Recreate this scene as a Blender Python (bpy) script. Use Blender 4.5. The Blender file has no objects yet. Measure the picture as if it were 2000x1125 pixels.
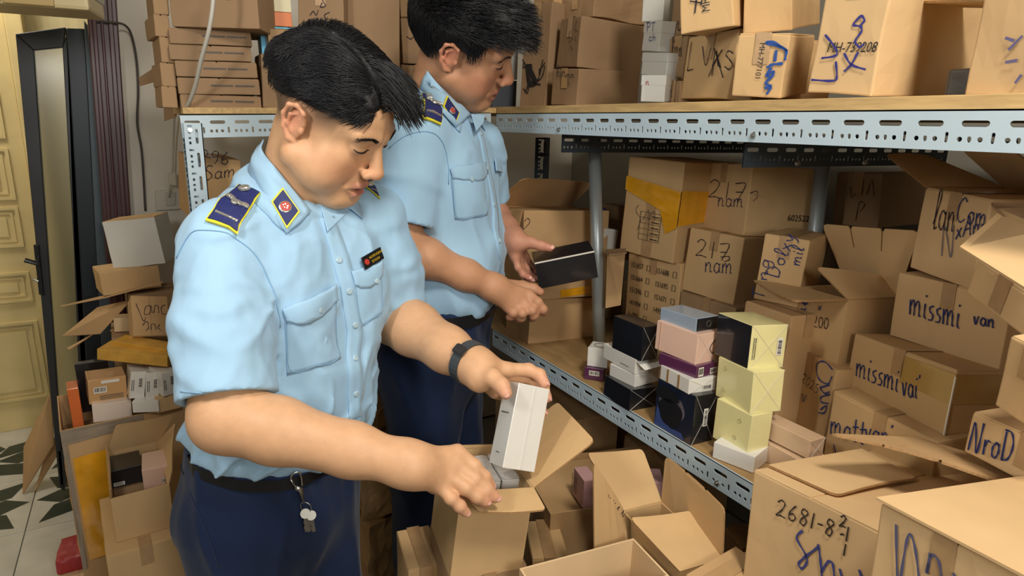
import bpy, bmesh, math, random
import numpy as np
from mathutils import Vector, Matrix, noise
from mathutils.bvhtree import BVHTree
random.seed(7); np.random.seed(7)
C = bpy.context.scene.collection
sc = bpy.context.scene
# ---------------------------------------------------------------- camera
cam_d = bpy.data.cameras.new('camera'); cam = bpy.data.objects.new('camera', cam_d); C.objects.link(cam)
cam_d.sensor_width = 36; cam_d.lens = 1230/2000*36; cam_d.clip_start = .02
_r, _u, _f = Vector((0.865299, -0.500631, 0.025018)), Vector((0.10352, 0.227315, 0.968303)), Vector((0.490449, 0.835282, -0.248521))
cam.matrix_world = Matrix(((_r.x, _u.x, -_f.x, 0), (_r.y, _u.y, -_f.y, 0), (_r.z, _u.z, -_f.z, 1.38), (0, 0, 0, 1)))
sc.camera = cam
# ---------------------------------------------------------------- light
world = bpy.data.worlds.new('world'); sc.world = world; world.use_nodes = True
bg = world.node_tree.nodes['Background']; bg.inputs[0].default_value = (.80, .88, 1.0, 1); bg.inputs[1].default_value = .05
def area(name, loc, target, size, power, col, sy=None):
    l = bpy.data.lights.new(name, 'AREA'); l.energy = power; l.color = col; l.size = size
    if sy: l.shape = 'RECTANGLE'; l.size_y = sy
    o = bpy.data.objects.new(name, l); C.objects.link(o); o.location = loc
    o.rotation_euler = (Vector(target) - Vector(loc)).to_track_quat('-Z', 'Y').to_euler(); return o
area('hanging_lamp_light', (-.36, .58, 1.70), (.7, 1.3, 1.0), .09, 4.9, (1, .965, .90), .22)
area('ceiling_lamp_light', (.45, -.10, 2.38), (.7, .6, .8), .22, 19, (1, .92, .79), .3)
area('side_fill_light', (.22, -.75, 1.62), (1.15, .9, 1.0), .4, 11, (1, .95, .86), .3)  # added soft fill that brightens the lower shelf, no real lamp
area('hall_light', (-.75, 2.75, 2.45), (-.6, 3.3, .6), .4, 13, (1, .93, .80), .4)
area('rear_fill_light', (.5, -1.6, 1.9), (.6, 1, 1.0), 1.3, 6, (.95, .97, 1), 1.0)  # broad unseen fill added behind the camera
sc.view_settings.view_transform = 'Standard'; sc.view_settings.look = 'None'
sc.view_settings.gamma = 1; sc.view_settings.use_curve_mapping = False
sc.view_settings.exposure = 0.0
sc.cycles.max_bounces = 6
# ---------------------------------------------------------------- materials
def srgb(h):
    if isinstance(h, str):
        h = [int(h[i:i+2], 16)/255 for i in (0, 2, 4)]
    return tuple(c/12.92 if c <= .04045 else ((c+.055)/1.055)**2.4 for c in h)
_M = {}
def mat(name, col, rough=.6, metal=0, var=.0, vscale=20, bump=0, bscale=60, coat=0, spec=.5, alpha=1, trans=0, stretch=None, sheen=0, attr=None, detail=3):
    if name in _M: return _M[name]
    m = bpy.data.materials.new(name); m.use_nodes = True; nt = m.node_tree; b = nt.nodes['Principled BSDF']
    c = srgb(col)
    b.inputs['Base Color'].default_value = (*c, 1); b.inputs['Roughness'].default_value = rough
    b.inputs['Metallic'].default_value = metal; b.inputs['Coat Weight'].default_value = coat; b.inputs['Coat Roughness'].default_value = .08
    b.inputs['Specular IOR Level'].default_value = spec; b.inputs['Alpha'].default_value = alpha
    b.inputs['Transmission Weight'].default_value = trans; b.inputs['Sheen Weight'].default_value = sheen
    tc = nt.nodes.new('ShaderNodeTexCoord'); mp = nt.nodes.new('ShaderNodeMapping'); nt.links.new(tc.outputs['Object'], mp.inputs[0])
    if stretch: mp.inputs['Scale'].default_value = stretch
    src = None
    if attr:
        a = nt.nodes.new('ShaderNodeAttribute'); a.attribute_name = attr; src = a.outputs['Color']
    if var:
        n = nt.nodes.new('ShaderNodeTexNoise'); n.inputs['Scale'].default_value = vscale; n.inputs['Detail'].default_value = detail
        nt.links.new(mp.outputs[0], n.inputs[0])
        r = nt.nodes.new('ShaderNodeMapRange'); r.inputs['From Min'].default_value = .3; r.inputs['From Max'].default_value = .7
        r.inputs['To Min'].default_value = 1-var; r.inputs['To Max'].default_value = 1+var; nt.links.new(n.outputs[0], r.inputs[0])
        x = nt.nodes.new('ShaderNodeVectorMath'); x.operation = 'SCALE'
        if src: nt.links.new(src, x.inputs[0])
        else: x.inputs[0].default_value = c
        nt.links.new(r.outputs[0], x.inputs['Scale']); src = x.outputs[0]
    if src: nt.links.new(src, b.inputs['Base Color'])
    if bump:
        n = nt.nodes.new('ShaderNodeTexNoise'); n.inputs['Scale'].default_value = bscale; n.inputs['Detail'].default_value = 2
        nt.links.new(mp.outputs[0], n.inputs[0])
        bp = nt.nodes.new('ShaderNodeBump'); bp.inputs['Strength'].default_value = bump; bp.inputs['Distance'].default_value = .002
        nt.links.new(n.outputs[0], bp.inputs['Height']); nt.links.new(bp.outputs[0], b.inputs['Normal'])
    _M[name] = m; return m
def kraft(tone=0):
    cols = ['c6a578', 'ba986e', 'd2b184', 'a08363', 'd6ba92', '957a5e']  # darkest tones: browner kraft, with the back shelf's dimness put into the colour
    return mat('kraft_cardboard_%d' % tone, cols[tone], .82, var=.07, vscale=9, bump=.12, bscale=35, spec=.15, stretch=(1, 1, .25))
def ink(c='262433'): return mat('ink_' + c, c, .5, spec=.2)
def cello(name, col, var=0, rough=.35): return mat(name, col, rough, coat=.8, var=var, vscale=14, bump=.10, bscale=14, spec=.4)
# ---------------------------------------------------------------- objects
def link(name, me, m=None, parent=None, mw=None):
    o = bpy.data.objects.new(name, me); C.objects.link(o)
    if m is not None:
        for x in (m if isinstance(m, (list, tuple)) else [m]): me.materials.append(x)
    if mw is not None: o.matrix_world = mw
    if parent is not None: o.parent = parent
    return o
def from_bm(name, bm, m, parent=None, mw=None, smooth=False):
    me = bpy.data.meshes.new(name); bm.normal_update(); bm.to_mesh(me); bm.free()
    if smooth:
        for p in me.polygons: p.use_smooth = True
    return link(name, me, m, parent, mw)
def from_np(name, v, f, m, parent=None, smooth=True, mw=None):
    me = bpy.data.meshes.new(name)
    me.from_pydata([tuple(x) for x in v] if not isinstance(v, np.ndarray) else v.tolist(), [], f if isinstance(f, list) else f.tolist())
    me.update()
    if smooth: me.polygons.foreach_set('use_smooth', [True]*len(me.polygons))
    return link(name, me, m, parent, mw)
def thing(name, label, cat, group=None, mw=None):
    o = bpy.data.objects.new(name, None); C.objects.link(o); o.empty_display_size = .05
    o['label'] = label; o['category'] = cat
    if group: o['group'] = group
    if mw is not None: o.matrix_world = mw
    return o
def tag(o, label, cat, group=None):
    o['label'] = label; o['category'] = cat
    if group: o['group'] = group
    return o
def struct(o): o['kind'] = 'structure'; return o
def bm_box(bm, lo, hi, M=None):
    vs = [bm.verts.new((Vector((x, y, z)) if M is None else M @ Vector((x, y, z)))) for x in (lo[0], hi[0]) for y in (lo[1], hi[1]) for z in (lo[2], hi[2])]
    for q in ((0, 1, 3, 2), (4, 6, 7, 5), (0, 4, 5, 1), (2, 3, 7, 6), (0, 2, 6, 4), (1, 5, 7, 3)): bm.faces.new([vs[i] for i in q])
    return vs
def box_obj(name, lo, hi, m, parent=None, bev=0, mw=None, segs=2):
    bm = bmesh.new(); bm_box(bm, lo, hi)
    if bev: bmesh.ops.bevel(bm, geom=bm.edges[:], offset=bev, segments=segs, affect='EDGES', profile=.6)
    return from_bm(name, bm, m, parent, mw)
def tube(bm, pts, rad, n=8, closed=False, cap=True):
    pts = [Vector(p) for p in pts]; rad = rad if isinstance(rad, (list, tuple)) else [rad]*len(pts)
    rings = []; nrm = None
    for i, p in enumerate(pts):
        t = (pts[min(i+1, len(pts)-1)] - pts[max(i-1, 0)]).normalized() if not closed else (pts[(i+1) % len(pts)] - pts[i-1]).normalized()
        if nrm is None: nrm = t.orthogonal().normalized()
        nrm = (nrm - t*nrm.dot(t)).normalized(); b = t.cross(nrm)
        rings.append([bm.verts.new(p + (nrm*math.cos(a) + b*math.sin(a))*rad[i]) for a in (2*math.pi*k/n for k in range(n))])
    for i in range(len(rings) - (0 if closed else 1)):
        A, B = rings[i], rings[(i+1) % len(rings)]
        for k in range(n): bm.faces.new((A[k], A[(k+1) % n], B[(k+1) % n], B[k]))
    if cap and not closed: bm.faces.new(rings[0][::-1]); bm.faces.new(rings[-1])
def smooth_path(pts, k=6):
    pts = [Vector(p) for p in pts]
    if len(pts) < 3: return pts
    out = []; P = [pts[0]*2 - pts[1]] + pts + [pts[-1]*2 - pts[-2]]
    for i in range(1, len(P)-2):
        for j in range(k):
            t = j/k; a, b, c, d = P[i-1:i+3]
            out.append(.5*((2*b) + (c-a)*t + (2*a-5*b+4*c-d)*t*t + (3*b-a-3*c+d)*t**3))
    out.append(pts[-1]); return out
def ribbon(bm, pts, w, nrm, h=.0008):
    """a raised ink line lying on a face with normal nrm"""
    pts = smooth_path(pts, 5); nrm = Vector(nrm); L = []
    for i, p in enumerate(pts):
        t = (pts[min(i+1, len(pts)-1)] - pts[max(i-1, 0)])
        if t.length < 1e-9: t = Vector((1, 0, 0))
        s = t.normalized().cross(nrm)*w/2*(1 + .25*math.sin(i*1.3))
        L.append((bm.verts.new(p + s + nrm*h), bm.verts.new(p - s + nrm*h)))
    for a, b in zip(L, L[1:]): bm.faces.new((a[0], a[1], b[1], b[0]))
def print_text(name, txt, origin, ex, ey, size, m, parent, squeeze=1, h=.0008, shear=0):
    """lettering laid on a face: ex along the line, ey up the letters (local to parent)"""
    cu = bpy.data.curves.new(name, 'FONT'); cu.body = txt; cu.size = size; cu.resolution_u = 2; cu.shear = shear
    o = bpy.data.objects.new(name, cu); C.objects.link(o)
    me = bpy.data.meshes.new_from_object(o.evaluated_get(bpy.context.evaluated_depsgraph_get()))
    bpy.data.objects.remove(o)
    ex = Vector(ex).normalized(); ey = Vector(ey).normalized(); nz = ex.cross(ey).normalized()
    for v in me.vertices: v.co = Vector(origin) + ex*v.co.x*squeeze + ey*v.co.y + nz*h
    return link(name, me, m, parent)

# ---------------------------------------------------------------- fitted boxes: corner x, y, z, yaw, tilt x, tilt y, size x, y, z
BX = {
  'c151657': (1.1404, 1.1103, 0.8, 0.0659, -0.0078, 0.0013, 0.3, 0.1842, 0.2587),
  'ytape': (1.121, 1.1244, 1.0586, 0.1297, 0.0325, 0.0176, 0.0631, 0.1776, 0.2483),
  'E': (1.133, 0.9242, 0.8003, -0.0464, -0.0226, 0.0069, 0.3, 0.1796, 0.1933),
  '212': (1.154, 0.9535, 0.9912, 0.0491, 0.0108, 0.0701, 0.071, 0.1576, 0.1578),
  '217': (1.1904, 0.9769, 1.1478, -0.2202, -0.0385, 0.0549, 0.2096, 0.2042, 0.1628),
  'G': (1.0339, 0.7235, 0.8002, -0.0926, 0.0019, 0.0431, 0.1332, 0.1184, 0.2429),
  'F': (1.1108, 0.7613, 1.0409, 0.3557, 0.0442, 0.0262, 0.2289, 0.0868, 0.1375),
  'H': (1.4514, 0.8201, 1.1743, -0.0441, -0.0607, -0.0077, 0.3, 0.1137, 0.125),
  'chloe': (1.0618, 0.6354, 0.8045, -0.4048, 0.0074, 0.0328, 0.2, 0.1588, 0.1573),
  'clair': (1.0975, 0.6517, 0.9599, -0.158, -0.0232, 0.0352, 0.1288, 0.1174, 0.126),
  'mott': (1.0044, 0.4198, 0.8023, -0.1946, 0.0005, -0.0072, 0.0798, 0.2022, 0.1295),
  'K': (1.0352, 0.4288, 0.933, -0.3295, -0.0592, 0.0561, 0.0873, 0.2154, 0.1054),
  'L': (1.1234, 0.4105, 1.0301, -0.2062, -0.0263, -0.0158, 0.15, 0.1957, 0.1177),
  'N': (1.1217, 0.4702, 1.1472, -0.4216, 0.0378, -0.0062, 0.15, 0.139, 0.1434),
  'S': (0.8997, 0.2109, 0.9651, -0.2094, 0.0036, -0.0018, 0.2, 0.15, 0.0606),
  's1a': (0.8448, 0.9349, 0.8, -0.0799, -0.0277, 0.0393, 0.0714, 0.0975, 0.0468),
  's1b': (0.8664, 0.9467, 0.8449, 0.0455, -0.011, -0.0045, 0.07, 0.0808, 0.0283),
  's1c': (0.8652, 0.9483, 0.8739, -0.0362, 0.001, -0.0064, 0.08, 0.1137, 0.0342),
  's1d': (0.8651, 0.9327, 0.9093, -0.0258, -0.0166, 0.0131, 0.0442, 0.0986, 0.0744),
  'small_purple': (0.8954, 1.0879, 0.8, 0.6892, -0.0153, -0.0004, 0.06, 0.046, 0.0293),
  'small_white': (0.9067, 1.09, 0.83, 0.6835, -0.0052, 0.0042, 0.05, 0.0487, 0.0464),
  's2a': (0.852, 0.7637, 0.8, -0.0323, -0.032, 0.0432, 0.057, 0.1057, 0.0987),
  's2b': (0.8534, 0.7842, 0.8966, -0.1118, -0.0244, 0.0212, 0.0646, 0.0877, 0.0292),
  's2c': (0.8696, 0.7838, 0.925, 0.0418, -0.0315, 0.0073, 0.0598, 0.0969, 0.0241),
  's2d': (0.8753, 0.7946, 0.9482, 0.0333, -0.0078, 0.0294, 0.055, 0.1078, 0.0602),
  's2e': (0.8846, 0.8097, 1.0081, 0.0058, -0.0356, 0.02, 0.0591, 0.0973, 0.027),
  's3a': (0.8757, 0.6386, 0.7999, 0.275, -0.0052, -0.0023, 0.07, 0.0767, 0.0315),
  's3b': (0.877, 0.6561, 0.822, -0.0533, -0.0096, 0.0247, 0.051, 0.0838, 0.0791),
  's3c': (0.8808, 0.664, 0.9011, -0.2184, -0.0726, 0.0237, 0.0652, 0.0997, 0.0765),
  's3d': (0.8914, 0.6886, 0.974, -0.2366, -0.0533, 0.036, 0.0745, 0.0998, 0.0803),
  's4a': (0.9196, 0.5748, 0.8, -0.1283, -0.0147, -0.0029, 0.06, 0.0991, 0.0396),
  's4b': (0.9333, 0.5774, 0.8429, -0.0249, -0.0138, 0.0136, 0.0381, 0.1012, 0.0336),
  'bA': (0.8302, 1.3651, 0.9343, -0.0544, -0.0569, 0.037, 0.2669, 0.2, 0.2379),
  'bB': (0.8741, 1.393, 0.7999, -0.1048, -0.0665, 0.0673, 0.2089, 0.1553, 0.1255),
  'deer': (0.9309, 1.4404, 1.4298, 0.1712, 0.0039, 0.0499, 0.3, 0.1017, 0.2526),
  'U2': (0.928, 1.2938, 1.4321, 0.0784, 0.0463, -0.0305, 0.205, 0.1018, 0.0851),
  'U3': (0.9404, 1.3202, 1.5239, -0.067, 0.0456, 0.0428, 0.1916, 0.0978, 0.1152),
  'Wa': (0.8976, 0.9605, 1.4331, 0.5059, 0.0224, -0.0783, 0.0713, 0.0486, 0.0495),
  'Wb': (0.9478, 1.0166, 1.487, -0.2339, 0.0987, -0.0085, 0.08, 0.1082, 0.0443),
  'Wc': (0.9582, 1.0558, 1.5382, -0.3476, 0.1255, 0.0144, 0.0316, 0.097, 0.0588),
  'Wd': (0.984, 1.0775, 1.6038, 0.2886, 0.0314, -0.0677, 0.0796, 0.0519, 0.12),
  'Ba': (0.9164, 0.9406, 1.4328, -0.2943, 0.0604, -0.0132, 0.2, 0.0586, 0.0403),
  'Bb': (0.9679, 0.9892, 1.4772, -0.1017, 0.0636, -0.0016, 0.2, 0.0543, 0.0861),
  'Bc': (0.9777, 0.9917, 1.5661, -0.1999, 0.0691, 0.0004, 0.2, 0.0713, 0.15),
  'LVX': (0.8739, 0.7837, 1.4343, -0.2809, 0.0331, 0.0715, 0.2, 0.1664, 0.1126),
  'Flew': (0.8766, 0.6789, 1.4334, 0.3611, 0.0594, -0.0977, 0.1309, 0.0789, 0.094),
  'MH7': (0.841, 0.7571, 1.5444, 0.4395, -0.1105, -0.1037, 0.0852, 0.0851, 0.2),
  'V2': (0.9043, 0.6972, 1.5375, 0.4214, -0.0597, -0.1777, 0.109, 0.073, 0.2),
  'MH73': (0.8681, 0.5312, 1.4321, 0.0351, 0.0746, -0.0394, 0.2692, 0.0932, 0.1227),
  'V6': (0.8542, 0.3282, 1.4278, -0.2845, 0.0163, -0.0072, 0.2, 0.0953, 0.1087),
  'T': (0.7192, 0.3306, 0.7, -0.0928, -0.114, 0.094, 0.3982, 0.2005, 0.2111),
  'You': (0.6219, 0.1563, 0.7201, -0.1923, -0.0964, 0.0708, 0.3587, 0.1493, 0.2823),
  'O': (0.922, 0.3191, 1.1447, -0.5342, 0.2361, -0.0481, 0.2, 0.1142, 0.05),
  'Q': (0.8629, 0.2623, 1.0517, -0.4116, 0.1297, -0.1311, 0.2, 0.0632, 0.0977),
  'HC': (0.3672, 0.8009, 0.6624, -0.1933, -0.0104, 0.1156, 0.1248, 0.1487, 0.1555),
  'LB': (0.3357, 0.9083, 0.4168, -0.1691, -0.0004, 0.0019, 0.0644, 0.1197, 0.1973),
  'OC2': (0.68, 0.6044, 0.5007, -0.1364, 0.0132, -0.0124, 0.0862, 0.1711, 0.1977),
  'OC3': (0.4385, 0.6234, 0.5152, -0.1955, -0.0032, 0.0042, 0.2129, 0.1005, 0.1949),
  'OC4': (0.6769, 0.5262, 0.5224, 0.0406, 0.0446, -0.0569, 0.1175, 0.0619, 0.1915),
  'CB': (0.5762, 0.877, 0.3741, -0.4194, -0.0005, 0.0001, 0.0715, 0.1212, 0.1979),
  'BR': (0.899, 0.6486, 0.5699, -0.3582, -0.0228, -0.1095, 0.0478, 0.0675, 0.0628),
  'pink1': (0.7318, 0.9284, 0.6034, -0.2461, -0.0154, 0.0046, 0.0299, 0.058, 0.0643),
  'pink2': (0.861, 0.8647, 0.6113, -0.5857, 0.0443, 0.0149, 0.0238, 0.0534, 0.0536),
  'tall': (-0.2501, 1.8499, 0.1566, 0.1078, -0, -0.0004, 0.1096, 0.254, 0.4232),
  'flapc': (-0.1292, 1.4516, 0.4996, 0.0619, 0, 0.0008, 0.1114, 0.2306, 0.1067),
  'lowc': (-0.148, 1.4061, 0.1802, 0.0892, 0.0002, 0.0022, 0.1305, 0.256, 0.2986),
  'inblack': (-0.1338, 1.5747, 0.5499, 0.0626, 0.0003, 0.0005, 0.0638, 0.0807, 0.0428),
  'inpink': (-0.0701, 1.5342, 0.5415, -0.0123, 0.0004, -0.0001, 0.0553, 0.0888, 0.05),
  'beige': (-0.1859, 1.918, 0.6241, 0.1263, -0.002, 0.0544, 0.0884, 0.0835, 0.0687),
  'pinkwhite': (-0.1817, 1.9044, 0.576, 0.0123, 0.0069, 0.0376, 0.0903, 0.0794, 0.0508),
  'blackbk': (-0.2172, 2.0537, 0.5499, -0.0288, 0.0521, -0.0124, 0.08, 0.0216, 0.1505),
  'orange': (-0.2406, 2.0138, 0.5189, 0.1083, -0.0398, -0.0034, 0.0261, 0.0724, 0.1212),
  'wA': (-0.0923, 1.8849, 0.636, 0.1233, -0.0045, 0.1701, 0.0359, 0.0788, 0.0757),
  'wB': (-0.0535, 1.8662, 0.6324, 0.0683, -0.05, 0.1277, 0.0313, 0.0715, 0.0751),
  'wC': (-0.0108, 1.8454, 0.6408, 0.3714, 0.0064, 0.008, 0.0388, 0.0799, 0.0679),
  'wD': (-0.087, 1.866, 0.6014, -0.3414, -0.0106, 0.0154, 0.0659, 0.08, 0.0322),
  'gold1': (-0.1564, 1.9492, 0.7386, -0.4533, 0.003, 0.1224, 0.183, 0.0704, 0.0308),
  'gold2': (-0.1202, 1.9809, 0.754, -0.5345, -0.027, 0.1472, 0.1487, 0.0588, 0.0227),
  'lanc': (-0.0795, 2.0323, 0.7496, 0.1804, 0.9407, 0.176, 0.0954, 0.1258, 0.0499),
  'whitebox': (-0.1045, 2.2494, 0.9211, -0.3129, -0.0279, -0.1154, 0.1482, 0.1333, 0.1488),
  'kraft': (-0.1369, 2.1933, 0.8545, 0.1976, -0.0027, -0.0351, 0.1589, 0.1201, 0.0714),
  'smallb': (-0.1231, 2.2177, 0.7315, -0.1516, -0.0182, 0.0422, 0.0477, 0.05, 0.0445),
  'F1': (0.0894, 1.582, 1.401, -0.0004, -0.0022, -0.0129, 0.1645, 0.2, 0.0284),
  'F2': (0.0872, 1.582, 1.4295, -0.027, 0.001, -0.0309, 0.1654, 0.2, 0.0339),
  'F3': (0.0863, 1.5833, 1.4651, -0.0409, -0.0001, -0.0345, 0.1634, 0.2, 0.0326),
  'F4': (0.0781, 1.5854, 1.499, -0.0499, -0.0011, -0.0344, 0.1613, 0.2, 0.0308),
  'F5': (0.0808, 1.5855, 1.5314, -0.0797, -0.0016, -0.034, 0.1606, 0.2, 0.0313),
  'F6': (0.087, 1.5835, 1.5649, -0.4449, -0.0452, -0.0072, 0.1788, 0.2, 0.0935),
  'P2': (0.257, 1.581, 1.4081, -0.0111, 0.006, 0.0236, 0.0524, 0.1, 0.1164),
  'blue': (0.2686, 1.6182, 1.526, -0.074, 0.0052, -0.0276, 0.0684, 0.08, 0.0611),
  'orange2': (0.269, 1.622, 1.5888, -0.0653, 0.0006, -0.0331, 0.0707, 0.08, 0.0306),
  'cream': (0.2705, 1.6237, 1.6206, -0.1076, 0.0026, -0.02, 0.0692, 0.08, 0.0457),
  'P1': (0.2796, 1.5808, 1.5249, -0.0169, -0.0066, -0.0536, 0.0489, 0.04, 0.0535),
  'P0': (0.3257, 1.5811, 1.41, -0.1997, 0.0029, 0.0231, 0.1138, 0.15, 0.1732),
  'P3': (0.3432, 1.5764, 1.5842, -0.4687, -0.0513, 0.0135, 0.1033, 0.15, 0.095),
  'P4': (0.4506, 1.5809, 1.4139, -0.3427, -0.0109, 0.0162, 0.1259, 0.15, 0.2811),
  'P6': (0.5913, 1.5814, 1.418, 0.0134, 0.0073, -0.0026, 0.0918, 0.15, 0.1052),
  'P5': (0.5936, 1.5797, 1.525, -0.1056, 0.0165, -0.0287, 0.1067, 0.15, 0.107),
  'P7': (0.5936, 1.5849, 1.6346, -0.1234, 0.0048, -0.0428, 0.1087, 0.15, 0.0646),
  'dark1': (0.8942, 1.6596, 1.4279, -0.0682, 0.0325, 0.001, 0.0747, 0.1, 0.08),
  'sheet1': (0.9074, 1.6586, 1.511, -0.068, 0.0285, 0.0005, 0.0633, 0.1, 0.1271),
  'P96': (0.093, 1.6603, 1.1462, 0.0843, 0.0217, 0.0701, 0.108, 0.2, 0.1463),
  'held_white': (0.4572, 0.7943, 0.8437, -0.1276, -0.3158, 0.3395, 0.0613, 0.0501, 0.1392),
  'held_black': (0.7795, 1.2006, 1.012, -0.4942, 0.1376, -0.2214, 0.1404, 0.08, 0.0661),
}
FLP = {'clair':[[[0.0,0.0,0.126],[0.0,0.1174,0.126],[-0.0653,0.178,0.1277],[-0.1305,-0.0031,0.1293]],[[0.0,0.0,0.126],[0.1288,0.0,0.126],[0.1569,0.03,0.1558],[-0.0345,0.0526,0.1782]],[[0.1288,0.0,0.126],[0.1288,0.1174,0.126],[0.0926,0.169,0.2463],[0.0881,-0.049,0.261]]],'OC2':[[[0.0,0.1711,0.1977],[0.0862,0.1711,0.1977],[0.0939,0.2558,0.261],[-0.0263,0.2675,0.2697]],[[0.0862,0.0,0.1977],[0.0862,0.1711,0.1977],[0.0844,0.1688,0.2955],[0.0846,0.0084,0.2881]],[[0.0,0.0,0.1977],[0.0862,0.0,0.1977],[0.0897,0.0922,0.2275],[-0.0283,0.1075,0.2325]],[[0.0,0.0,0.1977],[0.0,0.1711,0.1977],[-0.0819,0.1616,0.316],[-0.0765,0.0449,0.3081]]],'HC':[[[0.0,0.0,0.1555],[0.1248,0.0,0.1555],[0.1221,-0.0606,0.1528],[0.0141,-0.0531,0.1531]],[[0.1248,0.0,0.1555],[0.1248,0.1487,0.1555],[0.2209,0.1541,0.241],[0.2201,-0.0076,0.2403]],[[0.0,0.1487,0.1555],[0.1248,0.1487,0.1555],[0.0985,0.1498,0.1603],[-0.0089,0.1497,0.1601]]],'T':[[[0.3982,0.0,0.2111],[0.3982,0.2005,0.2111],[0.1938,0.2267,0.2428],[0.2628,0.0071,0.2321]],[[0.0,0.2005,0.2111],[0.3982,0.2005,0.2111],[0.3001,0.1377,0.1879],[0.0948,0.1301,0.1851]]],'N':[[[0.0,0.139,0.1434],[0.15,0.139,0.1434],[0.0953,0.2697,0.1873],[0.0093,0.2706,0.1876]],[[0.15,0.0,0.1434],[0.15,0.139,0.1434],[0.048,0.1341,0.2083],[0.035,0.0248,0.2166]]],'bA':[[[0.0,0.2,0.2379],[0.2669,0.2,0.2379],[0.2763,0.0982,0.3096],[0.0378,0.0861,0.3181]]],'flapc':[[[0.0,0.2306,0.1067],[0.1114,0.2306,0.1067],[0.1509,0.2133,0.1787],[0.0265,0.2126,0.1817]],[[0.1114,0.0,0.1067],[0.1114,0.2306,0.1067],[0.1543,0.2213,0.1517],[0.1233,0.0392,0.1192]],[[0.0,0.0,0.1067],[0.0,0.2306,0.1067],[0.0019,0.2292,0.1348],[0.0019,-0.0041,0.1341]]],'V6':[[[0.0,0.0953,0.1087],[0.2,0.0953,0.1087],[0.129,0.2766,0.1357],[0.046,0.2535,0.1323]]]}
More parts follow.
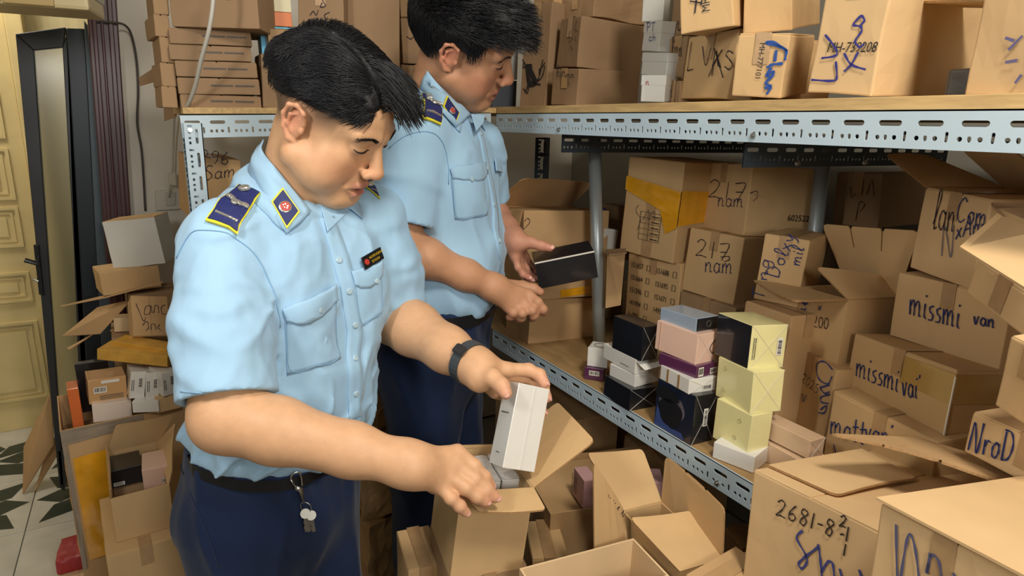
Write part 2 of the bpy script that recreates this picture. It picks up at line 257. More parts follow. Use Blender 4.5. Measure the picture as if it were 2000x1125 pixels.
INK = {
  '217': [['x0','2a2530',.002,[[[.0,.1498,.1137],[.0,.134,.1222],[.0,.1129,.1148],[.0,.1228,.0971],[.0,.149,.0794],[.0,.1276,.0814],[.0,.1015,.0789]],[[.0,.0767,.1201],[.0,.0783,.0786]],[[.0,.0513,.1171],[.0,.0139,.1178],[.0,.0356,.0782]],[[.0,.0458,.0976],[.0,.0196,.0991]],[[.0,-.0067,.0985],[.0,-.0276,.1041],[.0,-.0325,.0918],[.0,-.0198,.0817]]]],['x0','2b2a55',.002,[[[.0,.1082,.079],[.0,.1055,.0592]],[[-.0,.1062,.0711],[.0,.0981,.0795],[.0,.0913,.0759],[.0,.0895,.0621],[-.0,.0835,.0625]],[[.0,.0595,.0775],[.0,.0679,.0809],[.0,.0759,.0747],[.0,.0753,.0657],[.0,.0667,.0615],[.0,.0589,.0679],[.0,.0587,.0806],[.0,.0578,.066],[.0,.0523,.0632]],[[.0,.0483,.0819],[.0,.0456,.0628]],[[.0,.0464,.0743],[.0,.0403,.0823],[.0,.0353,.0787],[.0,.0339,.0636]],[[.0,.0342,.075],[.0,.0272,.083],[.0,.0215,.0795],[.0,.0197,.0663],[.0,.0147,.0666]]]]],
  '212': [['x0','2a2530',.002,[[[.0,.1282,.1258],[.0,.1179,.1345],[.0,.1035,.1284],[.0,.1097,.1113],[.0,.1267,.0938],[.0,.1125,.0964],[.0,.0949,.0948]],[[.0,.0791,.135],[.0,.079,.0954]],[[.0,.0614,.1332],[.0,.0353,.1355],[.0,.0494,.0964]],[[.0,.0571,.1147],[.0,.0388,.1172]]]],['x0','2a2530',.002,[[[.0,.0538,.1031],[.0,.033,.1091],[.0,.029,.1022],[.0,.042,.0946]]]],['x0','2b2a55',.002,[[[.0,.0935,.0831],[.0,.09,.0598]],[[.0,.0914,.0739],[.0,.0854,.0842],[.0,.0797,.0803],[.0,.0772,.0641],[.0,.0724,.0649]],[[.0,.0538,.084],[.0,.061,.0877],[.0,.067,.0798],[.0,.0659,.0692],[.0,.0586,.0646],[.0,.0526,.0726],[.0,.0534,.0878],[.0,.0516,.0704],[.0,.0469,.0674]],[[.0,.0449,.09],[.0,.0414,.0673]],[[.0,.0428,.081],[.0,.0384,.0909],[.0,.0341,.0869],[.0,.0318,.0688]],[[.0,.0328,.0825],[.0,.0277,.0924],[.0,.0226,.0885],[.0,.0202,.0729],[.0,.0161,.0735]]]]],
  'F': [['x0','2c3568',.0018,[[[.0,.0891,.0003],[.0,.0909,.0247]],[[.0,.0899,.0121],[.0,.0651,.0107]],[[.0,.0783,.0339],[.0,.0682,.0327],[.0,.0658,.0376]],[[.0,.084,.0349],[.0,.0861,.0367]],[[.0,.0786,.0438],[.0,.066,.0446]],[[.0,.0735,.0449],[.0,.0788,.0521],[.0,.0764,.0573],[.0,.0676,.0577],[.0,.0677,.0626]],[[.0,.077,.0831],[.0,.0793,.0751],[.0,.0741,.0699],[.0,.0679,.0724],[.0,.0707,.0819],[.0,.079,.084],[.0,.0619,.0822],[.0,.0568,.0739],[.0,.0603,.068]]]],['x0','2c3568',.002,[[[.0,.0702,.0567],[.0,.0442,.0547]],[[.0,.0723,.0532],[-.0,.0681,.0675],[.0,.0558,.0735],[.0,.0447,.0668],[.0,.0443,.054]],[[.0,.0516,.0879],[.0,.0487,.0814],[.0,.0414,.0813],[.0,.038,.0874],[.0,.0424,.0929],[.0,.0486,.0922],[.0,.0516,.0879],[.0,.0489,.0948]],[[.0,.0385,.0992],[.0,.0528,.11],[.0,.0609,.111],[.0,.0605,.1059],[.0,.046,.1027],[.0,.0352,.1024],[.0,.0355,.1078]],[[.0,.0467,.1131],[.0,.0312,.1235]],[[.0,.0459,.1248],[.0,.0324,.1102]],[[.0,.0434,.1305],[.0,.0319,.1338],[.0,.0398,.1419]],[[.0,.041,.1428],[.0,.0235,.1361],[.0,.0194,.1293]]]],['x0','2c3568',.002,[[[.0,.0203,.0866],[.0,.0093,.0865]],[[.0,.0159,.087],[.0,.0201,.091],[.0,.0178,.0933],[.0,.009,.0928]],[[.0,.0155,.0936],[.0,.0197,.0981],[.0,.0174,.1009],[.0,.0097,.1007],[.0,.0096,.1035]],[[.0,.0191,.1101],[.0,.0104,.1088],[.0,.0081,.1116]],[[.0,.0239,.1111],[.0,.0256,.1123]],[[.0,.0101,.1153],[.0,.0229,.1229],[.0,.0295,.1235],[.0,.0286,.1199],[.0,.0166,.1177],[.0,.0079,.1176],[.0,.0088,.1215]]]]],
  'clair': [['x0','34407a',.003,[[[.0,.1115,.0411],[.0,.1156,.0321],[.0,.1072,.0192],[-.0,.095,.0172],[.0,.0885,.027],[.0,.0927,.0405]],[[-.0,.0915,.0498],[.0,.1077,.0617],[.0,.1159,.062],[-.0,.1144,.0556],[.0,.0995,.0532],[.0,.0889,.0542],[.0,.0903,.0609]],[[.0,.0999,.0826],[.0,.1025,.0752],[-.0,.0984,.0675],[.0,.0923,.0672],[.0,.0892,.0745],[.0,.0933,.0822],[.0,.1021,.0836],[.0,.092,.083],[.0,.0899,.0877]],[[-.0,.0921,.0927],[.0,.1082,.1049],[.0,.1163,.1055],[-.0,.1149,.0991],[-.0,.1001,.0963],[.0,.0895,.0969],[-.0,.0909,.1035]]]],['x0','2a2530',.0016,[[[-.0,.0743,.0784],[.0,.0812,.0762],[.0,.0811,.0663],[-.0,.0756,.067],[.0,.0733,.0599],[-.0,.0769,.0539],[.0,.0819,.0562]],[[.0,.0689,.0742],[.0,.0658,.0795],[-.0,.0609,.0765],[.0,.0623,.0665],[.0,.0673,.0559],[.0,.0627,.0578],[.0,.0568,.0574]],[[.0,.0506,.0803],[.0,.0542,.0725],[.0,.0528,.0617],[-.0,.0486,.0587],[-.0,.0454,.0665],[-.0,.0468,.0772],[.0,.0506,.0803]],[[.0,.038,.082],[.0,.0416,.0743],[.0,.0401,.0636],[.0,.036,.0606],[.0,.0329,.0683],[.0,.0343,.0789],[.0,.038,.082]]]],['x0','2c3568',.002,[[[.0,.0595,.1002],[.0,.0568,.0924],[.0,.0539,.1018]]]]],
  'chloe': [['x0','34407a',.0028,[[[.0,.0088,.1549],[.0,.0359,.1604],[.0,.0563,.1461],[-.0,.0443,.1236],[.0,.0149,.1237],[.0,.0066,.1426]],[[.0,.0088,.1243],[.0,.0344,.1078]],[[.0,.0344,.1078],[.0,.0184,.1035],[-.0,.0052,.1125]],[[.0,.0024,.1086],[.0,.025,.0931],[.0,.0221,.0839],[.0,.0015,.0904]],[[.0,.0207,.0687],[.0,.006,.0842],[.0,.0077,.0687],[.0,.0248,.0604]]]],['x0','2a2530',.0014,[[[.0,.0916,.1104],[.0,.0872,.1141],[.0,.0825,.1109],[.0,.0862,.1031],[.0,.0938,.0955],[.0,.0885,.0962],[.0,.0822,.095]],[[.0,.0706,.1123],[.0,.0762,.1066],[.0,.077,.0978],[.0,.0731,.0946],[.0,.068,.1004],[.0,.0673,.1092],[.0,.0706,.1123]],[[.0,.0621,.1089],[.0,.0579,.1126],[.0,.0535,.1094],[.0,.0569,.1018],[.0,.0641,.0943],[.0,.0591,.0951],[.0,.0531,.0939]],[[.0,.0373,.1115],[.0,.0445,.1109],[.0,.0462,.1033],[.0,.0407,.103],[.0,.0398,.0972],[-.0,.0444,.0931],[-.0,.0489,.0956]]]],['x0','2c3568',.0022,[[[.0,.083,.0738],[.0,.0766,.0594],[.0,.0701,.0766]]]]],
  'L': [['x0','2c3568',.0025,[[[.0,.1635,.0756],[.0,.1607,.0489]],[[.0,.1618,.0649],[.0,.1582,.0755],[.0,.1547,.0701],[.0,.1529,.0488]],[[.0,.1537,.0648],[.0,.1495,.0753],[.0,.1455,.0699],[.0,.1435,.0514],[.0,.1402,.0514]],[[.0,.135,.0749],[.0,.134,.054],[.0,.1301,.0487]],[[.0,.1352,.0863],[.0,.1343,.0904]],[[.0,.1193,.0745],[.0,.1255,.0705],[.0,.124,.0632],[.0,.1187,.059],[.0,.1192,.0502],[.0,.1259,.0487]],[[.0,.1061,.0741],[.0,.1121,.0702],[.0,.1106,.063],[.0,.1055,.0589],[.0,.1059,.0502],[.0,.1124,.0487]],[[.0,.1013,.074],[.0,.0984,.0486]],[[.0,.0996,.0639],[.0,.0965,.0739],[.0,.0933,.0688],[.0,.0914,.0486]],[[.0,.0923,.0637],[.0,.0887,.0737],[.0,.085,.0686],[.0,.083,.0511],[.0,.08,.051]],[[.0,.0756,.0733],[.0,.0745,.0535],[.0,.0708,.0485]],[[.0,.0759,.0842],[.0,.0752,.0881]]]],['x0','2c3568',.0025,[[[.0,.0498,.0754],[.0,.0461,.0631],[.0,.043,.0771]],[[.0,.0317,.074],[.0,.0353,.0763],[.0,.0384,.0724],[.0,.038,.0666],[.0,.0344,.0639],[.0,.0313,.0679],[.0,.0315,.076],[.0,.0308,.0667],[.0,.0285,.0648]],[[.0,.0272,.0768],[.0,.0257,.0645]],[[.0,.0262,.0719],[.0,.0233,.077],[.0,.0206,.0747],[.0,.0195,.0662],[.0,.0172,.0664]]]]],
  'K': [['x0','2c3568',.0025,[[[.0,.1957,.0538],[.0,.1924,.0301]],[[.0,.1938,.0443],[.0,.19,.054],[.0,.1863,.0493],[.0,.1842,.0304]],[[.0,.1852,.0446],[.0,.1808,.0542],[.0,.1765,.0496],[.0,.1743,.0333],[.0,.1707,.0334]],[[.0,.1654,.0546],[.0,.1642,.036],[.0,.16,.0316]],[[.0,.1657,.0648],[-.0,.1648,.0685]],[[-.0,.1488,.055],[.0,.1553,.0512],[.0,.1537,.0448],[.0,.1481,.0413],[.0,.1485,.0335],[.0,.1556,.0318]],[[.0,.1348,.0554],[.0,.1411,.0516],[.0,.1395,.0453],[-.0,.134,.0418],[.0,.1345,.0341],[.0,.1413,.0324]],[[.0,.1297,.0555],[.0,.1266,.0331]],[[.0,.1279,.0466],[.0,.1246,.0557],[.0,.1212,.0513],[-.0,.1192,.0334]],[[.0,.1202,.0468],[-.0,.1164,.0559],[.0,.1125,.0515],[.0,.1103,.036],[-.0,.1072,.0362]],[[.0,.1026,.0562],[.0,.1014,.0386],[.0,.0975,.0344]],[[.0,.103,.0659],[.0,.1022,.0694]]]],['x0','2c3568',.0025,[[[.0,.0905,.0536],[.0,.0836,.0331],[.0,.0832,.0569]],[[.0,.0698,.0526],[-.0,.0743,.0562],[.0,.077,.0493],[.0,.0753,.0397],[.0,.0706,.0353],[.0,.068,.0422],[.0,.07,.056],[-.0,.0672,.0402],[.0,.0642,.0373]],[[.0,.0638,.0578],[.0,.0613,.0412],[.0,.058,.0376]],[[.0,.0649,.0669],[-.0,.0646,.0704]],[[-.0,.0607,.0709],[.0,.0603,.0773]]]]],
  'mott': [['x0','2c3568',.0024,[[[.0,.1944,.0727],[.0,.1914,.0493]],[[.0,.1926,.0635],[.0,.1886,.0738],[.0,.1848,.0697],[.0,.1829,.0511]],[[.0,.1837,.0652],[.0,.1792,.0755],[.0,.1748,.0716],[.0,.1727,.0555],[.0,.169,.0562]],[[-.0,.1591,.0791],[.0,.164,.0712],[.0,.1623,.0589],[-.0,.1561,.0564],[.0,.1524,.0664],[.0,.1546,.0762],[-.0,.1591,.0791],[-.0,.1525,.078]],[[.0,.1445,.0999],[.0,.1418,.0639],[.0,.137,.0602]],[[.0,.1488,.0833],[.0,.1371,.0885]],[[-.0,.1303,.1023],[.0,.1275,.0667],[.0,.1228,.0631]],[[.0,.1344,.0858],[.0,.123,.091]]]],['x0','2c3568',.0024,[[[.0,.1231,.0927],[.0,.1178,.0753],[-.0,.1139,.0972]],[[.0,.0987,.0959],[.0,.1035,.0982],[.0,.1076,.0915],[.0,.107,.0831],[.0,.102,.08],[.0,.0979,.0868],[.0,.0984,.0989],[.0,.0973,.0852],[.0,.0941,.0832]],[[.0,.0927,.1013],[.0,.0904,.0835]],[[.0,.0913,.0943],[.0,.0875,.1028],[-.0,.0838,.1002],[.0,.0822,.0878],[.0,.0791,.0887]],[[-.0,.0778,.1163],[.0,.0765,.1221]]]],['x0','2c3568',.0024,[[[-.0,.1816,.0325],[.0,.1746,.0198]]]]],
  'N': [['x0','2a2530',.002,[[[.0,.1037,.0853],[.0,.0984,.1243],[.0,.0998,.1434],[.0,.1041,.1403],[.0,.1028,.1049],[.0,.0999,.0789],[.0,.0953,.0823]],[[.0,.0817,.1052],[.0,.0876,.1115],[.0,.0922,.1019],[.0,.0911,.087],[.0,.0851,.0794],[.0,.0805,.0892],[.0,.0815,.1103],[.0,.0796,.0861],[.0,.0758,.081]],[[-.0,.0748,.1116],[-.0,.0713,.0799]],[[-.0,.0728,.099],[-.0,.0686,.1116],[-.0,.0642,.1054],[.0,.0618,.0834],[.0,.0581,.0836]]]],['x0','2c3568',.002,[[[.0,.0434,.1325],[.0,.0497,.1384],[.0,.0571,.1268],[.0,.0569,.1089],[-.0,.0497,.0991],[.0,.0413,.1051]],[[.0,.0306,.1188],[.0,.035,.113],[-.0,.0336,.1025],[.0,.0282,.0995],[.0,.0249,.1073],[.0,.0267,.1158],[.0,.0306,.1188],[.0,.0248,.1169]],[[.0,.0205,.1188],[.0,.0181,.0997]],[[.0,.019,.1112],[.0,.0158,.1188],[.0,.0127,.115],[.0,.0112,.0998]],[[.0,.0119,.1112],[.0,.0081,.1188],[.0,.0046,.1151],[.0,.0029,.1018],[.0,-.0001,.1019]]]],['x0','6a6878',.002,[[[.0,.0707,.0374],[.0,.0792,.0842],[.0,.0706,.075],[.0,.0544,.0433],[.0,.0511,.0466],[.0,.0603,.0924]]]],['x0','2c3568',.002,[[[.0,.0516,.087],[.0,.0408,.0758]],[[.0,.0436,.0917],[.0,.05,.0703]],[[.0,.0369,.0774],[.0,.0339,.1094],[.0,.0311,.1075],[.0,.0237,.083]],[[.0,.036,.0887],[.0,.0266,.094]],[[.0,.0209,.0994],[.0,.0181,.0853]],[[.0,.0193,.0939],[.0,.0162,.1013],[.0,.0128,.0996],[.0,.0108,.0899],[.0,.0081,.091]],[[.0,.0066,.1051],[.0,.0044,.0941],[.0,.0009,.0926],[.0,-.0021,.0983],[.0,-.001,.1082],[.0,-.0028,.0965],[.0,-.0053,.096]]]]],
  'S': [['x0','2c3568',.0024,[[[.0,.1443,.0062],[.0,.1435,.0457],[.0,.1399,.0376],[.0,.1347,.0104],[.0,.1325,.013],[.0,.1323,.0517]],[[.0,.126,.0314],[.0,.1249,.0102]],[[.0,.1252,.0222],[.0,.1227,.0312],[.0,.1188,.0306]],[[.0,.1118,.034],[.0,.1152,.027],[.0,.1145,.0157],[.0,.1105,.0131],[.0,.1078,.0221],[.0,.1089,.0312],[.0,.1118,.034],[.0,.1075,.0327]],[[.0,.1037,.0541],[.0,.1021,.0148]],[[.0,.1058,.0558],[.0,.0975,.055],[.0,.0929,.0394],[.0,.0953,.0204],[.0,.1025,.0147]]]]],
  'T': [['x0','3c3430',.0022,[[[.0,.1498,.1815],[.0,.1444,.1871],[.0,.1378,.184],[.0,.1417,.1736],[.0,.1507,.1624],[.0,.1438,.1645],[.0,.1354,.1643]],[[.0,.1192,.1897],[.0,.1279,.1777],[.0,.1289,.1681],[.0,.1235,.1659],[.0,.1184,.1714],[.0,.123,.1763],[.0,.1281,.1727]],[[.0,.1,.1893],[.0,.1062,.1911],[.0,.1096,.1847],[.0,.1011,.1772],[.0,.1039,.1684],[.0,.1102,.17],[.0,.1083,.1763],[.0,.1001,.1857],[.0,.1,.1893]],[[.0,.0904,.1927],[.0,.0922,.1699]],[[.0,.0836,.1809],[.0,.0755,.1826]],[[.0,.0604,.1936],[.0,.0661,.1953],[.0,.0692,.1891],[.0,.0613,.1819],[.0,.0639,.1735],[.0,.0696,.1751],[.0,.068,.1811],[.0,.0605,.1901],[.0,.0604,.1936]]]],['x0','3c3430',.0022,[[[.0,.0514,.2052],[.0,.0482,.2089],[.0,.0443,.2073],[.0,.0467,.2006],[.0,.0521,.1933],[.0,.048,.1949],[.0,.043,.1952]]]],['x0','3c3430',.0022,[[[.0,.0498,.1824],[.0,.0445,.1853]],[[.0,.0394,.1979],[.0,.0401,.1777]]]],['x0','3c3430',.0022,[[[.0,.0402,.1742],[.0,.041,.1577]]]],['x0','444a86',.0035,[[[.0,.1045,.1607],[.0,.1128,.146],[.0,.0963,.1305],[.0,.0925,.1206],[.0,.0992,.1079],[.0,.1049,.1124],[.0,.0951,.1281],[.0,.0784,.1502]],[[.0,.079,.1543],[.0,.0735,.1368],[.0,.0669,.1112]],[[.0,.0695,.1185],[.0,.0625,.1369],[.0,.0551,.1395],[.0,.0496,.121]],[[.0,.0444,.1382],[.0,.0383,.1261]],[[.0,.0185,.1512],[.0,.0131,.1418]]]]],
  'You': [['x0','5a5a78',.003,[[[.0,.127,.2676],[.0,.1177,.2171],[.0,.1128,.213]],[[.0,.113,.2141],[.0,.1129,.2512],[.0,.1104,.2654],[.0,.1028,.2541],[.0,.0936,.225]],[[.0,.0873,.2347],[.0,.0851,.2558],[.0,.0774,.2547],[.0,.0718,.2397]],[[.0,.0864,.2363],[.0,.0865,.2578]],[[.0,.0621,.2512],[.0,.0573,.2466]]]]],
  'ytape': [['x0','5a4e58',.0014,[[[.0,.1279,.1287],[.0,.1342,.1118],[.0,.1157,.0933],[.0,.1221,.0653]],[[.0,.1085,.0918],[.0,.0923,.1208],[.0,.0917,.0945],[.0,.0755,.1207],[.0,.0687,.0983]],[[.0,.0426,.141],[.0,.0411,.0898]],[[.0,.0315,.1107],[.0,.0143,.1224],[.0,.0079,.1018],[.0,.0246,.0875]]]]],
  'H': [['x0','3a2c24',.0014,[[[.0,.075,.0915],[.0,.0699,.0676],[.0,.0605,.0765]],[[.0,.0437,.1102],[.0,.045,.0747]],[[.0,.0325,.0753],[.0,.0237,.1083],[.0,.015,.0737]],[[.0,.0539,.0143],[.0,.0481,.0567],[.0,.0349,.0515],[.0,.0457,.0341]]]]],
  'LVX': [['x0','2a2530',.002,[[[.0,.1529,.1032],[.0,.1509,.0569],[.0,.1491,.0517],[.0,.1304,.0535]]]],['x0','2a2530',.002,[[[.0,.1094,.0925],[.0,.0872,.0583],[.0,.078,.0876]],[[.0,.0682,.086],[.0,.0343,.0513]],[[.0,.0405,.0817],[.0,.0638,.0552]],[[.0,.0585,.0815],[.0,.0434,.054]],[[.0,.0039,.0732],[.0,.0184,.0783],[.0,.025,.072],[.0,.0093,.0625],[.0,-.0007,.0539],[.0,.0084,.0479],[.0,.0232,.0534]]]],['x0','2a2530',.002,[[[.0,.0706,.0381],[.0,.0545,.065],[.0,.0404,.081]],[[.0,.0648,.0852],[.0,.0591,.0394]],[[.0,.0472,.0629],[.0,.0213,.0348]]]]],
  'Flew': [['x0','2b4d92',.004,[[[.0,.0335,.08],[.0,.0158,.0757],[.0,.0027,.0699],[.0,.0019,.0552]],[[.0,.0172,.0698],[.0,.017,.0535]],[[.0,.0042,.0508],[.0,.0194,.0489],[.0,.0281,.0442]],[[.0,.0203,.0444],[.0,.0265,.0337],[.0,.0182,.0309],[.0,.0162,.0385],[.0,.0249,.0337]],[[.0,.0195,.0293],[.0,.0262,.0214],[.0,.0161,.0172]],[[.0,.0267,.0137],[.0,.0174,.0157],[.0,.0221,.0046]],[[.0,.0351,.08],[.0,.0244,.0815],[.0,.001,.0685]]]]],
  'MH73': [['x0','3a3a80',.003,[[[.0,.0811,.0793],[.0,.0629,.0628],[.0,.0583,.052],[.0,.08,.0479]],[[.0,.0573,.0439],[.0,.0514,.0235],[.0,.0564,.0179],[.0,.0901,.0182]],[[.0,.0331,.1026],[.0,.0274,.096],[.0,.0317,.0898]],[[.0,.0331,.1026],[.0,.0421,.0914],[.0,.0314,.0885],[.0,.0286,.082],[.0,.0347,.0704],[.0,.0271,.0625],[.0,.0208,.0663]],[[.0,.0475,.0547],[.0,.0339,.0401],[.0,.0122,.0338]],[[.0,.0271,.056],[.0,.0339,.0401],[.0,.0423,.0305]]]]],
  'MH7': [['x0','2a2530',.002,[[[.0,.0604,.0293],[.0,.0558,.0532]],[[.0,.0679,.0494],[.0,.0479,.0425]],[[.0,.0477,.047],[.0,.0497,.0397]]]]],
  'V6': [['x0','6f6a92',.003,[[[.0,.0373,.0632],[.0,.0503,.0493]],[[.0,.0508,.0362],[.0,.0369,.0374]],[[.0,.0339,.0127],[.0,.0286,.0217]],[[.0,.0572,.0631],[.0,.0455,.0586]]]]],
  'U2': [['x0','2a2530',.0014,[[[.0,.0804,.0691],[.0,.0743,.0849],[.0,.0743,.0928],[.0,.0777,.0915],[.0,.0787,.077],[.0,.078,.0664],[.0,.0743,.0677]],[[.0,.0714,.0796],[.0,.0709,.0691],[.0,.0675,.0664],[.0,.0636,.0704],[.0,.0632,.0796],[.0,.0632,.0685],[.0,.0607,.0672]],[[.0,.0582,.0795],[.0,.0574,.0664]],[[.0,.0574,.0743],[.0,.0534,.0795],[.0,.0503,.0769],[.0,.0497,.0678],[.0,.0469,.0678]]]],['x0','2a2530',.0014,[[[.0,.0438,.0724],[.0,.0434,.0641]],[[.0,.0432,.0691],[.0,.0398,.0724],[.0,.0375,.0707],[.0,.0375,.0641]],[[.0,.0371,.0691],[.0,.0332,.0723],[.0,.0305,.0707],[.0,.0302,.0649],[.0,.0276,.0649]],[[.0,.0237,.0723],[.0,.0233,.0641]],[[.0,.0231,.069],[.0,.0191,.0723],[.0,.0161,.0707],[.0,.0158,.065],[.0,.0131,.065]]]],['x0','2a2530',.0012,[[[.0,.037,.0594],[.0,.028,.0452]]]]],
  'U3': [['x0','2a2530',.0014,[[[.0,.0414,.0846],[.0,.0482,.071],[.0,.0276,.0651],[.0,.0502,.0568]],[[.0,.0174,.1061],[.0,.0225,.0857],[.0,.0072,.0801]],[[.0,.0393,.0516],[.0,.0222,.039]],[[.0,.0195,.0716],[-.0,.0117,.0572]]]]],
  'Wc': [['x0','2b3f8a',.0016,[[[.0,.0772,.0575],[.0,.0724,.039]],[[.0,.0788,.0557],[.0,.0674,.0573],[.0,.0606,.0527],[.0,.0654,.0481],[.0,.0744,.0482]],[[.0,.0545,.0562],[.0,.0329,.0568]],[[.0,.044,.0564],[.0,.0408,.0389]]]],['x0','2b3f8a',.0016,[[[.0,.0428,.0271],[.0,.0493,.0287],[.0,.0559,.0262],[.0,.0551,.0221],[.0,.0477,.0206],[.0,.0398,.0223]],[[.0,.0363,.0368],[.0,.033,.0207]],[[.0,.0338,.0247],[.0,.0298,.0285],[.0,.0232,.0275],[.0,.021,.0208]]]]],
  'Wa': [['x0','b03030',.001,[[[.0,.039,.0382],[.0,.0382,.0316]],[[.0,.0385,.0356],[.0,.0365,.0383],[.0,.0348,.0369],[.0,.0342,.0323],[.0,.0327,.0323]]]]],
  'Bb': [['x0','2a2530',.0014,[[[-.0,.0417,.0555],[.0,.04,.0748],[-.0,.0416,.0848],[.0,.044,.0837],[.0,.0419,.0653],[.0,.0393,.0518],[-.0,.0367,.0529]],[[.0,.0356,.0674],[.0,.0339,.0541],[.0,.0311,.0503]],[[.0,.0363,.0747],[.0,.036,.0772]],[[.0,.0311,.0666],[.0,.0279,.0498]],[[.0,.0295,.0598],[.0,.0273,.0659],[.0,.0244,.0621],[.0,.0222,.0504],[.0,.0199,.05]],[[.0,.0197,.0645],[.0,.0165,.0477]],[[-.0,.0181,.0577],[.0,.0159,.0638],[.0,.013,.06],[.0,.0108,.0484],[.0,.0086,.048]]]]],
  'Ba': [['x0','2a2530',.0014,[[[.0,.0395,.0225],[.0,.0378,.0089]],[[.0,.0383,.0171],[.0,.0342,.0226],[.0,.0306,.0199],[.0,.0295,.0105],[.0,.0263,.0105]]]]],
  'Bc': [['x0','2a2530',.002,[[[.0,.0423,.0297],[.0,.0394,.014],[.0,.0335,.0098],[.0,.0282,.0153],[.0,.0293,.0289],[.0,.0271,.0125],[.0,.023,.0104]]]]],
  'P2': [['y0','2a2530',.002,[[[.0109,.0,.0866],[.0305,.0,.0921]],[[.0221,.0,.1025],[.0183,.0,.076]]]]],
  'P3': [['y0','2a2530',.0018,[[[.028,.0,.0289],[.0351,.0,.038],[.0417,.0,.0296],[.0466,.0,.0407]],[[.0561,.0,.0575],[.0513,.0,.0475],[.0628,.0,.0502],[.0562,.0,.0629]],[[.0644,.0,.0197],[.06,.0,.0305],[.0717,.0,.0376]]]]],
  'P5': [['y0','2a2530',.002,[[[.0372,.0,.1],[.0266,.0,.1039],[.0186,.0,.0923],[.0282,.0,.0816],[.0335,.0,.0706],[.0232,.0,.0588],[.0128,.0,.0637]],[[.0493,.0,.1052],[.0437,.0,.0597]],[[.0451,.0,.0711],[.0518,.0,.0819],[.0587,.0,.0795],[.0572,.0,.0603]]]]],
  'P96': [['y0','2a2530',.0018,[[[.0201,.0,.1652],[.0182,.0,.1345]],[[.0179,.0,.1621],[.0299,.0,.1653],[.0351,.0,.1577],[.0286,.0,.15],[.0195,.0,.1499]],[[.057,.0,.1532],[.0488,.0,.15],[.0445,.0,.1562],[.0499,.0,.164],[.0577,.0,.161],[.0555,.0,.1439],[.0495,.0,.1345]],[[.0785,.0,.1643],[.0673,.0,.1501],[.0655,.0,.1382],[.0721,.0,.1345],[.0787,.0,.1408],[.0731,.0,.1477],[.0668,.0,.1439]]]],['y0','2a2530',.0018,[[[.045,.0,.1283],[.037,.0,.13],[.0313,.0,.1206],[.039,.0,.1139],[.0433,.0,.1064],[.036,.0,.0967],[.028,.0,.0992]],[[.0632,.0,.1153],[.0577,.0,.1175],[.0516,.0,.1113],[.051,.0,.1036],[.0564,.0,.1006],[.0626,.0,.1068],[.0641,.0,.1181],[.0631,.0,.1052],[.0667,.0,.1032]],[[.0716,.0,.1202],[.0714,.0,.1034]],[[.0721,.0,.1136],[.0774,.0,.1214],[.0806,.0,.1186],[.0799,.0,.105]],[[.081,.0,.1153],[.087,.0,.1232],[.0909,.0,.1206],[.0908,.0,.1087],[.0946,.0,.1095]]]]],
  'bA': [['y0','2a2530',.0014,[[[.0012,.0,.2108],[.0099,.0,.2187],[.0163,.0,.2081],[-.0038,.0,.1872]]]]],
  'LB': [['x0','2a2530',.003,[[[-.0,.1642,.094],[.0,.1554,.0677]],[[.0,.122,.1134],[.0,.1303,.0869]]]]],
  'lanc': [['z1','40343a',.0018,[[[.0111,.1002,.0499],[.0241,.0539,.0499],[.0288,.0443,.0499],[.0334,.057,.0499]],[[.0461,.0942,.0499],[.0353,.0892,.0499],[.0313,.0666,.0499],[.0447,.0699,.0499],[.0488,.0942,.0499],[.0513,.0699,.0499]],[[.0553,.0699,.0499],[.0594,.0927,.0499],[.0674,.0928,.0499],[.0687,.0699,.0499]],[[.0867,.0963,.0499],[.0767,.0896,.0499],[.0768,.0699,.0499],[.0874,.0667,.0499]],[[.0242,.0317,.0499],[.0353,.0442,.0499],[.0394,.0251,.0499],[.031,.0158,.0499]],[[.0442,.0187,.0499],[.0478,.0346,.0499],[.0557,.0345,.0499],[.0574,.0185,.0499]],[[.069,.0343,.0499],[.0631,.0248,.0499],[.0705,.0151,.0499]]]]],
}

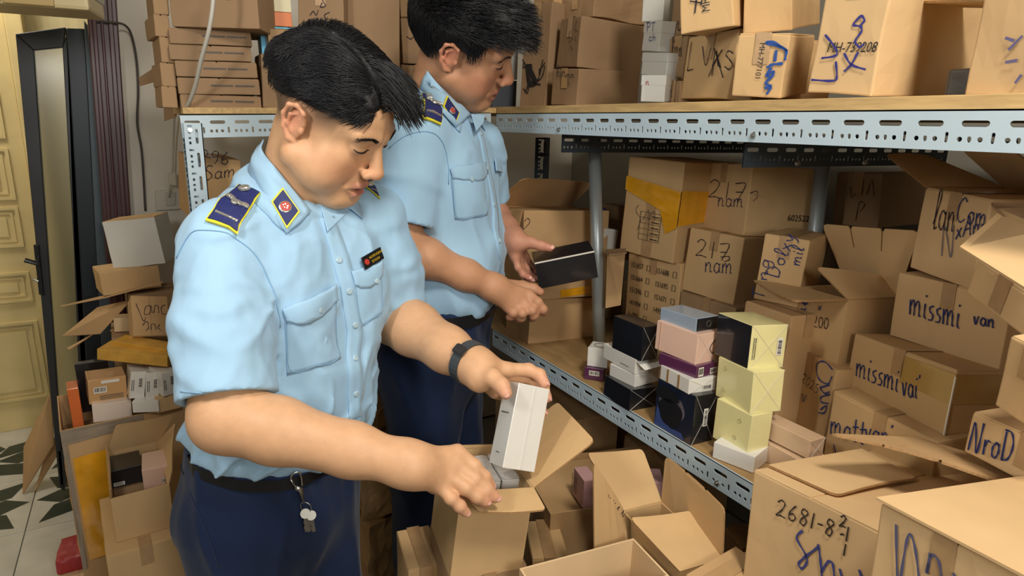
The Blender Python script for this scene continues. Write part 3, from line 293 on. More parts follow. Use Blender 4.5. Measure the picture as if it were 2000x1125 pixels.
def box_mw(k):
    x, y, z, ya, a, b = BX[k][:6]
    return Matrix.Translation((x, y, z)) @ Matrix.Rotation(ya, 4, 'Z') @ Matrix.Rotation(b, 4, 'Y') @ Matrix.Rotation(a, 4, 'X')
def dented(lo, hi, bev, amp, seed, cuts=5):
    bm = bmesh.new(); bm_box(bm, lo, hi)
    bmesh.ops.bevel(bm, geom=bm.edges[:], offset=bev, segments=2, affect='EDGES', profile=.6)
    long = [e for e in bm.edges if e.calc_length() > bev*4]
    bmesh.ops.subdivide_edges(bm, edges=long, cuts=cuts, use_grid_fill=True)
    if amp:
        for v in bm.verts:
            n = noise.noise_vector(v.co*14 + Vector((seed*7.3, seed*3.1, 0)))
            n2 = noise.noise_vector(v.co*55 + Vector((0, seed*5.3, seed)))
            v.co += n*amp + n2*amp*.25
    return bm
def flap_mesh(name, q, m, parent, notches=0, th=.003, curl=0, rnd=.12):
    h0, h1, o1, o0 = [Vector(p) for p in q]
    nz = ((h1-h0).cross(o0-h0)).normalized()
    if nz.z < 0: nz = -nz
    def at(s, t): return (h0*(1-s) + h1*s)*(1-t) + (o0*(1-s) + o1*s)*t + nz*curl*math.sin(math.pi*s)*t
    out = [(0, 0), (.25, 0), (.5, 0), (.75, 0), (1, 0), (1, .5), (1, 1-rnd*.8), (1-rnd*.15, 1-rnd*.2), (1-rnd*.5, 1)]
    for k in range(notches, 0, -1):
        s = k/(notches+1); w = .008
        out += [(s+w*3, 1), (s+w, .95), (s+w, .68), (s, .65), (s-w, .68), (s-w, .95), (s-w*3, 1)]
        if k > 1: out += [(s-.5/(notches+1), 1)]
    if not notches: out += [(.7, 1), (.5, 1), (.3, 1)]
    out += [(rnd*.5, 1), (rnd*.15, 1-rnd*.2), (0, 1-rnd*.8), (0, .5)]
    bm = bmesh.new()
    T = [bm.verts.new(at(s, t) + nz*th/2) for s, t in out]; Bt = [bm.verts.new(at(s, t) - nz*th/2) for s, t in out]
    n = len(out)
    f1 = bm.faces.new(T); f2 = bm.faces.new(Bt[::-1])
    for i in range(n):
        f = bm.faces.new((T[i], Bt[i], Bt[(i+1) % n], T[(i+1) % n])); f.material_index = 1
    bmesh.ops.triangulate(bm, faces=[f1, f2])
    return from_bm(name, bm, [m, mat('kraft_cut_edge', 'a07c52', .9, var=.2, vscale=300)], parent)
def tape_strip(parent, D, ax, m, w=.024, down=.045, name='packing_tape'):
    """tape over the top seam running down both ends; ax = seam axis"""
    bm = bmesh.new(); oa = 1-ax; c = D[oa]/2; e = .0014
    prof = [(-e, D[2]-down), (-e, D[2]+e), (D[ax]+e, D[2]+e), (D[ax]+e, D[2]-down)]
    L = []
    for a, z in prof:
        p = [0, 0, z]; p[ax] = a; p1 = p[:]; p2 = p[:]; p1[oa] = c-w/2; p2[oa] = c+w/2
        L.append((bm.verts.new(p1), bm.verts.new(p2)))
    for a, b in zip(L, L[1:]): bm.faces.new((a[0], a[1], b[1], b[0]))
    return from_bm(name, bm, m, parent)
TAPE = mat('clear_brown_tape', 'ac8b63', .35, coat=.25, var=.08, vscale=40, bump=.25, bscale=60)
YTAPE = mat('yellow_packing_tape', 'd99a16', .25, coat=.7, var=.12, vscale=25, bump=.5, bscale=45)
GREYTAPE = mat('greyed_packing_tape', '8d8070', .3, coat=.5, var=.1, vscale=25, bump=.4, bscale=45)
def writings(k, parent):
    for i, (face, col, w, strokes) in enumerate(INK.get(k, [])):
        nv = [0, 0, 0]; nv['xyz'.index(face[0])] = 1 if face[1] == '1' else -1
        bm = bmesh.new()
        for s in strokes: ribbon(bm, s, w, nv, .0022)
        from_bm('handwriting', bm, ink(col), parent)['kind'] = 'stuff'
def carton(k, label, tone=0, openb=False, name='cardboard_carton', group=None, notch=None, amp=.0015, tape=True, seam=None, inner=None, fill=None):
    D = BX[k][6:9]; m = kraft(tone); t = thing(name, label, 'box', group, box_mw(k))
    seed = sum(map(ord, k)) % 17
    if openb:
        bm = bmesh.new(); w = .0035
        bm_box(bm, (0, 0, 0), (D[0], D[1], w))
        for lo, hi in (((0, 0, w), (w, D[1], D[2])), ((D[0]-w, 0, w), (D[0], D[1], D[2])), ((w, 0, w), (D[0]-w, w, D[2])), ((w, D[1]-w, w), (D[0]-w, D[1], D[2]))):
            bm_box(bm, lo, hi)
        from_bm('body', bm, m, t)
        for i, q in enumerate(FLP.get(k, [])):
            flap_mesh('flap', q, m, t, notches=(notch or {}).get(i, 0), curl=.004 if i % 2 else -.003)
    else:
        th = .003 if D[2] > .03 else .001
        from_bm('body', dented((0, 0, 0), (D[0], D[1], D[2]-th*.6), .0025, amp, seed), m, t)
        ax = seam if seam is not None else (0 if D[0] > D[1] else 1); oa = 1-ax
        for s in (0, 1):
            lo = [.001, .001, D[2]-th]; hi = [D[0]-.001, D[1]-.001, D[2]]
            if s == 0: hi[oa] = D[oa]/2-.0012
            else: lo[oa] = D[oa]/2+.0012
            box_obj('flap', lo, hi, m, t, bev=.0008, segs=1)
        if tape: tape_strip(t, D, ax, TAPE)
        for i, q in enumerate(FLP.get(k, [])):
            flap_mesh('flap', q, m, t, notches=(notch or {}).get(i, 0), curl=.003)
    writings(k, t)
    return t
def barcode(parent, org, ex, ey, w, h, plate=True, vert=False):
    """white sticker with bars; org = lower left, local to parent"""
    ex, ey = Vector(ex).normalized(), Vector(ey).normalized(); n = ex.cross(ey); O = Vector(org)
    def quad(bm, a, b, c, d, z):
        vs = [bm.verts.new(O + ex*x + ey*y + n*z) for x, y in ((a, c), (b, c), (b, d), (a, d))]; bm.faces.new(vs)
    lab = None
    if plate:
        bm = bmesh.new(); quad(bm, 0, w, 0, h, .0012); lab = from_bm('barcode_sticker', bm, mat('label_white', 'd8d4ca', .5), parent)
    bm = bmesh.new(); R = random.Random(int(w*1e5)+int(h*1e4)); x = w*.08
    while x < w*.9:
        b = w*R.choice((.015, .03, .045))
        if vert: quad(bm, w*.18, w*.8, x/w*h, (x+b)/w*h, .0018)
        else: quad(bm, x, x+b, h*.22, h*.88, .0018)
        x += b + w*R.choice((.02, .035, .05))
    from_bm('barcode', bm, mat('print_black', '1c1a1c', .5), lab or parent)['kind'] = 'stuff'
def small_lines(parent, org, ex, ey, w, n, gap, m=None):
    ex, ey = Vector(ex).normalized(), Vector(ey).normalized(); nn = ex.cross(ey); O = Vector(org); bm = bmesh.new(); R = random.Random(n)
    for i in range(n):
        x = 0
        while x < w:
            b = min(w-x, R.uniform(.001, .004))
            vs = [bm.verts.new(O + ex*a + ey*(c - i*gap) + nn*.0016) for a, c in ((x, 0), (x+b, 0), (x+b, gap*.45), (x, gap*.45))]; bm.faces.new(vs); x += b + .0007
    o = from_bm('small_print', bm, m or mat('print_grey', '55504c', .6), parent); o['kind'] = 'stuff'; return o
def fold_x(parent, D, face, m):
    """crossed folds of the cellophane wrap on an end face"""
    bm = bmesh.new(); e = .0012
    def P(a, b): return (a*D[0], -e, b*D[2]) if face == 'y0' else (-e, a*D[1], b*D[2])
    for a, b in (((0, 0), (.5, .5)), ((1, 0), (.5, .5)), ((0, 1), (.5, .5)), ((1, 1), (.5, .5))):
        tube(bm, [P(*a), P(*b)], .0003, 4, cap=False)
    return from_bm('cellophane_fold', bm, m, parent)
def product(k, label, m, group=None, name='product_box', faces=None, bev=.0012, cat='box'):
    """small sealed retail box; faces = {face: material} for printed ends"""
    D = BX[k][6:9]; t = thing(name, label, cat, group, box_mw(k))
    box_obj('body', (0, 0, 0), D, m, t, bev=bev)
    e = .0007
    for f, fm in (faces or {}).items():
        lo = [.0012]*3; hi = [D[0]-.0012, D[1]-.0012, D[2]-.0012]; a = 'xyz'.index(f[0])
        if f[1] == '0': lo[a] = -e; hi[a] = .0005
        else: lo[a] = D[a]-.0005; hi[a] = D[a]+e
        box_obj('end_panel', lo, hi, fm, t)
    return t, D

# ================================================================ setting
WALL = mat('white_plaster', 'e0dbd0', .85, var=.06, vscale=5, bump=.15, bscale=25)
DARKW = mat('dark_plaster', '8e8a80', .9, var=.1, vscale=4, bump=.15, bscale=25)  # darker plaster tone for the wall behind the right rack
def wall(name, lo, hi, m=WALL): return struct(box_obj(name, lo, hi, m))
wall('wall_back', (-.09, 2.5, 0), (2.1, 2.6, 2.6))
wall('wall_back_upper', (-1.3, 2.5, 2.05), (-.09, 2.6, 2.6))
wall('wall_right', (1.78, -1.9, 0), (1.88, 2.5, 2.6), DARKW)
wall('wall_left', (-1.4, -1.9, 0), (-1.3, 3.6, 2.6))
wall('wall_front', (-1.4, -2.0, 0), (1.88, -1.9, 2.6))
wall('wall_hall', (-1.3, 3.42, 0), (.6, 3.5, 2.6), mat('cream_plaster', 'd2c59a', .8, var=.12, vscale=6, stretch=(6, 6, .4)))
wall('ceiling', (-1.4, -2.0, 2.6), (1.88, 3.6, 2.7))
wall('floor', (-1.4, -2.0, -.05), (1.88, 3.6, -.012), mat('grout', '8f8a80', .9))
# marble effect floor tiles, the far rows carrying a green lozenge pattern
MARB = mat('marble_tile', 'c6c3b8', .25, var=.16, vscale=7, coat=.2, detail=8); GREEN = mat('green_tile_inlay', '26342f', .3, var=.15, vscale=30)
fl = bpy.data.objects['floor']; T0 = .4
bm = bmesh.new(); bm_box(bm, (.0015, .0015, -.012), (T0-.0015, T0-.0015, 0)); bmesh.ops.bevel(bm, geom=[e for e in bm.edges if e.verts[0].co.z > -.001 and e.verts[1].co.z > -.001], offset=.001, segments=1, affect='EDGES')
tile_me = bpy.data.meshes.new('tile'); bm.to_mesh(tile_me); bm.free(); tile_me.materials.append(MARB)
bm = bmesh.new()
for k in range(8):
    a = k*math.pi/4; r0, r1, w = (.035, .19, .052) if k % 2 == 0 else (.035, .235, .05)
    pts = [(r0, 0), ((r0+r1)/2, w), (r1, 0), ((r0+r1)/2, -w)]
    bm.faces.new([bm.verts.new((T0/2 + x*math.cos(a) - y*math.sin(a), T0/2 + x*math.sin(a) + y*math.cos(a), .0008)) for x, y in pts])
inl_me = bpy.data.meshes.new('tile_inlay'); bm.to_mesh(inl_me); bm.free(); inl_me.materials.append(GREEN)
for i in range(5):
    for j in range(6):
        o = link('tile', tile_me, None, fl); o.location = (-1.3+.03+i*T0, 1.24+j*T0, 0)
        if j in (3, 4): q = link('tile_inlay', inl_me, None, o)
# ---- cream panelled door across the hall
CREAM = mat('cream_door_paint', 'd8c48d', .5, var=.08, vscale=6, bump=.1, bscale=30)
door = struct(box_obj('door_1', (-1.25, 3.34, 0), (-.41, 3.38, 1.95), CREAM, bev=.003))
for r, (z0, z1) in enumerate(((1.52, 1.70), (1.28, 1.47), (1.03, 1.24), (.83, 1.00), (.59, .72), (.14, .50))):
    for x0, x1 in ((-1.10, -.82), (-.76, -.465)):
        bm = bmesh.new()
        for d, w, y in ((0, .012, 3.329), (.022, .008, 3.334)):
            a, b, c, e = x0+d, x1-d, z0+d, z1-d
            for lo, hi in (((a, y, c), (b, 3.342, c+w)), ((a, y, e-w), (b, 3.342, e)), ((a, y, c+w), (a+w, 3.342, e-w)), ((b-w, y, c+w), (b, 3.342, e-w))): bm_box(bm, lo, hi)
        bm_box(bm, (x0+.045, 3.333, z0+.045), (x1-.045, 3.342, z1-.045))
        from_bm('door_panel', bm, CREAM, door)
struct(box_obj('trim_1', (-.408, 3.32, 0), (-.35, 3.415, 2.0), CREAM, bev=.006))
# ---- dark wooden casing beside the opening
MAROON = mat('maroon_wood', '45232a', .35, var=.2, vscale=12, stretch=(1, 1, .1), coat=.3)
cas = struct(box_obj('trim_2', (-.062, 2.44, 0), (.018, 2.505, 2.1), MAROON, bev=.004))
for x, w in ((-.05, .012), (-.028, .008), (-.008, .014)):
    box_obj('moulding', (x, 2.428, 0), (x+w, 2.442, 2.1), MAROON, cas, bev=.003)
cas.rotation_euler.y = .05; cas.location.x = -.1155
# ---- aluminium framed glass door leaf leaning before the opening
ALU = mat('charcoal_aluminium', '35383c', .4, metal=.3, var=.08, vscale=8); ALU2 = mat('slate_aluminium', '4b5963', .45, metal=.2, var=.05, vscale=6); ALU3 = mat('dark_aluminium', '1c2630', .4, metal=.2)
def slab(name, q, th, m, parent=None, bev=0):
    q = [Vector(p) for p in q]; n = (q[1]-q[0]).cross(q[3]-q[0]).normalized(); bm = bmesh.new()
    A = [bm.verts.new(p) for p in q]; Bv = [bm.verts.new(p + n*th) for p in q]
    bm.faces.new(A); bm.faces.new(Bv[::-1])
    for i in range(4): bm.faces.new((A[i], Bv[i], Bv[(i+1) % 4], A[(i+1) % 4]))
    bmesh.ops.recalc_face_normals(bm, faces=bm.faces[:])
    if bev: bmesh.ops.bevel(bm, geom=bm.edges[:], offset=bev, segments=1, affect='EDGES')
    return from_bm(name, bm, m, parent)
leaf = bpy.data.objects.new('door_2', None); C.objects.link(leaf); leaf['kind'] = 'structure'
slab('stile', ((-0.2953, 2.6, 1.6212), (-0.2548, 2.6, 1.5761), (-0.3673, 2.6, 0.0324), (-0.3802, 2.6, 0.0532)), .035, ALU, leaf, .002)
slab('top_rail', ((-0.2953, 2.6, 1.6212), (-0.1622, 2.6, 1.653), (-0.1753, 2.6, 1.5916), (-0.2548, 2.6, 1.5761)), .035, ALU, leaf, .002)
slab('stile', ((-0.1622, 2.6, 1.653), (-0.1584, 2.6, 1.6395), (-0.2365, 2.6, 0.1132), (-0.3018, 2.6, 0.1307)), .035, ALU, leaf, .002)
slab('stile', ((-0.178, 2.6, 1.5914), (-0.158, 2.6, 1.6426), (-0.271, 2.6, 0.1224), (-0.2895, 2.6, 0.1274)), .035, ALU, leaf, .002)
slab('bottom_rail', ((-0.3678, 2.6, 0.1999), (-0.2711, 2.6, 0.1753), (-0.2741, 2.6, 0.1233), (-0.3767, 2.6, 0.0564)), .035, ALU, leaf, .002)
slab('glass_pane', ((-0.2612, 2.615, 1.5799), (-0.1759, 2.615, 1.5959), (-0.2844, 2.615, 0.1502), (-0.3724, 2.615, 0.1731)), .004, mat('glass', 'e8eef0', .22, trans=1, spec=.2), leaf)
slab('side_face', ((-0.1574, 2.56, 1.646), (-0.1096, 2.56, 1.6488), (-0.2208, 2.56, 0.0976), (-0.2673, 2.56, 0.1104)), .03, ALU3, leaf, .002)
slab('side_face', ((-0.1068, 2.53, 1.67), (-0.0731, 2.53, 1.6198), (-0.1806, 2.53, 0.1023), (-0.2197, 2.53, 0.1131)), .03, ALU2, leaf, .002)
BLK = mat('black_plastic', '15171a', .35)
hd = slab('handle_plate', ((-0.3363, 2.585, 0.958), (-0.3214, 2.585, 0.9552), (-0.33, 2.585, 0.7823), (-0.3437, 2.585, 0.7857)), .012, BLK, leaf, .002)
bm = bmesh.new(); tube(bm, [(-0.3333, 2.58, 0.903), (-0.3318, 2.54, 0.9038), (-0.3599, 2.54, 0.9165)], .008, 8); from_bm('handle_lever', bm, BLK, hd)
bm = bmesh.new(); tube(bm, [(-0.3384, 2.58, 0.8328), (-0.3383, 2.56, 0.8391), (-0.351, 2.56, 0.8474)], .004, 8); from_bm('key', bm, mat('steel', 'b8b8b4', .3, metal=1), hd)
# ---- wall socket, cables, air conditioner
soc = thing('wall_socket', 'white double wall socket low on the plaster beside the rack upright', 'socket')
slab('cover_plate', ((0.0334, 2.499, 1.136), (0.1087, 2.499, 1.1375), (0.1055, 2.499, 1.0696), (0.0296, 2.499, 1.0674)), -.012, mat('socket_white', 'cfcbc0', .4), soc, .002)
slab('socket_insert', ((0.0633, 2.486, 1.1294), (0.0947, 2.486, 1.1303), (0.092, 2.486, 1.086), (0.0619, 2.486, 1.0836)), -.004, mat('socket_white2', 'bdb9ae', .4), soc)
def cable(name, pts, r, m, label, k=8):
    bm = bmesh.new(); tube(bm, smooth_path(pts, k), r, 8); o = from_bm(name, bm, m, smooth=True); return tag(o, label, 'cable')
cable('power_cable', [(-0.0744, 2.44, 1.6581), (-0.0257, 2.42, 1.659), (0.0049, 2.46, 1.6575), (0.0197, 2.485, 1.628), (0.0246, 2.485, 1.5536), (0.0188, 2.485, 1.458), (0.0055, 2.485, 1.3602), (0.0085, 2.485, 1.2774), (0.0056, 2.485, 1.193), (-0.0013, 2.485, 1.0688)], .0035, mat('grey_cable', '4a4744', .6), 'dark grey cable hooked on the wood casing and hanging down the white wall')
cable('hanging_cable', [(0.158, 1.426, 1.656), (0.154, 1.424, 1.601), (0.143, 1.438, 1.546), (0.127, 1.479, 1.491), (0.117, 1.52, 1.448), (0.103, 1.565, 1.41), (0.094, 1.602, 1.398)], .0042, mat('white_cable', 'b9b5aa', .5), 'white cable hanging in front of the kraft box stack down to the rack')
pc = cable('plug_lead', [(0.1161, 2.44, 1.3928), (0.1047, 2.46, 1.2958), (0.0926, 2.46, 1.2022), (0.0851, 2.46, 1.173), (0.0739, 2.475, 1.1144)], .003, mat('white_cable', 'b9b5aa', .5), 'thin white lead with plug running down behind the rack upright to the socket')
slab('inline_plug', ((0.0779, 2.46, 1.1938), (0.1017, 2.46, 1.2004), (0.1005, 2.46, 1.1554), (0.0776, 2.46, 1.1594)), -.02, mat('plug_white', 'c8c4b6', .4), pc, .002)
ACW = mat('yellowed_plastic', 'cbb98d', .45, var=.1, vscale=5); ACG = mat('ac_grey', 'b9b8a8', .4)
ac = thing('air_conditioner', 'yellowed white air conditioner unit cut off by the top left corner', 'air conditioner', mw=Matrix.Translation((-.62, 1.93, 1.62)) @ Matrix.Rotation(math.radians(-9), 4, 'Z'))
W = .565
box_obj('casing', (-.2, 0, .022), (W, .19, .26), ACG, ac, bev=.02, segs=3)
box_obj('bottom_tray', (-.2, .004, -.006), (W-.003, .17, .03), ACW, ac, bev=.008, segs=2)
box_obj('louver', (-.15, -.004, -.002), (W-.17, .05, .020), mat('ac_louver', 'b39b68', .5), ac, bev=.004)
box_obj('louver_gap', (-.15, .0, .020), (W-.168, .01, .024), BLK, ac)
box_obj('side_cap', (W-.165, -.003, -.004), (W-.07, .05, .018), mat('ac_cap', 'b79c66', .5), ac, bev=.003)
dp = box_obj('display_window', (W-.072, -.003, .034), (W-.035, .01, .062), mat('grey_frame', 'a8a89c', .4), ac, bev=.004)
box_obj('display', (W-.064, -.005, .039), (W-.043, 0, .056), BLK, dp)
box_obj('display_light', (W-.060, -.0062, .045), (W-.055, -.004, .051), mat('dim_white', 'ddddd0', .4), dp)
# ================================================================ perforated steel racks
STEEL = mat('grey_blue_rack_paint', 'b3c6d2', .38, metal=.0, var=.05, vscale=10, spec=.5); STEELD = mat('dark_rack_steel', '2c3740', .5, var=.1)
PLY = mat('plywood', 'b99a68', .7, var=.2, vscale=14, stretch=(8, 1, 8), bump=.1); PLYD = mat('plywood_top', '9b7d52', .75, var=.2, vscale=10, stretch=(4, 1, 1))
def perf_cell(p, h, th=.0022):
    """one period of slotted angle face in the x-z plane: long slot, three small holes, one upright slot"""
    bm = bmesh.new()
    def loop(cx, cz, w, hh, n=6):
        r = min(w, hh)/2; pts = []
        for sx, a0 in ((1, -math.pi/2), (-1, math.pi/2)):
            for k in range(n):
                a = a0 + math.pi*k/(n-1)
                if w >= hh: pts.append((cx + sx*(w/2-r) + r*math.cos(a), cz + r*math.sin(a)))
                else: pts.append((cx + r*math.cos(a + math.pi/2), cz + sx*(hh/2-r) + r*math.sin(a + math.pi/2)))
        return pts
    loops = [loop(p*.44, h*.66, p*.62, h*.15), loop(p*.16, h*.28, p*.13, h*.13), loop(p*.37, h*.28, p*.10, h*.15), loop(p*.60, h*.28, p*.13, h*.13), loop(p*.86, h*.32, p*.085, h*.27)]
    es = []
    def ring(pts):
        v = [bm.verts.new((x, 0, z)) for x, z in pts]; e = [bm.edges.new((v[i], v[(i+1) % len(v)])) for i in range(len(v))]; es.extend(e); return v
    ring([(0, 0), (p, 0), (p, h), (0, h)]); hv = [ring(l) for l in loops]
    r = bmesh.ops.triangle_fill(bm, edges=es, use_beauty=True, use_dissolve=False)
    front = [f for f in bm.faces]
    d = bmesh.ops.duplicate(bm, geom=bm.verts[:] + bm.edges[:] + front)
    vm = {k: v for k, v in d['vert_map'].items() if isinstance(k, bmesh.types.BMVert)}
    for v in hv: 
        for i in range(len(v)):
            a, b = v[i], v[(i+1) % len(v)]; a2, b2 = vm[a], vm[b]
            bm.faces.new((a, b, b2, a2))
    for g in d['geom']:
        if isinstance(g, bmesh.types.BMVert): g.co.y += th
    bmesh.ops.recalc_face_normals(bm, faces=bm.faces[:])
    me = bpy.data.meshes.new('c'); bm.to_mesh(me); bm.free(); return me
def perf_beam(name, O, along, up, inward, length, h, m, parent, p=.05, flange=.03, top=True):
    me = perf_cell(p, h); bm = bmesh.new(); al, upv, iw = Vector(along).normalized(), Vector(up).normalized(), Vector(inward).normalized(); O = Vector(O)
    n = int(length/p)
    for i in range(n):
        k = len(bm.verts); bm.from_mesh(me); bm.verts.ensure_lookup_table()
        for v in bm.verts[k:]: c = v.co.copy(); v.co = O + al*(c.x + i*p) + iw*c.y + upv*c.z
    z0 = h-.002 if top else 0
    vs = [O + al*a + iw*b + upv*c for a in (0, n*p) for b in (0, flange) for c in (z0, z0+.002)]
    V = [bm.verts.new(v) for v in vs]
    for q in ((0, 1, 3, 2), (4, 6, 7, 5), (0, 4, 5, 1), (2, 3, 7, 6), (0, 2, 6, 4), (1, 5, 7, 3)): bm.faces.new([V[i] for i in q])
    bpy.data.meshes.remove(me)
    return from_bm(name, bm, m, parent)
rk = thing('shelving_rack', 'grey blue slotted steel rack with plywood shelves along the right side', 'shelf')
perf_beam('beam', (.85, 1.555, 1.365), (0, -1, 0), (0, 0, 1), (1, 0, 0), 2.2, .048, STEEL, rk, p=.0498)
perf_beam('beam', (.85, 1.555, .748), (0, -1, 0), (0, 0, 1), (1, 0, 0), 1.02, .05, STEEL, rk, p=.0498)
for z in (1.365, .748): perf_beam('rear_beam', (1.60, 1.9, z-.01), (0, -1, 0), (0, 0, 1), (-1, 0, 0), 2.4, .05, STEELD, rk)
for y in (.16, .74, 1.28): perf_beam('cross_beam', (.88, y, 1.322), (1, 0, 0), (0, 0, 1), (0, 1, 0), .70, .045, STEELD, rk)
for y in (.74, 1.28): perf_beam('cross_beam', (.88, y, .735), (1, 0, 0), (0, 0, 1), (0, 1, 0), .70, .045, STEELD, rk)
perf_beam('rear_post', (1.02, 1.62, .0), (0, 0, 1), (1, 0, 0), (0, 1, 0), 1.40, .05, STEELD, rk)
box_obj('shelf_board', (.853, -.6, 1.413), (1.62, 2.05, 1.4298), [PLY], rk, bev=.001)
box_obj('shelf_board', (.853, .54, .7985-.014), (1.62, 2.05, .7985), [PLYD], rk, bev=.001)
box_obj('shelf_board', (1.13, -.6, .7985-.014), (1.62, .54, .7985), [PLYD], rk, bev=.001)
GALV = mat('galvanised_pipe', 'a3acaf', .38, metal=.45, var=.25, vscale=10, stretch=(1, 1, .15))
for a, b in (((1.019, 1.337, 1.366), (1.01, 1.249, 0.8189)), ((1.345, 0.909, 1.3379), (1.345, 0.888, 1.2007))):
    bm = bmesh.new(); a, b = Vector(a), Vector(b); b.z = .7985; a.z = 1.36; tube(bm, [a, b], .0165, 20); from_bm('post', bm, GALV, rk, smooth=True)
BOLT = mat('steel', 'b8b8b4', .3, metal=1)
def bolt(loc, d, parent, r=.005):
    bm = bmesh.new(); d = Vector(d); p = Vector(loc); tube(bm, [p, p + d*.003], r, 6); tube(bm, [p, p + d*.006], r*.45, 8); return from_bm('bolt', bm, BOLT, parent)
for y, z in ((.70, 1.375), (1.25, 1.375), (.69, .760)): bolt((.85, y, z), (-1, 0, 0), rk)
for x in (1.0, 1.2): bolt((x, .725, 1.33), (0, -1, 0), rk)
rb = thing('shelving_rack', 'grey blue slotted steel rack at the back wall holding the stack of flat kraft boxes', 'shelf')
perf_beam('beam', (.085, 1.555, 1.338), (.762, 0, .028), (-.028, 0, .762), (0, 1, 0), .79, .049, STEEL, rb)
perf_beam('beam', (.085, 1.555, .735), (.762, 0, .02), (-.02, 0, .762), (0, 1, 0), .79, .05, STEEL, rb)
perf_beam('upright', (.088, 1.549, .02), (0, 0, 1), (1, 0, 0), (0, 1, 0), 1.38, .036, STEEL, rb, p=.05)
perf_beam('upright', (.085, 1.552, .02), (0, 0, 1), (0, 1, 0), (1, 0, 0), 1.38, .036, STEEL, rb, p=.05)
bolt((.100, 1.549, 1.355), (0, -1, 0), rb); bolt((.100, 1.549, .755), (0, -1, 0), rb)
bm = bmesh.new(); bm_box(bm, (.09, 1.557, 0), (.85, 2.05, .013))
for v in bm.verts: v.co.z += 1.3885 + .0335*(v.co.x-.09)
from_bm('shelf_board', bm, PLY, rb)
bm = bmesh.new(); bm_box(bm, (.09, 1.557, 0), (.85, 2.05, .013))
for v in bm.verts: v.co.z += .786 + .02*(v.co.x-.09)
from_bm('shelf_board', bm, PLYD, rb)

# ================================================================ stock of cartons and product boxes
def setb(k, **kw):
    v = list(BX[k])
    for n, x in kw.items(): v[{'x': 0, 'y': 1, 'z': 2, 'yaw': 3, 'ta': 4, 'tb': 5, 'w': 6, 'd': 7, 'h': 8}[n]] = x
    BX[k] = tuple(v)
def grow(k, axis, size, keep_far=False):
    v = list(BX[k]); v[6+axis] = size; BX[k] = tuple(v)
for k, w in (('ytape', .22), ('F', .15), ('212', .22), ('G', .10), ('clair', .17), ('mott', .24), ('K', .22), ('L', .22), ('N', .22), ('MH7', .2), ('V2', .2), ('V6', .12), ('Flew', .13), ('S', .22), ('Q', .2)): grow(k, 0, w)
setb('MH73', h=.17); setb('V6', h=.17); setb('F6', h=.13); setb('P4', h=.31); setb('deer', h=.26)
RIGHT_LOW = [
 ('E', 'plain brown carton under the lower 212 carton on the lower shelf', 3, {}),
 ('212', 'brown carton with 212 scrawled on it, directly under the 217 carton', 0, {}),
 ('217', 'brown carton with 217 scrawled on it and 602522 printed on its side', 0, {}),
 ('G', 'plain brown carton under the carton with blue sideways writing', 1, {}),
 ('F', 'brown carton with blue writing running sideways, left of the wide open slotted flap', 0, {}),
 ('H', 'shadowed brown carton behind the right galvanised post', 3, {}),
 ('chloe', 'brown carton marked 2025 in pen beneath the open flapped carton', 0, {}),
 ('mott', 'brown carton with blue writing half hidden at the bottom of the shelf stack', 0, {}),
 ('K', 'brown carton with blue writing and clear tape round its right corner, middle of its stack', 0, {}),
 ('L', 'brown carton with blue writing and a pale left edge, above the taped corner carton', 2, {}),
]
for k, lab, tone, kw in RIGHT_LOW: carton(k, lab, tone, **kw)
t151 = carton('c151657', 'brown carton printed with two columns of six digit numbers and tick boxes', 0)
ty = carton('ytape', 'brown carton wound with yellow tape on top of the number printed carton', 0, tape=False)
tc = carton('clair', 'open brown carton with raised slotted flaps and 5200 written on it', 0, openb=True, notch={2: 2})
tn = carton('N', 'tall brown carton with black and blue scrawl under the top beam, flaps standing up', 2)
ts = carton('S', 'brown carton with large blue letters at the right edge above the front cartons', 2)
tq = carton('Q', 'plain brown carton cut by the right edge above the blue lettered carton', 2)
def face_pt(k, face, *uvw): return uvw
# numbers printed on the tick box carton
PR = mat('print_black', '1c1a1c', .5)
D = BX['c151657'][6:9]
rows = [('151657', '151688'), ('151664', '151695'), ('151596', '151671'), ('141904', '149593'), ('15?769', None), ('149857', '151640')]
rows[4] = ('1  789', '')
for i, (a, b) in enumerate(rows):
    for j, s in enumerate((a, b)):
        if not s: continue
        y = D[1]*(.93 - .49*j); z = D[2]*(.88 - .135*i)
        n = print_text('printed_number', s, (0, y, z-.008), (0, -1, 0), (0, 0, 1), .021, PR, t151, squeeze=.72, h=.002)
        bm = bmesh.new(); y0 = y - D[1]*.32
        tube(bm, [(-.002, y0, z-.008), (-.002, y0-.011, z-.008), (-.002, y0-.011, z+.007), (-.002, y0, z+.007)], .0007, 4, closed=True); from_bm('tick_box', bm, PR, t151)
        if i == 5 and j == 0:
            bm = bmesh.new(); tube(bm, [(-.002, y0+.003, z), (-.002, y0-.004, z-.012), (-.002, y0-.016, z+.016)], .0008, 4); from_bm('tick_mark', bm, PR, t151)
# side number on 217
D = BX['217'][6:9]
print_text('printed_number', '602522', (D[0]*.55, 0, D[2]*.24), (1, 0, 0), (0, 0, 1), .021, PR, [o for o in C.objects if o.get('label', '').startswith('brown carton with 217')][0], squeeze=1.0, h=.002)
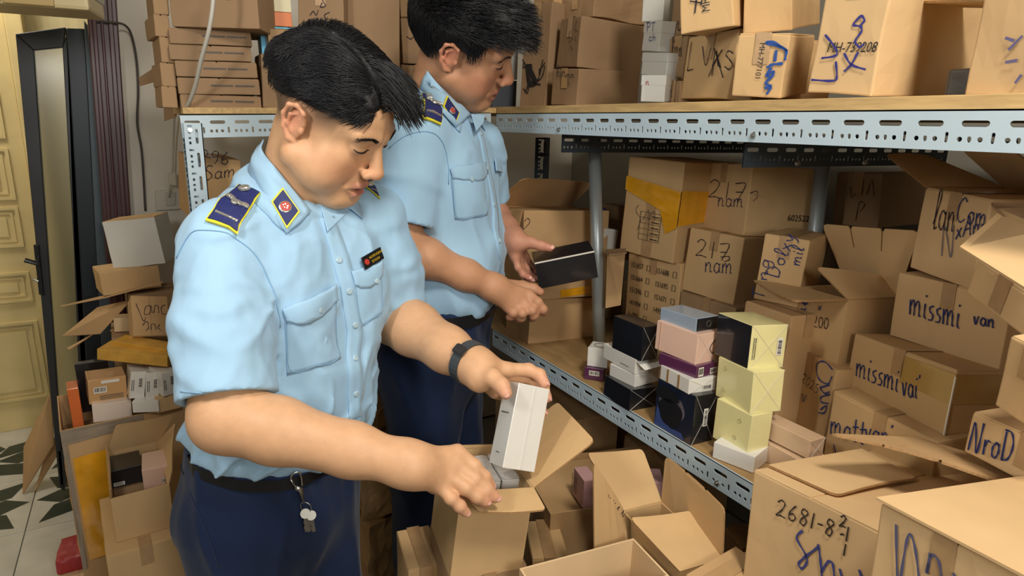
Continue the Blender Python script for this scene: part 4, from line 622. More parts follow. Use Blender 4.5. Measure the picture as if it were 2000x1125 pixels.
# small printed table + yellow tape on the taped carton
D = BX['ytape'][6:9]; bm = bmesh.new()
y0, y1, z0, z1 = D[1]*.66, D[1]*.28, D[2]*.17, D[2]*.46
for k in range(6): tube(bm, [(-.002, y0, z0 + (z1-z0)*k/5), (-.002, y1, z0 + (z1-z0)*k/5)], .0005, 4)
for y in (y0, (y0*.55 + y1*.45), y1): tube(bm, [(-.002, y, z0), (-.002, y, z1)], .0005, 4)
from_bm('printed_table', bm, PR, ty)
for k in range(5): small_lines(ty, (-.001, y0*.52 + y1*.48 - .006, z0 + (z1-z0)*(k+.3)/5), (0, -1, 0), (0, 0, 1), .025, 1, .006, PR)
box_obj('clear_tape', (-.0012, D[1]*.40, 0), (.001, D[1]*.58, D[2]*.62), TAPE, ty)
def tape_patch(name, pts, m, parent, th=.0016, seed=0, n=10, wr=.0015):
    """creased tape bridging a quad given corner points (local)"""
    a, b, c, d = [Vector(p) for p in pts]; nz = (b-a).cross(d-a).normalized(); bm = bmesh.new(); V = []
    for i in range(n+1):
        row = []
        for j in range(n+1):
            s, t = i/n, j/n; p = (a*(1-s)+b*s)*(1-t) + (d*(1-s)+c*s)*t
            p += nz*wr*noise.noise(p*70 + Vector((seed, 0, 0))) + nz*wr*noise.noise(Vector((t*14, s*2, seed)))
            row.append(bm.verts.new(p))
        V.append(row)
    for i in range(n):
        for j in range(n): bm.faces.new((V[i][j], V[i+1][j], V[i+1][j+1], V[i][j+1]))
    return from_bm(name, bm, m, parent, smooth=True)
W1, D1, H1 = D
tape_patch('yellow_tape', [(-.005, D1*.99, H1*.80), (-.005, -.003, H1*.72), (-.005, -.003, H1*.44), (-.006, D1*.99, H1*.66)], YTAPE, ty, seed=3)
tape_patch('yellow_tape', [(-.004, D1*.30, H1*.50), (-.004, -.002, H1*.50), (-.004, -.002, H1*.36), (-.004, D1*.18, H1*.28)], YTAPE, ty, seed=8)
tape_patch('yellow_tape', [(-.003, -.004, H1*.73), (W1*.55, -.004, H1*.71), (W1*.5, -.004, H1*.40), (-.003, -.004, H1*.38)], YTAPE, ty, seed=5)
# clear tape round the corner of K
D = BX['K'][6:9]
box_obj('clear_tape', (-.0014, -.001, D[2]*.48), (.001, D[1]*.46, D[2]*.93), mat('amber_tape', 'b08d50', .25, coat=.6, var=.06), [o for o in C.objects if 'taped corner' not in o.get('label', '') and 'clear tape round' in o.get('label', '')][0])
tk = [o for o in C.objects if 'clear tape round' in o.get('label', '')][0]
box_obj('clear_tape', (-.001, -.0014, D[2]*.48), (D[0]*.62, .001, D[2]*.93), mat('amber_tape', 'b08d50', .25, coat=.6, var=.06), tk)
box_obj('tape_glint', (-.0016, -.0016, 0), (.0006, .0006, D[2]*.9), mat('cellophane', 'd8d4cc', .12, coat=1), tk)  # pale strip painting in the highlight along the taped corner
# ---- upper shelf, right
UP = [
 ('LVX', 'brown carton with black L V X scrawl on the upper shelf', 0), ('MH7', 'brown carton printed MH-7 on top of the L V X scrawled carton', 0),
 ('V2', 'plain brown carton on top of the carton with thick blue brush letters', 0), ('Flew', 'crumpled brown carton with MH-777101 and thick blue letters', 0),
 ('MH73', 'large brown carton printed MH-739208 with blue scribbles', 2), ('V6', 'brown carton at the upper right edge with sideways digits and a flap jutting left', 2),
 ('deer', 'tall brown carton with a leaping deer print at the shelf corner', 5), ('U2', 'lower of two wide brown cartons beside the deer carton', 5), ('U3', 'upper of two wide brown cartons beside the deer carton', 5),
 ('Ba', 'bottom box of the narrow brown stack beside the white boxes', 3), ('Bb', 'middle box of the narrow brown stack beside the white boxes', 3), ('Bc', 'top box of the narrow brown stack beside the white boxes', 3)]
UT = {}
for k, lab, tone in UP: UT[k] = carton(k, lab, tone, amp=.0022)
D = BX['MH73'][6:9]
print_text('printed_code', 'MH-739208', (0, D[1]*.80, .056), (0, -1, 0), (0, 0, 1), .019, PR, UT['MH73'], squeeze=.78, h=.002, shear=.15)
D = BX['Flew'][6:9]
print_text('printed_code', 'MH-777101', (0, D[1]*.55, D[2]*.86), (0, 0, -1), (0, -1, 0), .012, PR, UT['Flew'], squeeze=.95, h=.002)
D = BX['MH7'][6:9]
print_text('printed_code', 'MH-7', (0, D[1]*.42, .028), (0, 0, 1), (0, 1, 0), .019, PR, UT['MH7'], squeeze=.8, h=.002)
D = BX['V6'][6:9]
print_text('printed_code', '?50031'.replace('?', '1'), (0, D[1]*.18, .094), (0, 0, -1), (0, -1, 0), .022, PR, UT['V6'], squeeze=.8, h=.002)
# deer print: body, neck, legs and antlers as flat ink shapes
D = BX['deer'][6:9]; bm = bmesh.new()
def dq(pts): bm.faces.new([bm.verts.new((-.002, D[1]*(1-x), D[2]*z)) for x, z in pts])
dq([(.14, .43), (.40, .43), (.44, .37), (.36, .31), (.18, .36)]); dq([(.36, .31), (.44, .37), (.66, .27), (.70, .22), (.56, .22)]); dq([(.18, .36), (.30, .33), (.42, .26), (.30, .22), (.24, .27)])
dq([(.30, .22), (.42, .26), (.50, .27), (.62, .24), (.60, .21), (.44, .20)])
for p in ([(.14, .43), (.06, .46), (-.0, .48)], [(.16, .41), (.08, .40), (.04, .44)], [(.30, .22), (.24, .17), (.12, .19)], [(.34, .22), (.32, .15), (.20, .16)], [(.66, .26), (.74, .32), (.82, .46)], [(.70, .26), (.84, .30), (.92, .40)], [(.74, .31), (.72, .38)], [(.79, .38), (.90, .43)], [(.70, .23), (.80, .22)]):
    ribbon(bm, [(-.0005, D[1]*(1-x), D[2]*z) for x, z in p], .0035, (-1, 0, 0), .0016)
from_bm('deer_print', bm, PR, UT['deer'])
small_lines(UT['deer'], (-.001, D[1]*.45, D[2]*.52), (0, 0, 1), (0, 1, 0), .035, 2, .004, PR)
WHT = mat('white_box_board', 'd6d6d0', .6, var=.04, vscale=8, bump=.08)
for k, lab in (('Wa', 'bottom white box of the white stack on the upper shelf'), ('Wb', 'white box directly on the bottom one of the upper shelf white stack'), ('Wc', 'white box with blue pen marks in the upper shelf white stack'), ('Wd', 'white box topmost in the upper shelf white stack')):
    t, D = product(k, lab, WHT, name='white_carton', bev=.002)
    box_obj('lid', (-.0012, -.0012, D[2]*.62), (D[0]*.98, D[1]+.001, D[2]+.0008), WHT, t, bev=.0015)
    writings(k, t)
# loose cartons above the two wide ones
def free_carton(label, lo, size, yaw, tone, name='cardboard_carton', key=None, **kw):
    k = 'free%d' % len(BX); BX[k] = (*lo, math.radians(yaw), 0, 0, *size); return carton(k, label, tone, name=name, **kw)
free_carton('crumpled brown carton lying on the two wide cartons', (1.0, 1.34, 1.645), (.2, .14, .07), 8, 3, amp=.006)
free_carton('brown carton end poking out above the deer carton', (.96, 1.46, 1.69), (.2, .12, .09), -6, 1, amp=.004)
# plastic wrapped pack and dark tins behind it
t = thing('wrapped_pack', 'clear plastic wrapped grey pack between the two right upper shelf cartons', 'pack', mw=Matrix.Translation((0.93, 0.4693, 1.4355)) @ Matrix.Rotation(math.radians(-8), 4, 'Z'))
t.location.z = 1.431
box_obj('contents', (.003, -.085, .002), (.05, -.003, .034), mat('grey_contents', '6e7076', .5, var=.2, vscale=30), t, bev=.003)
box_obj('plastic_wrap', (0, -.09, 0), (.055, 0, .036), mat('film', 'eef2f4', .08, trans=.95, bump=.6, bscale=60), t, bev=.004)
for i, (dx, r) in enumerate(((.10, .016), (.14, .016))):
    t = thing('tin', ('dark tin with a pale lid nearer the aisle behind the wrapped pack', 'dark tin with a pale lid farther in behind the wrapped pack')[i], 'tin', mw=Matrix.Translation((.93+dx, .425, 1.4305)))
    bm = bmesh.new(); tube(bm, [(0, 0, 0), (0, 0, .055)], r, 20); from_bm('body', bm, mat('navy_tin', '1d1c34', .4), t, smooth=False)
    bm = bmesh.new(); tube(bm, [(0, 0, .055), (0, 0, .068)], r*.8, 20); from_bm('lid', bm, mat('bone_lid', 'b3a68c', .5), t)
# ---- product stacks at the shelf edge
BLKC = cello('black_gloss', '16181d'); WC = cello('white_gloss', 'd8d6d0', .03); YC = cello('pale_yellow_gloss', 'ddd59b', .05); PKC = cello('blush_gloss', 'dcb8a4', .03); PUR = cello('plum_gloss', '54284a', .05)
NAVY = cello('navy_print', '161d2e', .3); SLV = cello('silver_blue_gloss', '8f9eae', .05, .3); BEI = cello('beige_gloss', 'c9ab8d', .06); FOLD = mat('cellophane', 'd8d4cc', .12, coat=1)
GR = None
t, D = product('s1a', 'black box at the bottom of the left shelf edge stack', BLKC); fold_x(t, D, 'y0', FOLD)
t, D = product('s1b', 'thin white box on the bottom black box of the left stack', WC); 
t, D = product('s1c', 'opened white box tilted under the big black box of the left stack', WC)
flap_mesh('flap', [(0, 0, D[2]*.9), (D[0]*.9, 0, D[2]*.9), (D[0]*.95, -.02, D[2]*.55), (.01, -.02, D[2]*.45)], WC, t, th=.001); small_lines(t, (-.0008, D[1]*.42, D[2]*.3), (0, -1, 0), (0, 0, 1), .03, 1, .004)
t, D = product('s1d', 'black cube shaped box on top of the left shelf edge stack', BLKC); fold_x(t, D, 'y0', FOLD)
t, D = product('small_purple', 'small plum box under the little white box by the post foot', PUR); barcode(t, (.012, 0, D[2]*.35), (1, 0, 0), (0, 0, 1), .032, .014); barcode(t, (0, D[1]*.75, D[2]*.4), (0, -1, 0), (0, 0, 1), .025, .012)
t, D = product('small_white', 'little white box on the small plum box by the post foot', WC)
bm = bmesh.new(); tube(bm, [(D[0]*.5 + .014*math.cos(a), D[1]*.5 + .014*math.sin(a), D[2]+.0005) for a in [i*math.pi/10 for i in range(20)]], .0006, 4, closed=True); from_bm('round_emblem', bm, PR, t)
t, D = product('s2a', 'large dark navy box with a portrait print at the bottom of the middle stack', BLKC, faces={'x0': NAVY}); fold_x(t, D, 'y0', FOLD)
barcode(t, (D[0]*.42, 0, D[2]*.35), (1, 0, 0), (0, 0, 1), .011, .036, vert=True)
pr = bmesh.new()
def blob(bm, c, rx, rz, n=18, x=-.0012, ph=0):
    bm.faces.new([bm.verts.new((x, D[1]*(1-c[0]) - rx*math.cos(a)*(1+.1*math.sin(3*a+ph)), D[2]*c[1] + rz*math.sin(a)*(1+.08*math.cos(2*a+ph)))) for a in [2*math.pi*i/n for i in range(n)]])
blob(pr, (.34, .60), .028, .026, ph=1); blob(pr, (.62, .55), .016, .022, ph=2); from_bm('figure_print', pr, mat('dusk_skin_print', '5d5660', .5, var=.3, vscale=60), t)
pr = bmesh.new(); blob(pr, (.42, .42), .033, .030, x=-.0016); blob(pr, (.28, .76), .034, .014, x=-.0016, ph=2); from_bm('shadow_print', pr, mat('dark_print', '0c1016', .5), t)
pr = bmesh.new(); pr.faces.new([pr.verts.new((-.0014, D[1]*(1-a), D[2]*b)) for a, b in ((.02, .02), (.85, .02), (.75, .14), (.45, .12), (.22, .28), (.06, .46))]); from_bm('blue_print', pr, mat('blue_print', '34477c', .5, var=.1), t)
t, D = product('s2b', 'white box with gold stripes on the navy portrait box', WC)
for a in (.28, .66): box_obj('gold_stripe', (-.0012, D[1]*(1-a)-.002, .001), (.001, D[1]*(1-a)+.002, D[2]-.001), mat('gold_print', '8d6a3c', .4, var=.3, vscale=200), t)
barcode(t, (D[0]*.5, 0, .004), (1, 0, 0), (0, 0, 1), .022, .011); fold_x(t, D, 'y0', FOLD)
t, D = product('s2c', 'plum box under the blush box in the middle stack', PUR); barcode(t, (D[0]*.08, 0, .003), (1, 0, 0), (0, 0, 1), .014, .018); barcode(t, (D[0]*.62, 0, .003), (1, 0, 0), (0, 0, 1), .02, .012)
t, D = product('s2d', 'blush pink box in the middle stack below the silver blue one', PKC); fold_x(t, D, 'y0', FOLD)
bm = bmesh.new(); tube(bm, smooth_path([(D[0]*.95, -.001, .045), (D[0]*.75, -.001, .038), (D[0]*.66, -.001, .028), (D[0]*.8, -.001, .018), (D[0]*.95, -.001, .018)]), .0007, 4); from_bm('loop_emblem', bm, PR, t)
box_obj('side_crease', (-.0012, D[1]-.013, 0), (.001, D[1]-.0122, D[2]), mat('blush_dark', 'b8947f', .5), t)
t, D = product('s2e', 'silver blue box with a black end on top of the middle stack', SLV, faces={'y0': BLKC})
bm = bmesh.new(); tube(bm, [(D[0]*.55 + .006*math.cos(a), -.0014, D[2]*.5 + .006*math.sin(a)) for a in [i*math.pi/10 for i in range(20)]], .0006, 4, closed=True); from_bm('round_emblem', bm, mat('print_grey', '55504c', .6), t)
t, D = product('s3a', 'white box crushed under the yellow stack nearest the beam', WC)
t, D = product('s3b', 'lowest pale yellow box of the right product stack', YC, name='product_box')
def ring_marks(t, D, pts):
    for a, b in pts:
        bm = bmesh.new(); tube(bm, [(-.001, D[1]*(1-a) + .0035*math.cos(q), D[2]*b + .0035*math.sin(q)) for q in [i*math.pi/6 for i in range(12)]], .0004, 4, closed=True); from_bm('round_seal', bm, mat('yellow_dark', 'a9a06e', .4), t)
ring_marks(t, D, ((.62, .3), (.7, .75)))
t, D = product('s3c', 'middle pale yellow box of the right product stack', YC); fold_x(t, D, 'y0', FOLD); ring_marks(t, D, ((.22, .25), (.24, .8)))
t, D = product('s3d', 'pale yellow box with a black side on top of the right product stack', YC, faces={'x0': BLKC}); fold_x(t, D, 'y0', FOLD)
barcode(t, (D[0]*.74, 0, D[2]*.3), (1, 0, 0), (0, 0, 1), .012, .032, vert=True); small_lines(t, (D[0]*.12, 0, D[2]*.72), (0, 0, -1), (1, 0, 0), .04, 2, .004)
for k, lab in (('s4a', 'long beige box, lower of the two beside the yellow stack'), ('s4b', 'long beige box, upper of the two beside the yellow stack')):
    t, D = product(k, lab, BEI); box_obj('side_crease', (-.001, D[1]-.016, 0), (.001, D[1]-.0154, D[2]), mat('beige_dark', '9c7f63', .5), t); fold_x(t, D, 'y0', FOLD)
# ---- cartons beyond the left post
carton('bB', 'plain brown carton on the lower shelf behind the left post, lower of two', 1)
ba = carton('bA', 'brown carton with a raised back flap behind the left post', 1)
D = BX['bA'][6:9]; tape_patch('yellow_tape', [(D[0]*.45, -.002, D[2]*.10), (D[0]*.8, -.002, D[2]*.13), (D[0]*.8, -.002, D[2]*.04), (D[0]*.45, -.002, .003)], YTAPE, ba, seed=2)
flap_mesh('flap', [(0, .01, D[2]), (0, D[1], D[2]), (-.03, D[1]*.9, D[2]-.03), (-.02, .0, D[2]-.07)], kraft(1), ba)
free_carton('brown carton half hidden behind the left post, blue and white goods on it', (1.14, 1.50, .8), (.14, .16, .20), -6, 3)
free_carton('upright brown carton behind the left post next to the yellow taped one', (1.19, 1.42, 1.001), (.09, .09, .16), -4, 3)
t = thing('product_box', 'deep blue box peeking out left of the yellow taped carton', 'box', mw=Matrix.Translation((1.10, 1.45, 1.105)) @ Matrix.Rotation(.1, 4, 'Z')); box_obj('body', (0, 0, 0), (.07, .03, .05), cello('blue_gloss', '1d2c66'), t, bev=.002)
t = thing('product_box', 'white tilted box peeking out left of the yellow taped carton', 'box', mw=Matrix.Translation((1.08, 1.36, 1.04)) @ Matrix.Rotation(.15, 4, 'Y')); box_obj('body', (0, 0, 0), (.05, .05, .075), WHT, t, bev=.002)
t = thing('cardboard_flap_sheet', 'torn curved cardboard sheet standing beside the number printed carton', 'cardboard', mw=Matrix.Identity(4))
slab('sheet', ((1.017, 1.253, 1.079), (1.058, 1.23, 1.082), (1.019, 1.188, 0.947), (0.997, 1.221, 0.933)), .003, kraft(1), t)
slab('bent_edge', ((1.015, 1.254, 1.08), (1.058, 1.23, 1.084), (1.033, 1.196, 1.081), (0.982, 1.201, 1.079)), .003, kraft(3), t)
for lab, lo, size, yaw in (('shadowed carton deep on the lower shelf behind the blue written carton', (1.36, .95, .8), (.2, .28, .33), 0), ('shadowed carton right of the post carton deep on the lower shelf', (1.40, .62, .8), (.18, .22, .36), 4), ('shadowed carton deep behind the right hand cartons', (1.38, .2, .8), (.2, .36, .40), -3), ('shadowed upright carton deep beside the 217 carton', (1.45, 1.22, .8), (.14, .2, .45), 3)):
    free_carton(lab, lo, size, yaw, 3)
# support under H
v = BX['H']; free_carton('shadowed brown carton under the one behind the right post', (v[0]+.01, v[1]+.005, 1.165), (.12, .10, .0), 0, 3) if 0 else None
# ---- right front cartons
Mi_ = box_mw('T').inverted(); FLP['T'] = []
tt = carton('T', 'open brown carton numbered 2681-8 in the right foreground', 2, tape=False)
D = BX['T'][6:9]; flap_mesh('flap', [(.026, .198, .2145), (.245, .20, .2165), (.211, .085, .2165), (.030, .083, .2155)], kraft(2), tt, th=.0035, curl=.004)
flap_mesh('flap', [tuple(Mi_ @ Vector(q)) for q in ((1.0208, 0.3109, 0.935), (0.9829, 0.44, 0.935), (0.8241, 0.4871, 0.958), (0.9071, 0.3047, 0.955))], kraft(1), tt, notches=2, th=.0035, curl=.006)
ty2 = carton('You', 'closed brown carton with large grey blue letters in the bottom right corner', 2)
D = BX['You'][6:9]
slab('top_flap', ((-.004, D[1]+.004, D[2]+.001), (-.004, -.006, D[2]+.001), (D[0]+.01, -.006, D[2]+.004), (D[0]+.01, D[1]+.004, D[2]+.004)), .003, kraft(2), ty2)
to = carton('O', 'tilted brown carton at the right edge with a bright flap hanging over', 2)
slab('flap', ((0.889, 0.395, 1.244), (0.845, 0.292, 1.212), (0.936, 0.329, 1.275), (1.01, 0.408, 1.284)), .003, kraft(2), to).matrix_parent_inverse = to.matrix_world.inverted()
slab('flap', ((1.047, 0.437, 1.292), (1.045, 0.391, 1.295), (0.968, 0.355, 1.265), (1.002, 0.415, 1.29)), .003, kraft(3), to).matrix_parent_inverse = to.matrix_world.inverted()
# ---- back rack stock
for k, lab in (('F1', 'bottom flat kraft box of the stack on the back rack'), ('F2', 'second flat kraft box from the bottom of the back rack stack'), ('F3', 'third flat kraft box from the bottom of the back rack stack'), ('F4', 'fourth flat kraft box from the bottom of the back rack stack'), ('F5', 'fifth flat kraft box from the bottom, under the tall one'), ('F6', 'tall kraft box topmost of the stack on the back rack')):
    setb(k, ta=0); t = carton(k, lab, 5, name='flat_kraft_box', tape=False, amp=.0008); D = BX[k][6:9]
    if k == 'F6': print_text('small_print', '0M - 15', (D[0]*.46, 0, D[2]*.42), (1, 0, 0), (0, 0, 1), .014, mat('print_grey', '55504c', .6), t, h=.0014)
    else:
        small_lines(t, (D[0]*(.33 + .03*(ord(k[1]) % 3)), 0, D[2]*.5), (1, 0, 0), (0, 0, 1), .045, 1, .008, mat('print_grey', '55504c', .6)); small_lines(t, (D[0]*(.63 + .03*(ord(k[1]) % 3)), 0, D[2]*.5), (1, 0, 0), (0, 0, 1), .04, 1, .008, mat('print_grey', '55504c', .6))
z = 1.392
NAR = []
for i in range(5):
    k = 'nar%d' % i; BX[k] = (.055 + .003*(i % 3), 1.60, z + .009 if i == 0 else z, math.radians(4 + 2*(i % 2)), 0, 0, .029, .13, .044 + .004*(i % 3)); 
    z = BX[k][2] + BX[k][8]
    NAR += [0]; NAR[i] = carton(k, 'narrow kraft box, %s in the slim pile by the flat kraft stack' % ('lowest', 'second lowest', 'middle one', 'second highest', 'topmost')[i], 3, name='narrow_kraft_box', tape=False)
k = 'nar0'
t = thing('dark_panel', 'thin dark panel fixed on the wall behind the slim kraft pile', 'panel', mw=Matrix.Translation((0.039, 2.638, 1.552))); box_obj('body', (0, 0, 0), (.014, .10, .40), BLK, t)
slab('torn_flap', ((0.019, 1.957, 1.477), (0.061, 1.941, 1.506), (0.058, 1.933, 1.47), (0.02, 1.951, 1.457)), .002, kraft(3), NAR[2]).matrix_parent_inverse = NAR[2].matrix_world.inverted()
slab('hanging_flap', ((0.086, 2.003, 1.601), (0.111, 1.988, 1.602), (0.095, 1.932, 1.382), (0.066, 1.946, 1.371)), .002, kraft(3), NAR[0]).matrix_parent_inverse = NAR[0].matrix_world.inverted()
CRM = mat('cream_card', 'd8d0ac', .5); ORG = mat('orange_card', 'd97c45', .5); LBL = mat('light_blue_card', '5fb4da', .5)
for k, lab, m in (('cream', 'cream box topmost above the orange and light blue ones', CRM), ('orange2', 'orange box between the cream and light blue ones', ORG), ('blue', 'light blue box under the orange one on the back rack', LBL)): product(k, lab, m)
for k, lab, tn_ in (('P2', 'small brown carton with a pen cross beside the flat kraft stack', 5), ('P1', 'little brown carton in front of the light blue box', 3), ('P0', 'brown carton behind the young man\'s hair on the back rack', 5), ('P3', 'brown carton with a black squiggle at the top edge of the back rack', 5), ('P4', 'tall plain brown carton between the two men\'s heads', 5), ('P6', 'lower brown carton behind the older man\'s nape', 3), ('P5', 'brown carton marked Sh behind the older man\'s head', 5), ('P7', 'brown carton on top of the Sh carton', 3)): carton(k, lab, tn_)
product('dark1', 'dark slate box before the older man\'s mouth on the corner shelf', mat('slate_card', '353b45', .6)); product('sheet1', 'pale grey box on the dark slate box in the shelf corner', mat('pale_grey_card', 'a9adad', .6))
carton('P96', 'brown carton with black scrawl under the back rack\'s top shelf', 1)
v = BX['P96']; free_carton('brown carton supporting the scrawled one under the top shelf', (v[0], v[1], .8), (.24, .2, v[2]-.801), 0, 3); free_carton('long shadowed carton beside the scrawled one under the top shelf', (.36, 1.68, .805), (.42, .25, .42), 0, 3)
# ---- left floor pile
setb('tall', z=0, h=.592, w=.31, d=.26, ta=0, tb=0); setb('lowc', z=0, h=.479, ta=0, tb=0, w=.145); setb('flapc', z=.480, ta=0)
tl = carton('tall', 'tall carton wrapped in yellow tape full of product boxes by the doorway', 1, openb=True)
D = BX['tall'][6:9]; box_obj('packing_filler', (.006, .006, .006), (D[0]-.006, D[1]-.006, .50), kraft(3), tl)
tape_patch('yellow_tape', [(.018, -.003, D[2]*.86), (D[0]*.62, -.003, D[2]*.88), (D[0]*.62, -.003, D[2]*.36), (.018, -.003, D[2]*.34)], YTAPE, tl, seed=4, n=14, wr=.003)
tape_patch('yellow_tape', [(-.002, .03, D[2]*.84), (.02, -.003, D[2]*.85), (.02, -.003, D[2]*.36), (-.002, .03, D[2]*.36)], YTAPE, tl, seed=6)
for q in ([(0, D[2]*.93), (D[0]*.6, D[2]*.95), (D[0]*.6, D[2]), (0, D[2])], [(0, D[2]*.3), (.012, D[2]*.3), (.012, D[2]*.93), (0, D[2]*.93)]):
    tape_patch('grey_tape', [(x, -.0025, z) for x, z in q], GREYTAPE, tl, seed=1)
tf = carton('flapc', 'open carton holding a black and a blush box behind the young man', 0, openb=True)
carton('lowc', 'closed brown carton on the floor behind the young man', 0)
setb('inblack', z=.545, ta=0, tb=0); setb('inpink', z=.545, ta=0, tb=0)
t, D = product('inblack', 'black box inside the open carton behind the young man', BLKC); barcode(t, (.004, 0, .004), (1, 0, 0), (0, 0, 1), .022, .009)
t, D = product('inpink', 'blush box inside the open carton behind the young man', PKC); barcode(t, (D[0]*.68, 0, .008), (1, 0, 0), (0, 0, 1), .010, .012)
D = BX['flapc'][6:9]; box_obj('packing_filler', (.005, .005, .005), (D[0]-.005, D[1]-.005, .06), kraft(3), tf)
t, D = product('beige', 'tan box with a barcode in the tall taped carton', cello('tan_gloss', 'bf9667', .05)); barcode(t, (.012, 0, D[2]*.42), (1, 0, 0), (0, 0, 1), .03, .018); small_lines(t, (D[0]*.28, 0, D[2]*.28), (1, 0, 0), (0, 0, 1), .055, 3, .005); box_obj('title_strip', (.03, -.0012, D[2]*.80), (.072, .001, D[2]*.92), mat('label_white', 'd8d4ca', .5), t)
t, D = product('pinkwhite', 'off white box under the tan box in the tall taped carton', cello('offwhite_gloss', 'd9c9bc'))
t, D = product('blackbk', 'upright black box at the left of the tall taped carton', BLKC)
t, D = product('orange', 'upright orange box at the left corner of the tall taped carton', cello('orange_gloss', 'd9713a', .1))
for k, lab in (('wA', 'white box with a barcode left of the pair under the gold box'), ('wB', 'white box with a barcode right of the pair under the gold box'), ('wC', 'white rounded box by the young man\'s sleeve'), ('wD', 'white box lying under the pair of upright white boxes')):
    t, D = product(k, lab, WC)
    if k != 'wD': barcode(t, (D[0]*.5, 0, D[2]*.40), (1, 0, 0), (0, 0, 1), .013, .030, vert=True); small_lines(t, (D[0]*.2, 0, D[2]*.7), (0, 0, -1), (1, 0, 0), .03, 2, .004)
free_carton('small white stock carton under the rounded white box', (-.03, 1.85, .594), (.06, .07, .044), 10, 2, tape=False)
GOLD = mat('gold_foil', 'cf9f42', .3, metal=.3, coat=.5, var=.15, vscale=25)
product('gold1', 'gold box lying across the white boxes, nearer of two', GOLD); product('gold2', 'gold box lying behind the nearer gold box', GOLD)
tl2 = carton('lanc', 'flattened brown carton with a pen scrawl leaning behind the gold boxes', 1, tape=False)
free_carton('brown carton on the floor under the pen scrawled one', (-.12, 2.14, 0), (.24, .22, .37), 6, 3); free_carton('brown carton stacked beneath the small tan box by the wall', (-.13, 2.15, .372), (.24, .2, .355), 2, 3)
product('smallb', 'small tan box in the dark gap below the hanging flaps', kraft(4), name='small_box')
free_carton('shadowed brown carton under the flapped one left of the rack', (-.07, 2.2, .729), (.16, .12, .118), 8, 3)
tk2 = carton('kraft', 'brown carton with long drooping flaps under the white box', 0, tape=False)
for q in (((-0.253, 2.257, 0.822), (-0.193, 2.283, 0.826), (0.023, 2.175, 0.888), (-0.134, 2.196, 0.851)), ((-0.262, 2.258, 0.726), (-0.165, 2.316, 0.791), (-0.068, 2.289, 0.812), (-0.164, 2.269, 0.716)), ((-0.256, 2.277, 0.681), (-0.194, 2.307, 0.704), (-0.179, 2.301, 0.712), (-0.249, 2.271, 0.676))):
    slab('flap', q, .004, kraft(1), tk2).matrix_parent_inverse = tk2.matrix_world.inverted()
tw = carton('whitebox', 'white carton with a brown inner lid on top of the left pile', 0, tape=False, name='white_carton')
for ch in tw.children:
    if ch.name.startswith('body'): ch.data.materials[0] = WHT
for i, (a, b, c) in enumerate((((42, 920), (100, 766), 2.30), ((58, 950), (112, 800), 2.26), ((80, 955), (128, 830), 2.22))): pass
for q, lab in ((((-0.5085, 2.7077, 0.003), (-0.496, 2.799, 0.152), (-0.38, 2.749, 0.374), (-0.394, 2.722, 0.173)), 'cardboard sheet leaning on the glass door, nearest the camera'), (((-0.4737, 2.7009, 0.003), (-0.424, 2.774, 0.129), (-0.354, 2.745, 0.25), (-0.383, 2.75, 0.13)), 'cardboard sheet leaning behind the nearest one by the glass door')):
    t = thing('cardboard_sheet', lab, 'cardboard'); slab('sheet', q, .005, kraft(1), t)
t = thing('red_packet', 'red packet on the floor left of the taped carton', 'packet'); bm = dented((0, 0, 0), (.10, .12, .05), .01, .008, 3); from_bm('wrapper', bm, mat('red_plastic', 'a3323a', .4, bump=.4), t, mw=None); t.matrix_world = Matrix.Translation((-.335, 2.03, .062))
free_carton('small tan carton on the floor below the red packet', (-.33, 1.95, 0), (.1, .16, .06), 3, 4, tape=False)
# ---- centre floor pile
def prop(k, label, z0=0, pad=.0, tone=3, top=None):
    v = BX[k]; h = v[2] - (.026 if k in ('T', 'You', 'OC3') else .004) - z0
    if h > .02: free_carton(label, (v[0]+pad, v[1]+pad, z0), (v[6]+.01, v[7]+.01, h), math.degrees(v[3]), tone)
setb('OC3', z=.485, h=.22, yaw=math.radians(-7))
Mi_ = box_mw('OC2').inverted(); FLP['OC2'][3] = [tuple(Mi_ @ Vector(q)) for q in ((0.602, 0.726, 0.681), (0.683, 0.731, 0.657), (0.683, 0.75, 0.723), (0.599, 0.74, 0.845))]
hc = carton('HC', 'open carton the young man is unpacking, right flap raised', 0, openb=True)
D = BX['HC'][6:9]
lb = carton('LB', 'closed brown carton left of the one being unpacked', 0)
oc2 = carton('OC2', 'open carton with four standing flaps in the middle of the floor pile', 0, openb=True, notch={1: 2})
oc3 = carton('OC3', 'open battered carton at the bottom edge before the slotted flaps', 4, openb=True, amp=.004)
carton('OC4', 'closed brown carton in front of the beam beside the numbered carton', 1); carton('CB', 'brown carton with a bare top right of the one being unpacked', 0); carton('BR', 'brown carton under the shelf beam right of the slotted flaps', 1)
print_text('printed_word', 'XUAN', (.0, .0, 0), (1, 0, 0), (0, 1, 0), .02, PR, None) if 0 else None
q = [Vector(p) for p in FLP['OC2'][3]]; nz = (q[1]-q[0]).cross(q[3]-q[0]).normalized()
f = [c for c in oc2.children if c.name.startswith('flap')][3]; cdir = box_mw('OC2').to_3x3().inverted() @ Vector((-.5, -.8, .3)); nz = -nz if nz.dot(cdir) < 0 else nz
for a, ch in enumerate('XUAN'):
    t = .30 + .16*a; top = q[3].lerp(q[2], t); bot = q[0].lerp(q[1], t); c = top.lerp(bot, .30) + nz*.003; al = (q[2]-q[3]).normalized()
    print_text('printed_letter', ch, c, al, nz.cross(al), .017, PR, f, h=.0005)
PNK = mat('pale_pink_card', 'd3a7a8', .55, var=.03)
t, D = product('pink1', 'pale pink box standing in the open carton under the beam, left one', PNK); small_lines(t, (-.0008, D[1]*.7, D[2]*.8), (0, 0, -1), (0, -1, 0), .04, 3, .01)
